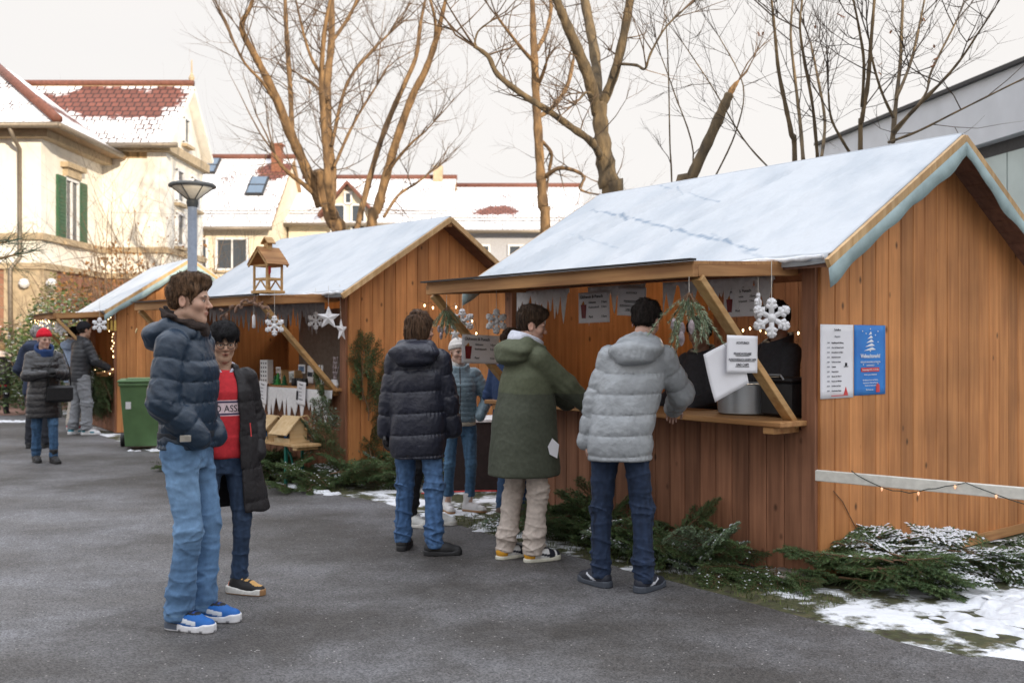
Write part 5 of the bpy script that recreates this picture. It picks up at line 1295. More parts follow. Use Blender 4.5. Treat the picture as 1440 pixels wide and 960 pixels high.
# ---- middle hut: decorations and wares
G2 = 'paper decorations of the middle hut'
flake(H2, 386, 458, -.95, .105, 'white paper snowflake hanging left of the brace of the middle hut', G2, t=.016)
flake(H2, 444, 451, -.2, .10, 'white paper snowflake hanging right of the brace of the middle hut', G2, t=.015, ry=25)
star(H2, 462, 447, -.25, .135, 'large white paper star hanging at the right of the middle hut opening', G2)
star(H2, 480, 464, -.12, .13, 'white paper star seen edge on beside the corner post of the middle hut', G2, ry=70, rz=4, up=.35)
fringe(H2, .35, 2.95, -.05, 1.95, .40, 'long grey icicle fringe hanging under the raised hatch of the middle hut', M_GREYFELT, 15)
fringe(H2, .10, 2.75, -.125, 1.0, .46, 'white felt icicle fringe hanging from the counter of the middle hut', M_FELT, 16, spikes=(.10, .17), flat_=.2)
for (px, py, lab) in ((369, 552, 'small price sheet pinned on the white fringe, left one of two'), (423, 553, 'small price sheet pinned on the white fringe, right one of two')):
    p = on(H2, px, py, x=-.15); o = hang(H2, 'price_sheet', p, FRONT, lab, 'price list', 'price sheets of the middle hut', rz=-5); s = sheet(o, .185, .26, bend=.004)
    text('Preise', .028, T(-.03, .09, .004), s, M_INK, 'headline')
    for i, a in enumerate(('Karten', 'Sterne', 'Lichter', 'Vogelhaus')): text(a, .022, T(-.04, .05-.04*i, .004), s, M_GREYINK, 'price_line')
    mb = MB(); mb.lim(-.085, -.06, -.08, .02, 0, .004); mb.build('picture_strip', M_INK, s)
p0 = H2.pt
def onc(px, x=.0):      # a spot on the middle hut's counter
    p = on(H2, px, 560, x=x); return Vector((x, p.y, 1.022))
o = hang(H2, 'gift_tower', onc(375, .05), FRONT, 'white box front with rows of round holes on the counter of the middle hut', 'box')
mb = MB(); mb.lim(-.085, .085, 0, .28, -.04, .04, bev=.004); mb.build('box_body', M_WHITE, o)
for i in range(3):
    for k in range(5): mb = MB(); mb.lathe([(.011, 0), (.011, .003)], (-.05+.05*i, .04+.05*k, .04), 10); mb.build('hole', M_INK, o)
for i, (px, dz, w, rz, c) in enumerate(((391, .16, .11, 0, (.5, .42, .36)), (395, .10, .13, -4, (.45, .42, .38)), (412, .09, .19, 7, (.5, .55, .55)), (424, .18, .15, 0, (.12, .2, .34)), (436, .12, .13, -3, (.04, .045, .06)), (440, .10, .10, 5, (.6, .6, .6)))):
    p = onc(px, .10+.02*i); p.z += dz; o = hang(H2, 'greeting_card', p, FRONT, ('brown photo card beside the box with holes', 'small card with a wreath in front of the photo card', 'wide tilted card with green sprigs', 'dark blue winter card on the card rack', 'black and white silhouette card', 'pale card right of the silhouette card')[i], 'card', 'cards on the middle hut counter', rz=rz)
    sheet(o, w, w*.68 if i != 4 else .2, bend=.002)
    mb = MB(); mb.lim(-w*.36, w*.36, -w*.2, w*.2, 0, .003); mb.build('picture', mat('card_print', c, .6, var=.5, scale=25), o)
    mb = MB(); mb.bar((0, -dz-.0, -.015), (0, -.03, -.008), .006, .006, up=(1, 0, 0)); mb.build('stand', W_PALE, o)
for i, (px, hh, lab, c) in enumerate(((387, .11, 'dark green paper tree, left of the bright one', (.02, .10, .04)), (391, .14, 'bright green paper tree in the middle of the three', (.04, .28, .06)), (400, .115, 'dark green paper tree, right of the bright one', (.02, .12, .045)))):
    o = hang(H2, 'paper_tree', onc(px, -.05), Matrix.Identity(4), lab, 'paper tree', 'paper trees on the counter'); mb = MB()
    for k in range(3): mb.lathe([(.045-.011*k, hh*.3*k), (.004, hh*(.42+.29*k))], n=9)
    mb.build('cone_tiers', mat('tree_paper', c, .7), o)
o = hang(H2, 'wooden_crate', onc(410, .12), FRONT, 'pale wooden crate behind the paper trees', 'crate'); mb = MB()
for k in range(3): mb.lim(-.15, .15, .005+.052*k, .052+.052*k, -.05, -.035)
for k in (-1, 1): mb.lim(k*.14-.012, k*.14+.012, 0, .165, -.034, .05)
mb.build('slats', W_PALE, o)
for i, px in enumerate((414, 419, 424, 429)):
    o = hang(H2, 'black_candle_jar', onc(px, -.05+.03*(i % 2)), Matrix.Identity(4), 'small black jar in the row on the middle hut counter', 'jar', 'black jars on the counter'); mb = MB(); mb.lathe([(.03, 0), (.034, .005), (.034, .075), (.028, .085), (0, .085)], n=14); mb.build('jar_body', M_BLACK, o, smooth=True, angle=40)
for i, px in enumerate((449, 453)):
    o = hang(H2, 'candle', onc(px, -.05), Matrix.Identity(4), ('tall white candle, left one of a pair on the counter', 'tall white candle, right one of a pair on the counter')[i], 'candle', 'tall candles'); mb = MB(); mb.lathe([(.012, .03), (.012, .24), (0, .242)], n=10); mb.build('wax', M_WHITE, o, smooth=True, angle=40)
    mb = MB(); mb.lathe([(.03, 0), (.03, .01), (.014, .02), (.014, .03)], n=12); mb.build('holder', W_PALE, o)
p = onc(470, -.05); o = hang(H2, 'twig_spray', p, FRONT, 'spray of white catkin twigs beside the brace foot of the middle hut', 'spray'); mb = MB(); gg = random.Random(4)
for k in range(4):
    d = Vector((gg.uniform(-.4, .4), 1, gg.uniform(-.2, .2))); q = [Vector((0, 0, 0))]
    for i in range(6): d = (d+Vector((gg.gauss(0, .15), .1, gg.gauss(0, .1)))).normalized(); q.append(q[-1]+d*.055)
    mb.tube(q, .004, 5)
    for a in q[2:]: mb.lathe([(0, -.012), (.011, 0), (0, .014)], a, 6)
mb.build('twigs', M_CONES, o)
mb = MB(); mb.lathe([(.04, 0), (.05, .03), (.035, .09), (0, .09)], n=12); q = mb.build('vase', M_WHITE, o); q.rotation_euler = (R(-90), 0, 0)
# light post inside, dark partition
o = hang(H2, 'inner_post', (1.2, 1.75, .11), Matrix.Identity(4), 'pale post standing inside the middle hut', 'post'); mb = MB(); mb.lim(-.03, .03, -.03, .03, 0, 2.4); mb.build('timber', W_PALE, o)
o = hang(H2, 'curtain', (1.3, 1.2, .2), Matrix.Identity(4), 'grey brown cloth hung as a backdrop inside the middle hut', 'curtain'); mb = MB(); vs = []; fs = []
for i in range(41):
    for k in range(2): vs.append((.02*math.sin(i*1.1), -1.1+2.9*i/40, 1.75*k))
for i in range(40): a = i*2; fs.append((a, a+1, a+3, a+2))
mb.raw(vs, fs); mb.build('cloth', mat('backdrop_cloth', (.33, .28, .24), .9, var=.1), o, smooth=True)
# lantern shaped feeder on the hatch
p = on(H2, 377, 418, x=-.93); p.z = 2.0
o = hang(H2, 'bird_feeder', p, Matrix.Rotation(R(8), 4, 'Z') @ Matrix.Diagonal((.66, .66, .95, 1)), 'open wooden bird feeder with a small turret standing on the hatch of the middle hut', 'bird feeder'); mb = MB()
mb.lim(-.17, .17, -.19, .19, .0, .03, bev=.003); mb.build('base', W_PALE_B, o)
for sx in (-1, 1):
    for sy in (-1, 1): mb = MB(); mb.lim(sx*.14-.014, sx*.14+.014, sy*.15-.014, sy*.15+.014, .03, .30); mb.build('leg', W_PALE_B, o)
mb = MB()
for z in (.15, .29):
    for sx in (-1, 1): mb.bar((sx*.14, -.15, z), (sx*.14, .15, z), .016, .022)
    for sy in (-1, 1): mb.bar((-.14, sy*.15, z+.001), (.14, sy*.15, z+.001), .016, .022)
for sx in (-1, 1):
    mb.bar((sx*.141, -.14, .04), (sx*.141, 0, .14), .012, .018); mb.bar((sx*.141, .14, .04), (sx*.141, 0, .14), .012, .018)
mb.build('rails', W_PALE_B, o)
mb = MB(); mb.lim(-.02, .02, -.02, .02, .03, .46); mb.build('centre_post', W_PALE_B, o)
mb = MB()
for sy in (-1, 1):
    mb.bar((-.19, sy*.225, .285), (-.19, 0, .455), .022, .02); mb.bar((.19, sy*.225, .285), (.19, 0, .455), .022, .02)
mb.build('rafters', W_PALE_B, o)
mb = MB()
for sy in (-1, 1):
    for k in range(5):
        a, b = k/5, (k+1)/5+.04; mb.bar((0, sy*(.235-.235*a), .30+.17*a), (0, sy*(.235-.235*min(b, 1)), .315+.17*min(b, 1)), .42, .012)
mb.build('roof', wood_x, o)
mb = MB(); mb.lim(-.045, .045, -.045, .045, .45, .53)
for sy in (-1, 1): mb.bar((0, sy*.085, .525), (0, 0, .59), .15, .014)
mb.build('little_turret', W_PALE_B, o)
mb = MB(); mb.lathe([(.008, 0), (.022, .02), (.022, .09), (.006, .11)], (-.02, -.06, .2), 8); mb.build('food_ball', M_RED, o)
# cone garland along the hatch beam
o = hang(H2, 'cone_garland', on(H2, 340, 435, x=-1.06), FRONT, 'garland of brown cones and twigs along the hatch beam of the middle hut', 'garland'); gg = random.Random(2)
for k in range(26):
    u = k/25; cone(o, (-.42+.95*u+gg.uniform(-.03, .03), -.10+.16*math.sin(u*2.4+.2)+gg.uniform(-.03, .03), .0+gg.uniform(-.02, .03)), gg.uniform(.05, .075), M_CONE, d=(gg.gauss(0, 1), gg.gauss(0, 1), gg.gauss(0, 1)))
mb = MB(); mb.tube([(-.42+.95*u/10, -.10+.16*math.sin(u*.24+.2), 0) for u in range(11)], .006, 5); mb.build('twine', M_STEM, o)
o = hang(H2, 'glass_drop', on(H2, 357, 452, x=-1.0), FRONT, 'white candle shaped ornament hanging from the cone garland', 'ornament'); mb = MB(); mb.lathe([(0, -.07), (.018, -.06), (.018, .05), (.006, .07), (0, .075)], n=10, M=Matrix.Rotation(R(-90), 3, 'X')); mb.build('ornament_body', M_WHITE, o, smooth=True); cord(o, .07, .2)
# bench with birdhouses
p = on(H2, 405, 625, x=-.42); bz = .45; by = p.y
ben = hang(H2, 'bench', (-.42, by, 0), Matrix.Identity(4), 'wooden beer bench with green folding legs before the middle hut, carrying birdhouses', 'bench')
mb = MB(); mb.lim(-.14, .14, -.42, 1.2, bz-.03, bz, bev=.004); mb.build('seat', W_PALE, ben)
M_GREENLEG = mat('green_leg', (.01, .13, .10), .5)
for y in (-.12, .95):
    for s_ in (-1, 1): mb = MB(); mb.bar((s_*.10, y, .0), (s_*.10, y, bz-.032), .026, .026); mb.build('leg', M_GREENLEG, ben)
    mb = MB(); mb.bar((-.10, y+.001, .15), (.10, y+.001, .15), .02, .02); mb.tube([(0, y, .15), (0, y+.06, .3), (0, y+.2, bz-.035)], .012, 6); mb.build('leg_brace', M_GREENLEG, ben)
mb = MB(); mb.lim(-.13, .13, -.38, -.30, bz-.06, bz-.031); mb.build('cleat', W_PALE, ben)
BW = wood('birch_ply', (.70, .52, .30), (.58, .39, .19), island=.05, knots=.2, axis=0)
def birdhouse(y, lab, sc=1., yaw=0, cups=True, rope=False):
    o = hang(H2, 'birdhouse', (-.42, by+y, bz), Matrix.Rotation(R(yaw), 4, 'Z') @ Matrix.Scale(sc, 4), lab, 'birdhouse', 'birdhouses on the bench')
    mb = MB(); mb.lim(-.13, .13, -.12, .12, 0, .016); mb.lim(-.132, -.118, -.12, .12, .016, .05); mb.build('base', BW, o)
    for s_ in (-1, 1):
        mb = MB(); y0 = s_*.10; mb.prism([(-.10, .016), (.10, .016), (.115, .14), (0, .25), (-.115, .14)], 'y', y0-.006, y0+.006); mb.build('end_panel', BW, o)
        q = MB(); q.bar((s_*.005, 0, .262), (s_*.185, 0, .085), .28, .014, up=(s_, 0, 1)); q.build('roof_board', BW, o)
    mb = MB(); mb.lim(.02, .03, -.09, .09, .016, .14); mb.build('back_panel', BW, o)
    if cups:
        mb = MB(); mb.lathe([(.018, 0), (.02, .07), (.012, .08), (0, .08)], (-.06, -.04, .016), 10); mb.build('bottle', M_BLACK, o); mb = MB(); mb.lathe([(.018, 0), (.02, .07), (.012, .08), (0, .08)], (-.06, .02, .016), 10); mb.build('bottle', M_BLUE, o)
    if rope: mb = MB(); mb.tube([(0.02, -.11, .26), (.08, -.14, .27), (.13, -.15, .19), (.12, -.14, .12), (.06, -.13, .14)], .01, 7); mb.build('rope', W_PALE, o, smooth=True)
birdhouse(-.08, 'birdhouse at the near end of the bench with a rope loop', 1.05, 6, True, True)
birdhouse(.30, 'birdhouse in the middle of the bench, behind the one with the rope', 1.0, -8)
birdhouse(.72, 'birdhouse with a slatted roof at the far end of the bench', 1.0, 5)

# ---- farthest hut: ornaments
flake(H3, 86, 461, -.75, .13, 'white snowflake hanging from the hatch of the farthest hut, the larger left one', 'snowflakes of the farthest hut', t=.028)
flake(H3, 65, 458, -.95, .12, 'bluish white snowflake at the far end of the hatch of the farthest hut', 'snowflakes of the farthest hut', t=.026, ry=20)
flake(H3, 140, 457, -.45, .12, 'small white snowflake beside the dark cap at the farthest hut', 'snowflakes of the farthest hut', t=.022, ry=15)
fringe(H3, .1, .85, -.32, 1.03, .42, 'pale icicle fringe hanging from the counter of the farthest hut', M_FELT, 26)
for i in range(4):
    o = hang(H3, 'hanging_candle', on(H3, 147+i*5, 450, x=-.1), FRONT, 'yellow candle hanging in the row under the hatch of the farthest hut', 'candle', 'candles hanging in the farthest hut'); mb = MB(); mb.lathe([(.016, 0), (.02, -.17), (0, -.18)], n=8, M=Matrix.Rotation(R(-90), 3, 'X')); mb.build('wax', mat('beeswax', (.55, .36, .08), .5), o); cord(o, 0, .12)

# ---- wheelie bin
M_BIN = mat('bin_green', (.105, .20, .085), .45, var=.12, scale=5, bump=.05)
b0 = Vector((-5.28, 14.2, 0)); wb_ = empty('wheelie_bin', b0, R(18), 'green plastic wheelie bin with a closed lid beside the farthest hut', 'bin')
mb = MB(); w0, w1, d0_, d1_ = .21, .275, .23, .33
vs = []
for z, w, d in ((.05, w0, d0_), (.5, .245, .29), (.90, w1, d1_), (.90, w1+.02, d1_+.02), (.94, w1+.02, d1_+.02)): vs += [(-w, -d, z), (w, -d, z), (w, d, z), (-w, d, z)]
fs = [(3, 2, 1, 0), (16, 17, 18, 19)]+[(4*k+i, 4*k+(i+1) % 4, 4*k+4+(i+1) % 4, 4*k+4+i) for k in range(4) for i in range(4)]
mb.raw(vs, fs); mb.build('bin_body', M_BIN, wb_, bevel=.018)
mb = MB(); mb.lim(-w1-.03, w1+.03, -d1_-.03, d1_+.06, .945, .985, bev=.012); mb.lim(-.2, .2, -.25, .25, .985, 1.0, bev=.006); mb.build('lid', M_BIN, wb_)
for s_ in (-1, 1):
    mb = MB(); mb.lathe([(.0, -.03), (.095, -.03), (.1, -.02), (.1, .02), (.095, .03), (0, .03)], (s_*.27, d1_-.02, .10), 20, Matrix.Rotation(R(90), 3, 'Y')); wh = mb.build('wheel', M_BLACK, wb_, smooth=True, angle=40)
    mb = MB(); mb.lathe([(.0, -.034), (.055, -.034), (.055, .034), (0, .034)], (s_*.27, d1_-.02, .10), 14, Matrix.Rotation(R(90), 3, 'Y')); mb.build('hub', M_BIN, wh)
mb = MB(); mb.bar((-.22, d1_+.05, .91), (.22, d1_+.05, .91), .03, .03); mb.build('handle', M_BIN, wb_)
mb = MB(); mb.lim(-.20, -.13, -.308, -.302, .58, .72); q = mb.build('sticker', M_WHITE, wb_)

# ---- street lamp
lp = Vector((-4.19, 13.05, 0)); sl_ = empty('street_lamp', lp, 0, 'blue grey street lamp with a conical glass head behind the tall man', 'street lamp')
M_POLE = mat('lamp_pole', (.27, .31, .38), .4, var=.08, metal=.2)
mb = MB(); mb.lathe([(.085, 0), (.085, .9), (.062, .95), (.06, 3.28), (.05, 3.3)], n=20); mb.build('pole', M_POLE, sl_, smooth=True, angle=40)
M_DARKM = mat('lamp_metal', (.05, .055, .06), .5)
mb = MB(); mb.lathe([(.065, 3.28), (.075, 3.33), (.075, 3.36), (.055, 3.38)], n=20); mb.build('neck', M_DARKM, sl_, smooth=True, angle=40)
mb = MB(); mb.lathe([(.05, 3.375), (.25, 3.53), (.255, 3.535), (.0, 3.536)], n=28); gl = mb.build('lamp_shade', mat('opal_glass', (.75, .68, .55), .3, var=.05), sl_, smooth=True, angle=50)
for k in range(6): a = k*math.pi/3+.3; mb = MB(); mb.tube([(math.cos(a)*.06, math.sin(a)*.06, 3.375), (math.cos(a)*.262, math.sin(a)*.262, 3.535)], .007, 5); mb.build('rib', M_DARKM, gl)
mb = MB(); mb.lathe([(.25, 3.538), (.30, 3.54), (.305, 3.56), (.28, 3.585), (.15, 3.60), (.0, 3.605)], n=32); mb.build('cap', M_DARKM, sl_, smooth=True, angle=50)

# ---- pallets and a table in the gap between the huts
def pallet(loc, rz, lab):
    o = empty('pallet', loc, rz, lab, 'pallet', 'wooden pallets'); mb = MB()
    for i in range(5): mb.lim(-.6, .6, -.4+i*.175, -.4+i*.175+.1, .122, .144)
    mb.build('top_boards', W_PALE, o); mb = MB()
    for x in (-.53, 0, .53): mb.lim(x-.05, x+.05, -.4, .4, .1, .1215)
    mb.build('cross_boards', W_PALE, o)
    for x in (-.53, 0, .53):
        for y in (-.35, 0, .35): q = MB(); q.lim(x-.05, x+.05, y-.05, y+.05, .022, .0995); q.build('block', W_PALE, o)
    mb = MB()
    for y in (-.35, 0, .35): mb.lim(-.6, .6, y-.05, y+.05, .0, .0215)
    mb.build('bottom_boards', W_PALE, o); return o
pallet((-.33, 11.0, .006), R(-10), 'wooden pallet lying on the ground in the gap between the huts, lower one')
pallet((-.30, 11.05, .152), R(-4), 'wooden pallet stacked on another one in the gap between the huts')
tb = empty('side_table', (-.25, 10.4, 0), R(8), 'white topped table in the gap behind the woman with the white beanie', 'table'); mb = MB(); mb.lim(-.4, .4, -.3, .3, .70, .73, bev=.004); mb.build('tabletop', M_WHITE, tb)
mb = MB(); mb.lim(-.38, .38, -.28, .28, .0, .695); mb.build('dark_cloth', mat('dark_cloth', (.03, .02, .02), .9), tb)
mb = MB(); P = [Vector(v) for v in ((-.9, 9.9, .012), (-.4, 10.05, .012), (.1, 10.1, .012), (.6, 10.5, .012), (1.3, 11.2, .012))]; o = empty('power_cable', P[0], 0, 'red power cable lying on the ground between the huts', 'cable'); Q, rr = smooth_path([p-P[0] for p in P], [.007]*5); mb.tube(Q, rr, 6); mb.build('cable_run', M_RED, o, smooth=True)
o = empty('paving_stone', H1.pt(-.12, .14, 0), H1.rz, 'flat stone block under the near front corner of the nearest hut', 'stone'); mb = MB(); mb.lim(-.12, .12, -.1, .14, .003, .055, bev=.012); mb.build('block', mat('concrete', (.25, .22, .19), .9, var=.2, scale=20, bump=.4), o)

# ---- lying snow at the right and along the edges: low uneven sheets
def snow_patch(cx, cy, w, d, rz, seed, hmax=.035, thr=.0, N=130):
    mb = MB(); idx = {}; g = np.random.RandomState(seed); X, Y = np.meshgrid(np.linspace(-1, 1, N), np.linspace(-1, 1, N), indexing='ij')
    P = np.stack([X.ravel()*w/2, Y.ravel()*d/2, np.zeros(N*N)], 1)
    f = 1-(np.abs(X.ravel())**2.6+np.abs(Y.ravel())**2.6)**(1/2.6)+.26*wob(P, 5, seed)+.24*wob(P, 17, seed+1)+.22*wob(P, 45, seed+2)-thr
    z = np.clip(f, -.2, 1)*hmax*2.2; z = np.where(f > -.05, hmax*(1-np.exp(-np.clip(f, -.05, 2)*3.2))+.005*wob(P, 75, seed+3)*np.clip(f*3, 0, 1)+.001, -.03)
    c, s = math.cos(rz), math.sin(rz)
    keep = (z > 0).reshape(N, N); vs = []
    for i in range(N*N): vs.append((cx+c*P[i, 0]-s*P[i, 1], cy+s*P[i, 0]+c*P[i, 1], max(z[i], -.004)))
    fs = [(i*N+k, (i+1)*N+k, (i+1)*N+k+1, i*N+k+1) for i in range(N-1) for k in range(N-1) if keep[i, k] or keep[i+1, k] or keep[i, k+1] or keep[i+1, k+1]]
    mb.raw(vs, fs); return mb
sm = MB()
for a in ((3.0, 5.35, 1.4, .9, .45, 1, .035, .32), (3.4, 5.6, 2.0, 1.2, .45, 2, .035, .38), (3.8, 6.4, 2.4, 1.0, .65, 9, .03, .4)):
    q = snow_patch(*a[:6], hmax=a[6], thr=a[7]); sm.raw(q.v, q.f)
tag(sm.build('snow', M_SNOW, smooth=True, fix=False), kind='structure')
sm = MB()
for a in ((.0, 8.1, 1.0, .9, .9, 3, .015, .35), (-.45, 8.9, 1.3, .6, .9, 4, .012, .45), (-2.0, 10.1, .9, .22, -.8, 5, .03, .2), (-4.95, 13.9, .9, .3, .2, 6, .03, .15), (-10, 18.9, 2.4, .5, 0, 7, .03, .3)):
    q = snow_patch(*a[:6], hmax=a[6], thr=a[7]); sm.raw(q.v, q.f)
tag(sm.build('snow', M_SNOW, smooth=True, fix=False), kind='structure')
# moss and grass tufts along the ragged edge of the lane
mb = MB(); g = random.Random(8)
for i in range(2600):
    H = g.choice((H1, H1, H2)); y = g.uniform(-.4, 3.3); x = -g.uniform(.2, .68)
    p = H.pt(x, y, .0)
    if p.y < 4.9: continue
    hgt = g.uniform(.015, .05); a = g.uniform(0, 6.28); d = Vector((math.cos(a), math.sin(a), 0)); w = Vector((-d.y, d.x, 0))*.003
    mb.raw([p-w, p+w, p+d*hgt*.5+Vector((0, 0, hgt))], [(0, 1, 2)])
tag(mb.build('grass', mat('grass', (.11, .13, .035), .8, col2=(.06, .08, .025), island=.3), fix=False), kind='stuff')
# ------------------------------------------------------------------ people (built facing +Y, right hand on +X, at 1.78 m, then scaled)
M_SKIN = mat('skin', (1, 1, 1), .5, var=.05, scale=60, attr='Col', spec=.35)
n_, l_, b_ = nodes(M_SKIN); b_.inputs['Subsurface Weight'].default_value = .06; b_.inputs['Subsurface Radius'].default_value = (.012, .005, .003); b_.inputs['Subsurface Scale'].default_value = 1

def cloth(name, c, rough=.75, bump=.2, sheen=.04, var=.1, scale=40, spec=.3, bscale=260, bdist=.003):
    return mat(name, c, rough, var=var, scale=scale, bump=bump, bscale=bscale, attr='Col', sheen=sheen, spec=spec, bdist=bdist)
def shell(name, c, rough=.42, spec=.45, bscale=34, bump=.45, var=.08): # smooth nylon with fine creases
    return mat(name, c, rough, var=var, scale=14, bump=bump, bscale=bscale, attr='Col', spec=spec, detail=6, bdist=.012)
def ik(a, c, l1, l2, pole):
    a, c = Vector(a), Vector(c); d = c-a; L = min(d.length, (l1+l2)*.999); d.normalize()
    x = (l1*l1-l2*l2+L*L)/(2*L); hgt = math.sqrt(max(l1*l1-x*x, 0)); p = Vector(pole); p = p-d*p.dot(d); p.normalize()
    return a+d*x+p*hgt, a+d*L

SK = [(0, -.012, .035), (.0755, .097, .086)]
def head_fn(q, female=False):
    d = ell(q, *SK)
    d = smin(d, ell(q, (0, .028, -.035), (.058, .060, .078)), .03)
    d = smin(d, cap(q, (0, .062, -.092), (0, .066, -.098), .022, .02), .025)
    ax = q.copy(); ax[:, 0] = np.abs(ax[:, 0])
    d = smin(d, cap(ax, (.046, .0, -.062), (.008, .062, -.096), .02, .018), .025)
    d = smin(d, ell(ax, (.040, .058, -.022), (.026, .024, .024)), .02)
    d = smin(d, ell(ax, (.028, .078, .022), (.03, .014, .009)), .014)
    d = smax(d, -ell(ax, (.031, .1, .001), (.017, .016, .011)), .012)
    d = smin(d, ell(ax, (.031, .0745, .001), (.0125, .0125, .0115)), .003)
    d = smin(d, cap(q, (0, .086, .008), (0, .108, -.026), .0075, .0115), .012)
    d = smin(d, ell(ax, (.0115, .098, -.03), (.008, .009, .007)), .006)
    d = smin(d, ell(q, (0, .086, -.055), (.023, .011, .006)), .006)
    d = smin(d, ell(q, (0, .084, -.066), (.019, .011, .007)), .006)
    d = smax(d, -ell(q, (0, .103, -.0603), (.02, .008, .0022)), .003)
    e = ell(ax, (.079, -.012, -.008), (.009, .021, .032), rotm(.15, 0, -.35))
    e = smax(e, -ell(ax, (.0865, -.008, -.005), (.005, .012, .02), rotm(.15, 0, -.35)), .004)
    return smin(d, e, .006)
def head_col(q, skin, brow, open_mouth=False):
    n = len(q); c = np.tile(np.array(skin, float), (n, 1)); x = np.abs(q[:, 0]); y = q[:, 1]; z = q[:, 2]
    red = np.exp(-((x-.042)**2+(z+.03)**2)/.0006)*(y > .03)+1.2*np.exp(-((q[:, 0])**2+(z+.028)**2)/.0002)*(y > .08)+(x > .077)*.8
    c *= 1-np.clip(red, 0, 1)[:, None]*np.array([.02, .13, .14])
    lip = (y > .085) & (((x/.023)**2+((z+.061)/.0105)**2) < 1)
    c[lip] = np.array(skin)*[.86, .62, .62]
    if open_mouth: c[(y > .08) & (((x/.014)**2+((z+.0603)/.003)**2) < 1)] = (.08, .02, .02)
    bz = .0255+(x-.03)*-.06
    c[(y > .06) & (np.abs(z-bz) < .0042) & (x > .013) & (x < .048)] = brow
    dx = x-.031; dz = z-.001
    eye = (y > .07) & ((dx/.0118)**2+(dz/.0048)**2 < 1)
    c[eye] = (.48, .44, .41)
    c[eye & (dx**2+dz**2 < .0058**2)] = (.03, .02, .015)
    lid = (y > .07) & ((dx/.0155)**2+((dz-.001)/.0085)**2 < 1) & ~eye & (dz > .001)
    c[lid] = np.array(skin)*.3
    return c
def hand_fn(p, w, dr, nr, side, curl, grow=0.):
    """side +1 = right hand; dr along the fingers, nr out of the back of the hand"""
    dr = np.asarray(Vector(dr).normalized()); nr = np.asarray(nr, float); nr = nr-dr*(nr @ dr); nr /= np.linalg.norm(nr)
    wd_ = np.cross(dr, nr)*side      # towards the thumb
    M = np.stack([wd_, dr, nr], 1); q = (p-np.asarray(w)) @ M
    d = rbox(q, (0, .052, 0), (.040, .046, .0145), .013)
    d = smin(d, cap(q, (0, -.02, 0), (0, .02, 0), .026, .025), .02)
    for i, (x, L) in enumerate(((.030, .066), (.010, .076), (-.010, .070), (-.029, .055))):
        b = A(x, .092, 0); a = b; th = 0.
        for j, fr in enumerate((.46, .3, .24)):
            th += curl*(.9 if j == 0 else .75)
            e = a+A(x*.08, math.cos(th), -math.sin(th))*L*fr
            d = smin(d, cap(q, a, e, .0095-.0009*j, .0088-.0009*j), .004 if j == 0 else 0); a = e
    t0 = A(.034, .022, -.004); t1 = A(.058, .052, -.016-.012*curl); t2 = A(.056, .083, -.026-.022*curl)
    d = smin(d, cap(q, t0, t1, .0135, .0115), .008); d = smin(d, cap(q, t1, t2, .0112, .0088), .003)
    return d-grow

HAIRM = {}
def hair_mat(c):
    if c not in HAIRM:
        HAIRM[c] = mat('hair', c, .6, var=.58, scale=30, stretch=(3, 3, .5), bump=1., bscale=70, spec=.2, bdist=.012)
    return HAIRM[c]
def hair_fn(q, st):
    x, y, z = q[:, 0], q[:, 1], q[:, 2]; ax = np.abs(x)
    top = np.clip((z-.04)/.07, 0, 1)
    t = st.get('side', .012)+(st.get('top', .026)-st.get('side', .012))*top
    w = wob(q*np.array([1, 1, .35]), 190, 3)*.0036+wob(q*np.array([1, .6, 1]), 60, 5)*.004
    d = ell(q, *SK)-t-w
    if st.get('sweep'): d = smin(d, ell(q, (0, .048, .112), (.062, .052, .027))-w, .02)
    if st.get('long'):
        d = smin(d, ell(q, (0, -.045, -.02), (.094, .085, .13))-w, .03)
        d = smax(d, y-.035+(z < -.02)*(-.01), .01)
        d = smax(d, -(z+st['long'])+wob(q, 120, 9)*.008, .01)
    if st.get('bowl'):
        d = smin(d, ell(q, (0, .03, .075), (.082, .080, .052))-w, .03)
        zl = .030+.014*np.sin(x*70+1)+.007*np.sin(x*160)+wob(q, 150, 2)*.006
        d = smax(d, np.minimum(zl-z, (y-.018+.25*(.03-ax).clip(0))), .004)
    else:
        pl = y*.8-z*.6-st.get('line', .022)+wob(q, 130, 7)*.004
        d = smax(d, pl, .006)
    if not st.get('long'):
        d = smax(d, -.062-z-.25*y, .008)
        d = smax(d, -(np.sqrt((ax-.085)**2+(y+.008)**2+((z+.012)*.85)**2)-.034), .004)
    return d

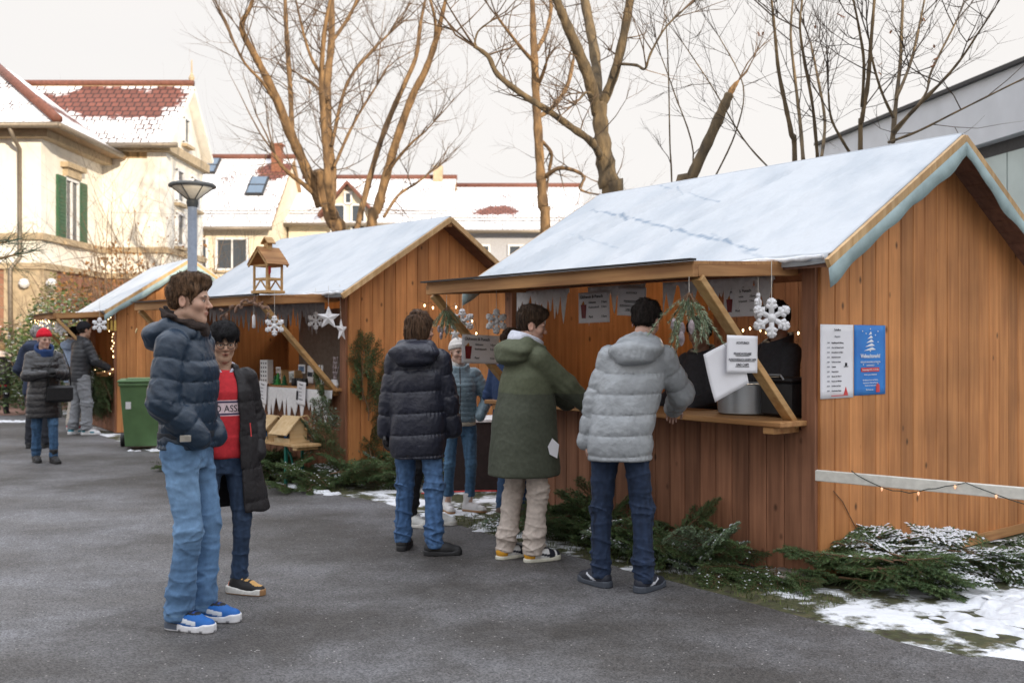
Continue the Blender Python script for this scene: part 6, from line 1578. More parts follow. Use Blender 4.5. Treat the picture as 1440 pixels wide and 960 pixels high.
def strands(ho, HM, hcn, m, seed, st):
    """loose locks lying over the hair: thin ribbons that follow its fall and break up its outline"""
    me = ho.data; n = len(me.vertices); co = np.empty(n*3, np.float32); no = np.empty(n*3, np.float32)
    me.vertices.foreach_get('co', co); me.vertices.foreach_get('normal', no); co = co.reshape(-1, 3).astype(float); no = no.reshape(-1, 3).astype(float)
    q = (co-hcn) @ HM; nq = no @ HM; g = np.random.RandomState(seed+5)
    ok = np.where((q[:, 2] > (-.12 if st.get('long') else -.05)) & (np.linalg.norm(q, axis=1) > .07) & ((q[:, 1] < .03) | (q[:, 2] > (.075 if st.get('bowl') else .105))))[0]
    pick = g.choice(ok, 2600); mb = MB()
    crown = np.array([0, -.05, .13])
    for i in pick:
        p, nn = q[i], nq[i]
        f = p-crown; f = f+np.array([0, 0, -.05 if p[2] < .08 else 0.]); f = f-nn*(f @ nn); f = f/max(np.linalg.norm(f), 1e-6)
        f = f+g.normal(size=3)*.22; f -= nn*(f @ nn); f /= max(np.linalg.norm(f), 1e-6); w = np.cross(nn, f)*g.uniform(.0008, .0018); L = g.uniform(.014, .036)
        lift = g.uniform(.0015, .0065); pts = [p-nn*.001, p+f*L*.5+nn*lift*.8, p+f*L+nn*(lift*.8-L*.22)]
        vs = [pts[0]-w, pts[0]+w, pts[1]-w*.8, pts[1]+w*.8, pts[2]]
        mb.raw([tuple(hcn+HM @ v) for v in vs], [(0, 1, 3, 2), (2, 3, 4)])
    tag(mb.build('strands', m, ho, fix=False), kind='stuff')

def shoe(parent, place, kind, sc=1.):
    """place: matrix; kind: colours and height"""
    hi = kind.get('high', .0)
    def up(p):
        d = cap(p, (0, -.03, .052), (0, .085, .052), .04, .042)
        d = smin(d, cap(p, (0, .06, .05), (0, .165, .036), .044, .036), .03)
        d = smin(d, cap(p, (0, -.026, .06), (0, -.006, .10+hi), .041, .045+hi*.12), .03)
        lace = (np.abs(p[:, 0]) < .02) & (p[:, 1] > .02) & (p[:, 1] < .11)
        d = d-.002*np.sin(p[:, 1]*300)*lace
        d = smax(d, p[:, 2]-.115-hi, .006)
        if hi: d = d-.002*wob(p, 70, 4)
        return smax(d, .018-p[:, 2], .004)
    def so(p):
        a = np.clip((p[:, 1]+.038)/.2, 0, 1); r = .043+.006*np.sin(a*3.1)+kind.get('flare', 0)*(1-a)
        e = np.hypot(p[:, 0], p[:, 1]-(-.038+.2*a))-r
        top = kind.get('sole', .032)+.012*(1-a)**2*kind.get('heel', 1)+.012*(a > .85)*(a-.85)/.15
        return smax(smax(e, p[:, 2]-top, .006), .004-p[:, 2], .004)
    h = .0055
    o = sdf_obj('shoe', up, (-.07, -.1, -.01), (.07, .23, .13+hi), h, kind['mat'], parent, color=kind['col'])
    o.matrix_local = place
    s = sdf_obj('sole', so, (-.08, -.12, -.01), (.08, .24, .07), h, kind['smat'], o, color=kind.get('scol', lambda p: np.ones((len(p), 3))))
    return o

M_SHOE = mat('shoe_fabric', (1, 1, 1), .6, var=.06, scale=60, bump=.15, bscale=300, attr='Col', bdist=.002)
M_SOLE = mat('shoe_sole', (1, 1, 1), .55, var=.1, scale=50, attr='Col')
ones = lambda p: np.ones((len(p), 3))
flat = lambda c: (lambda p: np.tile(np.array(c, float), (len(p), 1)))

def person(label, pos, face, H, s):
    rz = math.atan2(-face[0], face[1])
    root = empty('person', (pos[0], pos[1], 0), rz, label, 'person', s.get('group'))
    k = H/1.78; root.scale = (k, k, k)
    h = s.get('h', .0065)
    lean, side = s.get('lean', 0.), s.get('tilt', 0.)
    def sh(v):
        v = Vector(v); z = max(v.z-.95, 0); return Vector((v.x+side*z, v.y+lean*z, v.z))
    def un(p):
        z = np.maximum(p[:, 2]-.95, 0); q = p.copy(); q[:, 0] -= side*z; q[:, 1] -= lean*z; return q
    bk = s.get('bulk', 1.)
    # joints
    hip = {1: Vector((.09, 0, .92)), -1: Vector((-.09, 0, .92))}
    ft = {1: s.get('footR', (.105, .0, -8)), -1: s.get('footL', (-.105, .0, 8))}
    ank = {}; knee = {}
    for sd_ in (1, -1):
        f = ft[sd_]; a = Vector((f[0], f[1], .085)); ay = R(f[2])
        knee[sd_], ank[sd_] = ik(hip[sd_], a, .421, .42, (-math.sin(ay)*.6, 1, 0))
    shd = {q: sh((q*.163*s.get('broad', 1), -.008, 1.425)) for q in (1, -1)}
    elb = {}; wr = {}; hd = {}
    for q, key in ((1, 'handR'), (-1, 'handL')):
        w = s.get(key, (q*.27, .05, .86)); pole = s.get('pole'+key[-1], (q*.5, -1, -.1))
        elb[q], wr[q] = ik(shd[q], w, .285, .255, pole)
        hd[q] = s.get('dir'+key[-1], tuple(wr[q]-elb[q]))
    hc = sh((0, .012, 1.655)); hc = hc+Vector(s.get('headoff', (0, 0, 0)))
    HM = rotm(R(s.get('pitch', 0)), R(s.get('roll', 0)), R(s.get('yaw', 0)))
    hsc = s.get('headsize', 1.0); hcn = np.array(hc); nb = np.array(sh((0, -.015, 1.46)))
    nk0 = hcn+HM @ A(0, -.022, -.075)
    vis = {q: s.get('vis'+c, 1) for q, c in ((1, 'R'), (-1, 'L'))}
    def handd(p, q, grow=0.):
        n = np.cross(np.array(hd[q]), A(0, 0, 1)); nr = s.get('nrm'+('R' if q > 0 else 'L'), (q, .25, .1))
        return hand_fn(p, wr[q], hd[q], nr, q, s.get('curl', .45), grow) if vis[q] else np.linalg.norm(p-np.array(wr[q]), axis=1)-.03
    trows = [(.84, 0, 0, .12, .07), (.95, 0, 0, .12, .07), (1.08, 0, 0, .118, .075), (1.28, 0, 0, .145, .09), (1.40, 0, -.005, .13, .075), (1.48, 0, -.012, .055, .055)]
    def body(p):
        d = col(un(p), trows)
        for q in (1, -1):
            d = smin(d, cap(p, hip[q], knee[q], .075, .052), .03); d = smin(d, cap(p, knee[q], ank[q], .05, .034), .015)
            ty = R(ft[q][2]); tv = Vector((-math.sin(ty), math.cos(ty), 0))
            d = smin(d, cap(p, ank[q]+Vector((0, 0, -.04)), ank[q]+tv*.13+Vector((0, 0, -.055)), .028, .02), .02)
            d = smin(d, cap(p, shd[q], elb[q], .05, .038), .03); d = smin(d, cap(p, elb[q], wr[q], .038, .026), .01)
            m = np.linalg.norm(p-np.array(wr[q]), axis=1) < .3
            hv = np.full(len(p), 1.); hv[m] = handd(p[m], q)
            d = smin(d, hv, .006)
        d = smin(d, cap(p, nb, nk0, .062, .054), .02)
        m = np.linalg.norm(p-hcn, axis=1) < .3
        hv = np.full(len(p), 1.); hv[m] = head_fn((p[m]-hcn) @ HM/hsc)*hsc
        return smin(d, hv, .018)
    skin = tuple(a*b for a, b in zip(s.get('skin', (.50, .27, .19)), (1.0, 1.14, 1.2)))
    def bcol(p):
        c = np.tile(np.array(skin, float), (len(p), 1)); m = np.linalg.norm(p-hcn, axis=1) < .17
        c[m] = head_col((p[m]-hcn) @ HM/hsc, skin, s.get('brow', (.06, .035, .02)), s.get('mouth', False)); return c
    ex = [Vector(v) for v in list(elb.values())+list(wr.values())+list(shd.values())+list(ank.values())+list(knee.values())+[hc]]
    lo = [min(v[i] for v in ex)-(.30 if i < 2 else 0) for i in range(3)]; hi = [max(v[i] for v in ex)+(.30 if i < 2 else .0) for i in range(3)]
    lo[2] = -.01; hi[2] = hc.z+.17
    sdf_obj('body', body, lo, hi, s.get('hb', h), M_SKIN, root, color=bcol)
    # trousers
    t = s['trousers']; r0, r1, r2 = t.get('r', (.098, .072, .062)); z0 = t.get('z', .055)
    def tro(p):
        f = .004*wob(p, 28, 11)
        z = p[:, 2]
        msk = np.exp(-((z-.16)/.10)**2)+.7*np.exp(-((z-.50)/.07)**2)+.5*np.exp(-((z-.84)/.06)**2)
        q_ = p*np.array([.75, .75, 1.7]); rg = 1-np.abs(wob(q_, 30, 5))*1.1; rg2 = 1-np.abs(wob(q_, 52, 6))*1.1
        q3 = np.stack([p[:, 0]*1.0, p[:, 1]*1.0+p[:, 2]*.5, p[:, 2]*1.2], 1); rg3 = 1-np.abs(wob(q3, 20, 15))*1.2
        f = f-t.get('fold', .006)*((msk+.22)*(1.7*np.clip(rg, 0, 1)**3+1.0*np.clip(rg2, 0, 1)**3)+1.0*np.clip(rg3, 0, 1)**3)+t.get('fold', .006)*.7
        d = col(p, [(.80, 0, -.005, .155, .100), (.90, 0, -.006, .168, .110), (1.03, 0, 0, .152, .105)])
        for q in (1, -1):
            l = smin(cap(p, hip[q]+Vector((q*.004, 0, -.02)), knee[q], r0, r1), cap(p, knee[q], ank[q]+Vector((0, -.01, -.02)), r1, r2), .02)
            d = smin(d, l, .025 if q > 0 else .012)
        return smax(d+f, z0-z, .008)
    tcol = t.get('col', ones)
    sdf_obj('trousers', tro, (lo[0], lo[1], 0), (hi[0], hi[1], 1.1), h, t['mat'], root, color=lambda p: tcol(p))
    # shoes
    for q in (1, -1):
        f = ft[q]; M = Matrix.Translation((f[0], f[1], 0)) @ Matrix.Rotation(R(f[2]), 4, 'Z')
        shoe(root, M, s['shoes'])
    # jacket
    j = s['jacket']; hem = j.get('hem', .86); qt = j.get('quilt'); jw = j.get('w', 1.)*bk
    rows = j.get('rows') or [(hem, 0, 0, .185, .140), (hem+.1, 0, 0, .187, .142), (1.06, 0, 0, .180, .135), (1.2, 0, .004, .188, .140), (1.32, 0, .0, .188, .135), (1.40, 0, -.008, .165, .115), (1.46, 0, -.012, .115, .095), (1.50, 0, -.012, .085, .08)]
    rows = [(a, b, c, d*jw, e*jw) for a, b, c, d, e in rows]
    s0, s1, s2 = [v*bk for v in j.get('sleeve', (.074, .064, .052))]
    collar = j.get('collar', 1.545)
    def ring(p, z0, z1, r, th, flare=.0):
        q = un(p); q[:, 2] += .38*q[:, 1]; zz = (q[:, 2]-z0)/(z1-z0); rr = r+flare*np.clip(zz, 0, 1)
        e = np.hypot(q[:, 0], (q[:, 1]+.012)*1.02)-rr
        e = np.abs(e)-th
        return smax(e, np.maximum(z0-q[:, 2], q[:, 2]-z1), .012)
    def jac(p):
        q = un(p)
        d = col(q, rows, qt)
        if j.get('open'): d = j['open'](p, q, d)
        for g in (1, -1):
            sv = s0
            a = smin(cap(p, shd[g], elb[g], s0, s1, qt and (qt[0], qt[1], .3)), cap(p, elb[g], wr[g], s1, s2, qt and (qt[0]*.9, qt[1], .1)), .03)
            # creases inside the elbow
            de = np.linalg.norm(p-np.array(elb[g]), axis=1)
            a = a+.006*np.exp(-(de/.09)**2)*np.sin((p[:, 2]*.8+p[:, 1]*.6+p[:, 0]*.3)*130+g)
            d = smin(d, a, .028 if not j.get('open') else .012)
        if collar: d = smin(d, ring(p, 1.43, collar-.012, .088*j.get('cw', 1), .016, .012), .03)
        if j.get('hood'):
            hs = j['hood']
            b = ell(q, (0, -.125, 1.475), (.165*hs, .10*hs, .085*hs), rotm(.35, 0, 0))
            b = smin(b, cap(np.stack([np.abs(q[:, 0]), q[:, 1], q[:, 2]], 1), (.10, -.07, 1.52), (.085, .055, 1.485), .045*hs, .03*hs), .04)
            b = b+.006*np.sin(q[:, 2]*75+2*wob(q, 14, 8))*np.clip(-q[:, 1]*8, 0, 1)
            b = smax(b, -ell(q, (0, .0, 1.57), (.085, .10, .10)), .03)
            d = smin(d, b, .012)
        d = d+.0028*wob(p, 34, 21)-.0018*np.clip(1-1.2*np.abs(wob(p*np.array([1, 1, 1.8]), 34, 23)), 0, 1)**2-.0014*np.clip(1-1.2*np.abs(wob(p*np.array([1.3, 1.3, .8]), 62, 29)), 0, 1)**2
        if qt: d = d+.0035*np.abs(np.cos(np.pi*(p[:, 2]/qt[0]+qt[2])))**3*0+.003*(1-np.abs(np.sin(np.pi*(q[:, 2]/qt[0]+qt[2]))))**2*np.sin(p[:, 0]*150+p[:, 1]*110+4*wob(p, 12, 31))+j.get('crease', 0)*np.sin(p[:, 2]*50+p[:, 0]*25+3*wob(p, 9, 2))
        return smax(d, hem-.005+.008*np.sin(p[:, 0]*9+1)-p[:, 2], .012) if not j.get('free') else d
    jc = j.get('col', ones)
    jo = sdf_obj(j.get('name', 'jacket'), jac, (lo[0], lo[1], hem-.05), (hi[0], hi[1], 1.68), h, j['mat'], root, color=lambda p: jc(un(p)))
    # hair or hat
    if s.get('hair'):
        st = s['hair']
        fn = lambda p: hair_fn((p-hcn) @ HM/hsc, st)*hsc
        ho = sdf_obj('hair', fn, hcn-.2, hcn+.2, min(h, .0055), hair_mat(st['col']), root)
        if h < .0095: strands(ho, HM, hcn, hair_mat(st['col']), int(1e6*st['col'][0]) % 97, st)
    if s.get('hat'):
        hm, hs = s['hat']
        def hat(p):
            q = (p-hcn) @ HM/hsc
            w = .0018*np.sin(np.arctan2(q[:, 0], q[:, 1])*34)
            d = ell(q, (0, -.018, .05), (.090, .108, .098+.012*hs))-w
            d = smax(d, .036+q[:, 1]*.22-q[:, 2], .008)
            e = np.hypot(q[:, 0]/.91, (q[:, 1]+.016)/1.10)-.093
            zz = q[:, 2]-.055-q[:, 1]*.22
            return smin(d, smax(np.abs(e)-.010-w, np.abs(zz)-.026, .012), .006)
        sdf_obj('hat', hat, hcn-.2, hcn+.22, h, hm, root, color=ones)
    for q, c in ((1, 'R'), (-1, 'L')):
        if s.get('gloves') and vis[q]:
            w = np.array(wr[q])
            sdf_obj('glove', lambda p: handd(p, q, .004), w-.22, w+.22, .006, s['gloves'], root, color=ones)
    P = dict(root=root, un=un, sh=sh, hc=hc, HM=HM, jac=jac, tro=tro, body=body, wr=wr, elb=elb, shd=shd, k=k, lo=lo, hi=hi, ring=ring, rows=rows)
    return P

def drape(o, fn, d, gap=.003, far=.6):
    """lays a flat piece on a body: each point slides along d until it meets the surface"""
    me = o.data; n = len(me.vertices); co = np.empty(n*3, np.float32); me.vertices.foreach_get('co', co); P = co.reshape(-1, 3).astype(float)
    d = np.asarray(d, float); t = np.zeros(n)
    for _ in range(60):
        t += np.clip(fn(P+t[:, None]*d)-gap, -.02, .05)*.8
    t = np.minimum(t, far)
    P = P+t[:, None]*d; me.vertices.foreach_set('co', P.astype(np.float32).ravel()); me.update()
# ------------------------------------------------------------------ the people in the photograph
def foot_at(px, py): return gnd(px, py)
def denim(fade, p, k=1.):
    """wear: paler thighs, seat and knees"""
    c = np.ones((len(p), 3)); z = p[:, 2]; f = np.exp(-((z-.70)/.17)**2)*np.clip(.35+p[:, 1]*7, 0, 1)+.55*np.exp(-((z-.50)/.08)**2)*np.clip(.2+p[:, 1]*8, 0, 1)
    f = f+.12*wob(p*np.array([1, 1, .35]), 40, 3)
    c = c*(1+np.clip(fade*f, -.25, 1.4)[:, None]*np.array([1.1, .8, .55]))
    c *= (1+.13*wob(p*np.array([1.5, 1.5, .5]), 95, 13)+.10*wob(p, 150, 17))[:, None]
    hem = np.abs(z-.085) < .006; c[hem] *= np.array([1.35, 1.25, 1.15])
    seam = (np.abs(p[:, 1]+.004) < .005) & (np.abs(p[:, 0]) > .11); c[seam] *= .62
    return c
def shoecol(fn): return dict(mat=M_SHOE, smat=M_SOLE, col=fn)
def sel(p, base, *rules):
    c = np.tile(np.array(base, float), (len(p), 1)); x, y, z = p[:, 0], p[:, 1], p[:, 2]
    for f, v in rules: c[f(x, y, z)] = v
    return c
SH_BLACK = dict(mat=M_SHOE, smat=M_SOLE, col=flat((.02, .02, .022)), scol=flat((.025, .025, .027)))
SH_BLUE = dict(mat=M_SHOE, smat=M_SOLE, sole=.036, flare=.004, scol=lambda p: sel(p, (.75, .75, .78), (lambda x, y, z: (y < .02) & (z > .014), (.10, .12, .16)), (lambda x, y, z: (y > .02) & (np.abs(np.sin(y*52)) > .93) & (z < .018), (.25, .25, .27))),
    col=lambda p: sel(p, (.012, .12, .42), (lambda x, y, z: y < -.005, (.012, .02, .045)), (lambda x, y, z: z > .088, (.012, .013, .016)), (lambda x, y, z: (y > .165) & (z < .045), (.01, .012, .03)),
        (lambda x, y, z: (np.abs(z-.062+.18*(y-.05)) < .011) & (y > .0) & (y < .12) & (np.abs(x) > .022), (.70, .74, .80)), (lambda x, y, z: (np.abs(x) < .02) & (y > .02) & (y < .11) & (np.sin(y*230) > .1), (.01, .05, .24)), (lambda x, y, z: z < .033, (.012, .012, .02))))
SH_TAN = dict(mat=M_SHOE, smat=M_SOLE, sole=.036, flare=.012, heel=1.6, scol=lambda p: sel(p, (.72, .71, .68), (lambda x, y, z: z < .011, (.36, .20, .09)), (lambda x, y, z: y > .19, (.36, .20, .09))),
    col=lambda p: sel(p, (.018, .018, .02), (lambda x, y, z: (np.abs(x) < .026) & (y > -.01) & (z > .066), (.62, .36, .12)), (lambda x, y, z: (np.abs(x) < .026) & (y > .0) & (y < .12) & (np.sin(y*150) > .4), (.02, .02, .02)), (lambda x, y, z: (y < -.05) & (z > .05) & (z < .085), (.65, .20, .12)), (lambda x, y, z: (y < -.035) & (z <= .055), (.68, .66, .58))))
SH_ORANGE = dict(mat=M_SHOE, smat=M_SOLE, sole=.03, heel=.2, scol=flat((.68, .66, .56)),
    col=lambda p: sel(p, (.72, .72, .72), (lambda x, y, z: y < -.012, (.68, .33, .03)), (lambda x, y, z: (np.abs(x) < .024) & (y > -.01) & (y < .12), (.02, .022, .035)), (lambda x, y, z: (y > .10) & (y < .15), (.02, .022, .035)), (lambda x, y, z: (y > .165), (.02, .022, .035)), (lambda x, y, z: (np.abs(z-.062+.25*(y-.03)) < .008) & (y > .0) & (y < .10) & (np.abs(x) > .022), (.02, .022, .035)), (lambda x, y, z: z > .098, (.02, .022, .03))))
SH_DARK = dict(mat=M_SHOE, smat=M_SOLE, sole=.034, flare=.004, scol=flat((.06, .07, .09)), col=lambda p: sel(p, (.02, .023, .035), (lambda x, y, z: (np.abs(z-.055-.45*(y-.045)) < .006) & (y > .0) & (y < .09) & (np.abs(x) > .02), (.6, .62, .68)), (lambda x, y, z: (np.abs(z-.06+.35*(y-.02)) < .0055) & (y > -.03) & (y < .05) & (np.abs(x) > .02), (.6, .62, .68)), (lambda x, y, z: z > .10, (.6, .6, .62))))
SH_WHITE = dict(mat=M_SHOE, smat=M_SOLE, col=flat((.62, .62, .60)), scol=flat((.66, .64, .60)))
SH_BOOT = dict(mat=M_SHOE, smat=M_SOLE, high=.085, sole=.036, col=lambda p: sel(p, (.66, .64, .64), (lambda x, y, z: (np.abs(x) < .02) & (y > .0) & (np.sin(z*240) > .2) & (z > .06), (.42, .40, .40))), scol=lambda p: sel(p, (.6, .58, .56), (lambda x, y, z: z < .03, (.34, .18, .08))))
SH_BOOTD = dict(mat=M_SHOE, smat=M_SOLE, high=.07, sole=.034, col=flat((.022, .022, .024)), scol=flat((.02, .02, .02)))
SH_BROWN = dict(mat=M_SHOE, smat=M_SOLE, high=.05, sole=.03, col=flat((.10, .065, .05)), scol=flat((.08, .06, .05)))
SH_TEAL = dict(mat=M_SHOE, smat=M_SOLE, sole=.036, flare=.005, col=lambda p: sel(p, (.68, .68, .70), (lambda x, y, z: (y < -.01) & (z > .05), (.03, .22, .30)), (lambda x, y, z: (y > .06) & (y < .12) & (z < .06), (.03, .22, .30))), scol=flat((.7, .7, .72)))
SH_RED = dict(mat=M_SHOE, smat=M_SOLE, sole=.034, col=lambda p: sel(p, (.55, .06, .07), (lambda x, y, z: y > .1, (.65, .63, .62))), scol=flat((.7, .7, .7)))
M_RIB = cloth('rib_knit', (.015, .016, .02), .95)

# --- tall man in the navy jacket
J = shell('navy_down', (.017, .034, .060), .38, bscale=26)
p0 = gnd(264, 878)
pt_ = lambda H, v: None
T1 = person('tall man in a navy puffer jacket and light blue jeans, hands in his pockets', (p0.x, p0.y), (1, -.12), 1.87, dict(
    h=.0058, hb=.0048, bulk=1.0, lean=.0, tilt=0, footR=(.085, .0, -12), footL=(-.085, .05, -4), handR=(.125, .115, .965), handL=(-.13, .09, .955), poleR=(.8, -.8, 0), poleL=(-.5, -1, 0), visR=0, visL=0, curl=.9,
    yaw=6, pitch=-3, skin=(.56, .31, .215), brow=(.09, .05, .025), hair=dict(col=(.145, .082, .045), top=.026, side=.010, sweep=1, line=.030),
    trousers=dict(mat=cloth('light_denim', (.095, .185, .33), .85, bump=.35), r=(.088, .068, .070), z=.05, fold=.0055, col=lambda p: denim(.75, np.stack([p[:, 0]*.3, p[:, 1]*.4+.5*p[:, 0], p[:, 2]], 1))),
    shoes=SH_BLUE,
    jacket=dict(mat=J, hem=.90, quilt=(.105, .013, .1), sleeve=(.078, .074, .060), hood=.95, collar=1.55, cw=1.0,
        rows=[(.90, 0, -.01, .172, .130), (.955, 0, -.01, .170, .124), (.985, 0, -.005, .165, .118), (1.03, 0, 0, .175, .126), (1.2, 0, .004, .186, .134), (1.32, 0, .002, .186, .132), (1.40, 0, -.008, .165, .115), (1.46, 0, -.012, .12, .10), (1.50, 0, -.012, .088, .082)])))
sdf_obj('fur_collar', lambda p: T1['ring'](p, 1.500, 1.565, .092, .018, .02)-.008*wob(p, 120, 5)-.006*wob(p, 60, 7), (-.2, -.2, 1.47), (.25, .25, 1.66), .0055, mat('dark_fur', (.035, .022, .018), .95, var=.4, scale=80, bump=1., bscale=200), T1['root'])
sdf_obj('belt', lambda p: smax(col(T1['un'](p), [(.94, 0, -.008, .173, .127), (1.02, 0, -.004, .173, .127)]), np.abs(p[:, 2]-.975)-.02, .004), (-.3, -.3, .93), (.3, .3, 1.03), .006, cloth('belt_web', (.012, .016, .024), .6), T1['root'], color=ones)
mb = MB(); mb.lim(-.006, .006, -.026, .026, -.017, .017, bev=.003); mb.lim(.004, .009, -.005, .005, -.012, .012); q = mb.build('buckle', mat('buckle_metal', (.55, .52, .46), .3, metal=.9), T1['root']); tt = 0.
for _ in range(80): tt += float(np.clip(T1['jac'](np.array([[.4-tt, .085, .972]]))[0]-.007, -.02, .03))*.7
q.location = (.4-tt, .085, .972); q.rotation_euler = (0, 0, R(28))
mb = MB(); mb.lathe([(.012, 0), (.014, .004), (.0, .006)], n=14); q = mb.build('hood_badge', mat('badge', (.55, .38, .15), .4, metal=.5), T1['root']); q.location = (.115, -.215, 1.50); q.rotation_euler = (0, R(75), R(-50))

# --- young man in the open black coat
CB = shell('black_coat', (.020, .018, .020), .6, spec=.3)
CROWS = [(.545, -.05, -.01, .265, .18), (.75, -.03, -.01, .235, .168), (.95, -.02, 0, .212, .152), (1.2, -.01, .0, .192, .142), (1.34, 0, .0, .186, .136), (1.41, 0, -.01, .158, .115), (1.47, 0, -.012, .112, .098), (1.52, 0, -.012, .092, .088)]
def open_coat(p, q, d):
    inn = col(q, [(a, b, c, e-.022, f-.022) for a, b, c, e, f in CROWS]); z = q[:, 2]
    d = smax(d, -np.where(z < 1.47, inn, 1.), .004)
    w = np.interp(z, [.5, .9, 1.2, 1.4, 1.52], [.105, .085, .08, .065, .045]); cx = np.interp(z, [.5, 1.0, 1.5], [.00, .01, .0])
    return smax(d, -np.maximum(np.abs(q[:, 0]-cx)-w, .02-q[:, 1]), .01)
p2 = gnd(314, 835)
T2 = person('young man with glasses in an open long black coat over a red sweater', (p2.x, p2.y), (.50, -.86), 1.62, dict(
    h=.0062, hb=.0048, broad=.95, footR=(.115, -.03, -22), footL=(-.095, .03, 38), handR=(.205, .07, .93), handL=(-.215, .05, .93), visR=0, visL=0, yaw=-6, pitch=-7, roll=0,
    skin=(.47, .255, .165), brow=(.02, .015, .012), mouth=True, hair=dict(col=(.016, .015, .017), top=.032, side=.024, bowl=1),
    trousers=dict(mat=cloth('dark_denim', (.028, .050, .098), .85, bump=.25), r=(.088, .062, .048), z=.10, fold=.006, col=lambda p: denim(.4, p)), shoes=SH_TAN,
    jacket=dict(name='coat', mat=CB, hem=.545, quilt=(.22, .012, .2), rows=CROWS, sleeve=(.072, .064, .055), collar=0, open=open_coat)))
SW = cloth('red_knit', (.56, .035, .045), .9, bump=.3)
def sweat(p):
    q = T2['un'](p); d = col(q, [(.90, 0, 0, .165, .112), (.95, 0, 0, .170, .118), (1.2, 0, .004, .168, .122), (1.34, 0, .0, .17, .118), (1.42, 0, -.008, .14, .10), (1.48, 0, -.012, .075, .075)])
    return d+.003*wob(p, 30, 3)+.003*np.sin(p[:, 2]*60+2*wob(p, 10, 4))*(p[:, 2] < 1.05)
def sweatcol(p):
    c = ones(p).astype(float); z = p[:, 2]; b = (z > 1.185) & (z < 1.29); c[b] = np.array([1.35, 17, 14.])
    ed = (np.abs(z-1.197) < .006) | (np.abs(z-1.278) < .006); c[ed] = np.array([.06, .7, 1.8]); return c
sdf_obj('sweater', sweat, (-.26, -.22, .88), (.26, .26, 1.50), .006, SW, T2['root'], color=sweatcol)
q = text('LO ASSI', .062, Matrix.Translation((.115, .28, 1.213)) @ Matrix(((-1, 0, 0, 0), (0, 0, 1, 0), (0, 1, 0, 0), (0, 0, 0, 1))), T2['root'], M_INK, 'sweater_lettering', xs=.9)
drape(q, sweat, (0, -1, 0), .002)
sdf_obj('shirt_collar', lambda p: np.maximum(T2['ring'](p, 1.445, 1.515, .066, .010, .016), -(np.abs(p[:, 0])-.055*np.clip((1.51-p[:, 2])*-14+1.0, 0.02, 1))*(p[:, 1] > .02)-1*(p[:, 1] <= .02)), (-.15, -.15, 1.42), (.15, .15, 1.53), .0045, cloth('shirt_cotton', (.62, .62, .72), .8), T2['root'], color=ones)
gm = MB(); hM = T2['HM']; hc = np.array(T2['hc']); G_ = lambda v: tuple(hc+hM @ np.array(v, float))
for s_ in (-1, 1):
    ringp = [G_((s_*.033+.0245*math.cos(a), .098-.010*abs(math.cos(a)*.5+.5*s_*0), .000+.0215*math.sin(a))) for a in np.linspace(0, 6.2832, 21)]
    gm.tube(ringp, .0019, 5, cap=False); gm.tube([G_((s_*.0575, .094, .006)), G_((s_*.078, .03, .008)), G_((s_*.083, -.01, .006))], .0019, 5)
gm.tube([G_((-.009, .1, .003)), G_((0, .104, .006)), G_((.009, .1, .003))], .0019, 5); gm.build('glasses', M_BLACK, T2['root'])
mb = MB(); mb.lim(-.004, .004, -.004, .004, -.075, .075); q = mb.build('pocket_trim', M_RED, T2['root']); q.location = (-.152, .115, 1.06); q.rotation_euler = (0, R(5), 0)

# --- woman walking in the red beanie
p3 = gnd(62, 650)
T3 = person('woman in a red beanie and blue scarf, walking with gloved hands together', (p3.x, p3.y), (.62, -.85), 1.66, dict(
    h=.011, hb=.0085, bulk=1.0, footR=(.08, -.10, 0), footL=(-.09, .16, 6), handR=(.035, .26, 1.20), handL=(-.05, .24, 1.22), poleR=(.9, -.4, -.6), poleL=(-.9, -.4, -.6), dirR=(-.6, .3, .35), dirL=(.6, .3, .2), gloves=cloth('black_glove', (.015, .015, .016), .6), curl=.9,
    yaw=14, pitch=-8, skin=(.55, .30, .22), hair=None, hat=(cloth('red_wool', (.60, .012, .03), .95), 1),
    trousers=dict(mat=cloth('blue_denim', (.045, .10, .19), .85), r=(.092, .066, .055), z=.08, col=lambda p: denim(.4, p)), shoes=SH_BOOTD,
    jacket=dict(name='coat', mat=shell('black_glossy', (.022, .021, .024), .25, spec=.6, bump=.5), hem=.60, quilt=(.085, .010, .1), sleeve=(.074, .068, .054), collar=1.53,
        rows=[(.60, 0, -.005, .225, .175), (.85, 0, 0, .22, .17), (1.06, 0, 0, .195, .15), (1.2, 0, .004, .20, .15), (1.32, 0, .0, .20, .145), (1.41, 0, -.008, .175, .12), (1.465, 0, -.012, .12, .10), (1.50, 0, -.012, .09, .085)])))
sdf_obj('scarf', lambda p: T3['ring'](p, 1.43, 1.55, .098, .024, .01)-.008*wob(p, 40, 2), (-.2, -.2, 1.38), (.2, .25, 1.6), .010, cloth('blue_scarf', (.02, .045, .13), .95), T3['root'], color=ones)
def world(Tn, v): return Tn['root'].matrix_basis @ Vector(v) if False else Matrix.Translation(Tn['root'].location) @ Matrix.Rotation(Tn['root'].rotation_euler.z, 4, 'Z') @ Vector([c*Tn['k'] for c in v])
hb_ = empty('handbag', world(T3, (-.15, .215, .84)), T3['root'].rotation_euler.z, 'black leather handbag hanging at the side of the woman in the red beanie', 'handbag')
LEA = mat('black_leather', (.016, .016, .018), .4, var=.2)
mb = MB(); mb.lim(-.15, .15, -.045, .045, -.02, .19, bev=.03); mb.build('bag_body', LEA, hb_)
mb = MB(); mb.tube([(-.13, 0, .18), (-.12, -.02, .4), (-.05, -.06, .62)], .009, 6); mb.tube([(.13, 0, .18), (.12, -.02, .4), (.03, -.06, .62)], .009, 6); mb.build('strap', LEA, hb_, smooth=True)

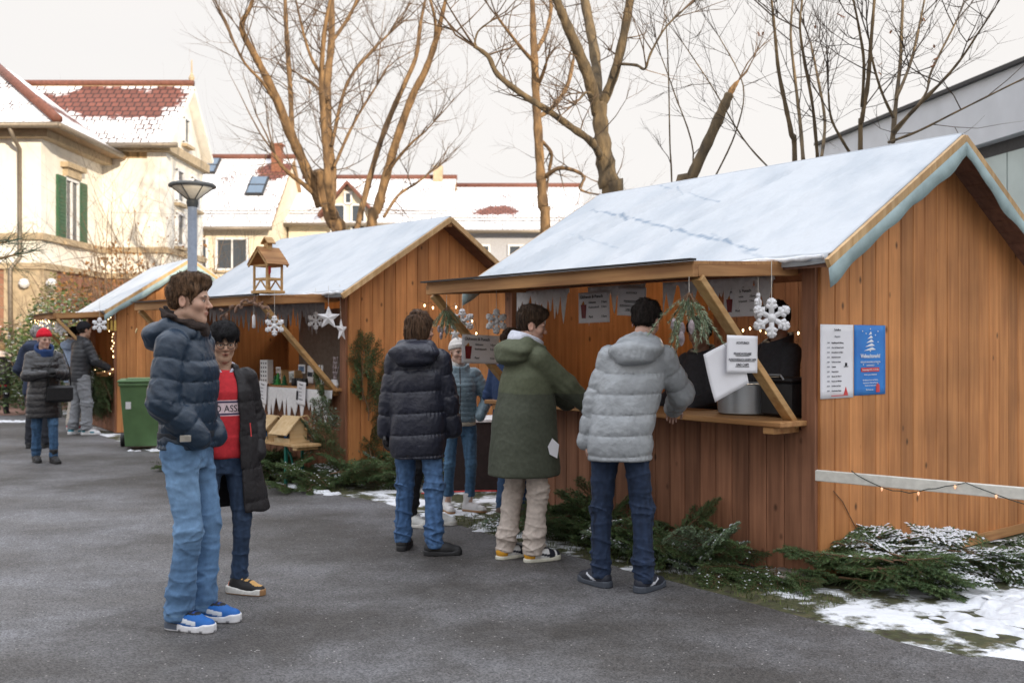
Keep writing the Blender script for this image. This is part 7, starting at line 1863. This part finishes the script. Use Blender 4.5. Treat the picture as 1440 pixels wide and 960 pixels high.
# --- people farther along the lane
p4 = gnd(52, 630)
person('grey haired man in a navy jacket beside the woman in the red beanie', (p4.x, p4.y), (-.1, 1), 1.74, dict(h=.012, hb=.011, hair=dict(col=(.36, .34, .33), top=.02, side=.012), visR=0, visL=0, handR=(.2, .15, 1.0), handL=(-.2, .15, 1.0),
    trousers=dict(mat=cloth('black_cotton', (.02, .022, .03))), shoes=SH_BLACK, jacket=dict(mat=cloth('navy_wool', (.028, .04, .075), .8), hem=.78, hood=.95)))
p5 = gnd(2, 582)
person('person in a dark coat with a cream fur hood, cut by the left edge', (p5.x, p5.y), (-.3, 1), 1.5, dict(h=.013, hb=.013, hair=dict(col=(.30, .20, .10), top=.02, side=.02, long=.15), visR=0, visL=0, handR=(.2, .15, 1.0), handL=(-.2, .15, 1.0),
    trousers=dict(mat=cloth('black_cotton', (.02, .02, .024))), shoes=SH_BLACK, jacket=dict(name='coat', mat=cloth('dark_parka', (.03, .028, .032)), hem=.68, hood=1.15, col=lambda p: np.where((p[:, 2] > 1.43)[:, None], np.array([[17., 15., 11.5]]), np.where((p[:, 2] < .74)[:, None], np.array([[14., .8, .9]]), 1.)))))
p6 = gnd(112, 611)
T6 = person('man in a dark cap, black quilted jacket and grey trousers at the farthest hut', (p6.x, p6.y), (.62, .78), 1.83, dict(h=.011, hb=.011, bulk=1.0, lean=.1, hair=dict(col=(.03, .02, .015), top=.014, side=.012), hat=(cloth('black_cap', (.012, .012, .016), .9), .4), handR=(.22, .34, 1.06), handL=(-.20, .32, 1.10), footR=(.16, .03, -40), footL=(-.12, -.05, 10), skin=(.50, .27, .19),
    trousers=dict(mat=cloth('grey_sweat', (.24, .25, .27), .95), r=(.115, .09, .075), fold=.010, z=.08), shoes=SH_TEAL, jacket=dict(mat=shell('black_down', (.024, .026, .032), .45), hem=.84, quilt=(.068, .010, .1), sleeve=(.078, .07, .056), collar=1.55)))
p7 = gnd(96, 607)
person('black haired person in a pale blue jacket beside the man in the cap', (p7.x-.05, p7.y+.35), (.5, .85), 1.76, dict(h=.012, hb=.011, hair=dict(col=(.012, .011, .012), top=.03, side=.022), handR=(.2, .3, 1.15), handL=(-.2, .28, 1.15), skin=(.42, .22, .15),
    trousers=dict(mat=cloth('cream_cotton', (.55, .50, .44), .9), r=(.105, .08, .075), z=.08), shoes=SH_RED, jacket=dict(mat=cloth('pale_blue', (.33, .42, .58), .8), hem=.82, hood=1.0)))

# --- man with shoulder long hair in the black puffer coat
p8 = gnd(588, 776)
T8 = person('person with chin length brown hair in a long dark puffer coat', (p8.x, p8.y), (.14, 1), 1.73, dict(
    h=.0062, hb=.0058, bulk=1.0, footR=(.145, -.10, -75), footL=(-.13, .06, 2), handL=(-.265, .02, .79), handR=(.26, .10, .84), dirL=(.02, .1, -1), dirR=(-.1, .3, -1), gloves=mat('leather_glove', (.02, .018, .02), .35, var=.2), curl=.55, pitch=-10, visR=0,
    skin=(.5, .28, .2), hair=dict(col=(.115, .065, .038), top=.022, side=.019, long=.15),
    trousers=dict(mat=cloth('mid_denim', (.055, .118, .245), .85, bump=.25), r=(.090, .070, .062), z=.06, fold=.0085, col=lambda p: denim(.5, np.stack([p[:, 0], -p[:, 1], p[:, 2]], 1))), shoes=SH_BLACK,
    jacket=dict(name='coat', mat=shell('black_navy_down', (.020, .022, .036), .42), hem=.70, quilt=(.158, .020, .42), sleeve=(.082, .076, .064), hood=1.12, collar=1.55,
        rows=[(.70, 0, -.01, .198, .155), (.85, 0, -.01, .205, .165), (1.06, 0, -.005, .202, .16), (1.2, 0, 0, .202, .155), (1.32, 0, -.005, .198, .148), (1.40, 0, -.012, .17, .128), (1.46, 0, -.012, .12, .105), (1.50, 0, -.012, .09, .09)])))
mb = MB(); wq = T8['wr'][-1]; mb.tube([(wq.x-.045, wq.y+.02, wq.z-.01), (wq.x-.03, wq.y-.045, wq.z-.02), (wq.x+.03, wq.y-.045, wq.z-.01)], .004, 5); mb.build('glove_trim', M_RED, T8['root'])
p9 = gnd(592, 738)
person('person with short brown hair, black trousers and white sneakers hidden behind the puffer coat', (p9.x, p9.y), (.75, -.45), 1.72, dict(h=.009, hb=.008, visR=0, visL=0, handR=(.2, .17, 1.0), handL=(-.2, .17, 1.0), hair=dict(col=(.15, .09, .05), top=.03, side=.014), footR=(.10, -.05, -5), footL=(-.1, .08, 5),
    trousers=dict(mat=cloth('black_jogger', (.02, .02, .024), .9), r=(.10, .075, .06), z=.08), shoes=SH_WHITE, jacket=dict(mat=cloth('dark_jacket', (.025, .026, .035), .8), hem=.84, collar=1.53)))
# --- woman in the white beanie
p10 = gnd(646, 719)
T10 = person('woman in a white beanie, blue grey quilted jacket, jeans and white boots', (p10.x, p10.y), (.12, -1), 1.53, dict(
    h=.0075, hb=.0062, tilt=.02, footR=(.125, -.02, 12), footL=(-.10, .02, 55), handR=(.21, .14, 1.02), handL=(-.205, .15, 1.0), poleL=(-.9, -.7, 0), visR=0, visL=0, yaw=18, pitch=-3, skin=(.56, .32, .235), brow=(.12, .07, .04), hat=(cloth('white_wool', (.66, .63, .60), .95), .6), hair=None,
    trousers=dict(mat=cloth('skinny_denim', (.06, .13, .23), .85), r=(.088, .060, .050), z=.16, fold=.005, col=lambda p: denim(.5, p)), shoes=SH_BOOT,
    jacket=dict(mat=shell('blue_grey_down', (.21, .29, .34), .38), hem=.93, quilt=(.050, .008, .1), sleeve=(.075, .066, .052), collar=1.55,
        rows=[(.93, 0, 0, .178, .135), (1.06, 0, 0, .172, .13), (1.2, 0, .008, .182, .14), (1.32, 0, .006, .185, .14), (1.41, 0, -.008, .16, .115), (1.465, 0, -.012, .11, .095), (1.50, 0, -.012, .085, .08)])))
sdf_obj('knit_hem', lambda p: col(T10['un'](p), [(.895, 0, 0, .172, .13), (.95, 0, 0, .172, .13)])+.002*np.sin(np.arctan2(p[:, 0], p[:, 1])*90), (-.22, -.2, .88), (.22, .2, .96), .007, cloth('cream_knit', (.60, .54, .44), .95), T10['root'], color=ones)
sdf_obj('roll_neck', lambda p: T10['ring'](p, 1.45, 1.57, .066, .012, .0), (-.15, -.15, 1.42), (.15, .15, 1.6), .007, cloth('white_knit', (.64, .62, .60), .95), T10['root'], color=ones)
mb = MB(); zp = [(0, .3, z) for z in np.linspace(.95, 1.50, 24)]; mb.tube(zp, .005, 4); q = mb.build('zipper', mat('zip_dark', (.05, .03, .03), .5), T10['root']); drape(q, T10['jac'], (0, -1, 0), .001)
p11 = gnd(694, 728)
person('person in a dark blue jacket and jeans mostly hidden behind the green parka', (p11.x+.15, p11.y), (.6, .7), 1.62, dict(h=.009, hb=.009, visR=0, visL=0, handR=(.2, .17, 1.0), handL=(-.2, .17, 1.0), hair=dict(col=(.10, .06, .035), top=.025, side=.016),
    trousers=dict(mat=cloth('dull_denim', (.04, .08, .16), .85), z=.08), shoes=SH_BROWN, jacket=dict(mat=cloth('royal_blue', (.03, .06, .15), .7), hem=.80, collar=1.53)))

# --- man in the green parka
p12 = Vector((.085, 6.93, 0))
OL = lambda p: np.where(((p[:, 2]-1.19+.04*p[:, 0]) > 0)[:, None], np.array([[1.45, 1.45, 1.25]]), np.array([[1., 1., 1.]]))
T12 = person('young man in a long olive green parka and beige trousers at the counter', (p12.x, p12.y), (.88, .475), 1.75, dict(
    h=.0062, hb=.0052, bulk=1.0, lean=.07, footR=(.09, .03, -4), footL=(-.09, -.10, 8), handR=(.17, .45, 1.07), handL=(-.16, .46, 1.09), poleR=(.6, -1, -.5), dirR=(-.15, 1, .05), dirL=(.1, 1, 0), nrmR=(.2, 0, 1), nrmL=(-.2, 0, 1), curl=.5, yaw=-24, pitch=-12,
    skin=(.56, .30, .215), brow=(.07, .04, .025), hair=dict(col=(.060, .036, .022), top=.034, side=.009, sweep=1, line=.03),
    trousers=dict(mat=cloth('beige_cotton', (.52, .45, .40), .9, bump=.2), r=(.095, .076, .070), z=.055, fold=.008), shoes=SH_ORANGE,
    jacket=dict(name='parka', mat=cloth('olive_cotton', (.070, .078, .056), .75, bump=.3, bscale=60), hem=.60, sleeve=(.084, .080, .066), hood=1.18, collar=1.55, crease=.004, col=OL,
        rows=[(.60, 0, 0, .225, .255), (.72, 0, .0, .22, .248), (.95, 0, .0, .212, .225), (1.15, 0, .0, .205, .195), (1.3, 0, -.005, .20, .17), (1.40, 0, -.012, .172, .135), (1.46, 0, -.012, .125, .112), (1.50, 0, -.012, .095, .095)])))
sdf_obj('hoodie_hood', lambda p: smax(smin(T12['ring'](p, 1.455, 1.575, .082, .022, .015), ell(T12['un'](p), (0, -.105, 1.56), (.095, .05, .06)), .03)-.004*wob(p, 40, 2), -ell(T12['un'](p), (0, .03, 1.64), (.075, .09, .10)), .01), (-.2, -.2, 1.4), (.22, .28, 1.72), .006, cloth('white_fleece', (.62, .64, .72), .9), T12['root'], color=ones)
sh_ = MB(); sh_.prism([(-.02, -.035), (.04, -.065), (.055, .03), (.0, .075), (-.035, .02)], 'z', 0, .002); q = sh_.build('paper_flap', M_PAPER, T12['root']); q.matrix_basis = Matrix.Translation((.45, .10, .80)) @ Matrix(((0, 0, 1, 0), (1, 0, 0, 0), (0, 1, 0, 0), (0, 0, 0, 1))); tt = 0.
for _ in range(80): tt += float(np.clip(T12['jac'](np.array([[.45-tt, .10, .80]]))[0]-.012, -.02, .03))*.7
q.matrix_basis = Matrix.Translation((-tt, 0, 0)) @ q.matrix_basis

# --- man in the grey puffer jacket
p13 = gnd(872, 829)
T13 = person('man in a light grey puffer jacket leaning towards the counter', (p13.x, p13.y), (.30, .95), 1.765, dict(
    h=.0062, hb=.0055, bulk=1.0, lean=.14, tilt=.20, footR=(.15, .0, -25), footL=(-.13, .05, 55), handL=(-.225, .06, .905), handR=(.27, .44, 1.10), poleL=(-1, -.6, 0), poleR=(1, -.4, -.6), dirL=(.15, .35, -.9), nrmR=(0, 0, 1), curl=.6, pitch=-18, yaw=-10,
    skin=(.5, .27, .2), hair=dict(col=(.022, .016, .014), top=.024, side=.012),
    trousers=dict(mat=cloth('indigo_denim', (.017, .030, .064), .85, bump=.25), r=(.090, .068, .060), z=.06, fold=.008, col=lambda p: denim(.35, np.stack([p[:, 0], -p[:, 1], p[:, 2]], 1))), shoes=SH_DARK,
    jacket=dict(mat=shell('grey_down', (.32, .34, .36), .36, spec=.45), hem=.80, quilt=(.125, .016, .3), sleeve=(.084, .078, .062), hood=.98, collar=1.56,
        rows=[(.80, 0, -.01, .190, .150), (.92, 0, -.01, .197, .156), (1.06, 0, -.005, .196, .155), (1.2, 0, 0, .200, .155), (1.32, 0, -.005, .200, .146), (1.40, 0, -.012, .172, .122), (1.46, 0, -.012, .12, .105), (1.50, 0, -.012, .09, .09)])))

# --- the sellers inside the nearest hut
for (px, x, H_, lab, dr, hairc) in ((985, .62, 1.70, 'seller in a dark jacket inside the nearest hut, behind the fir posy', (-.8, -.6), (.05, .03, .02)), (1092, .62, 1.80, 'seller in black inside the nearest hut, behind the hanging snowflake', (-.9, -.3), (.02, .016, .014))):
    q = on(H1, px, 500, x=x); w = H1.pt(x, q.y, 0)
    person(lab, (w.x, w.y), dr, H_, dict(h=.010, hb=.008, handR=(.17, .30, 1.08), handL=(-.17, .30, 1.08), pitch=-15, hair=dict(col=hairc, top=.028, side=.02),
        trousers=dict(mat=cloth('seller_trousers', (.02, .02, .025))), shoes=SH_BLACK, jacket=dict(mat=cloth('seller_jacket', (.065, .068, .082), .7), hem=.80, collar=1.54)))
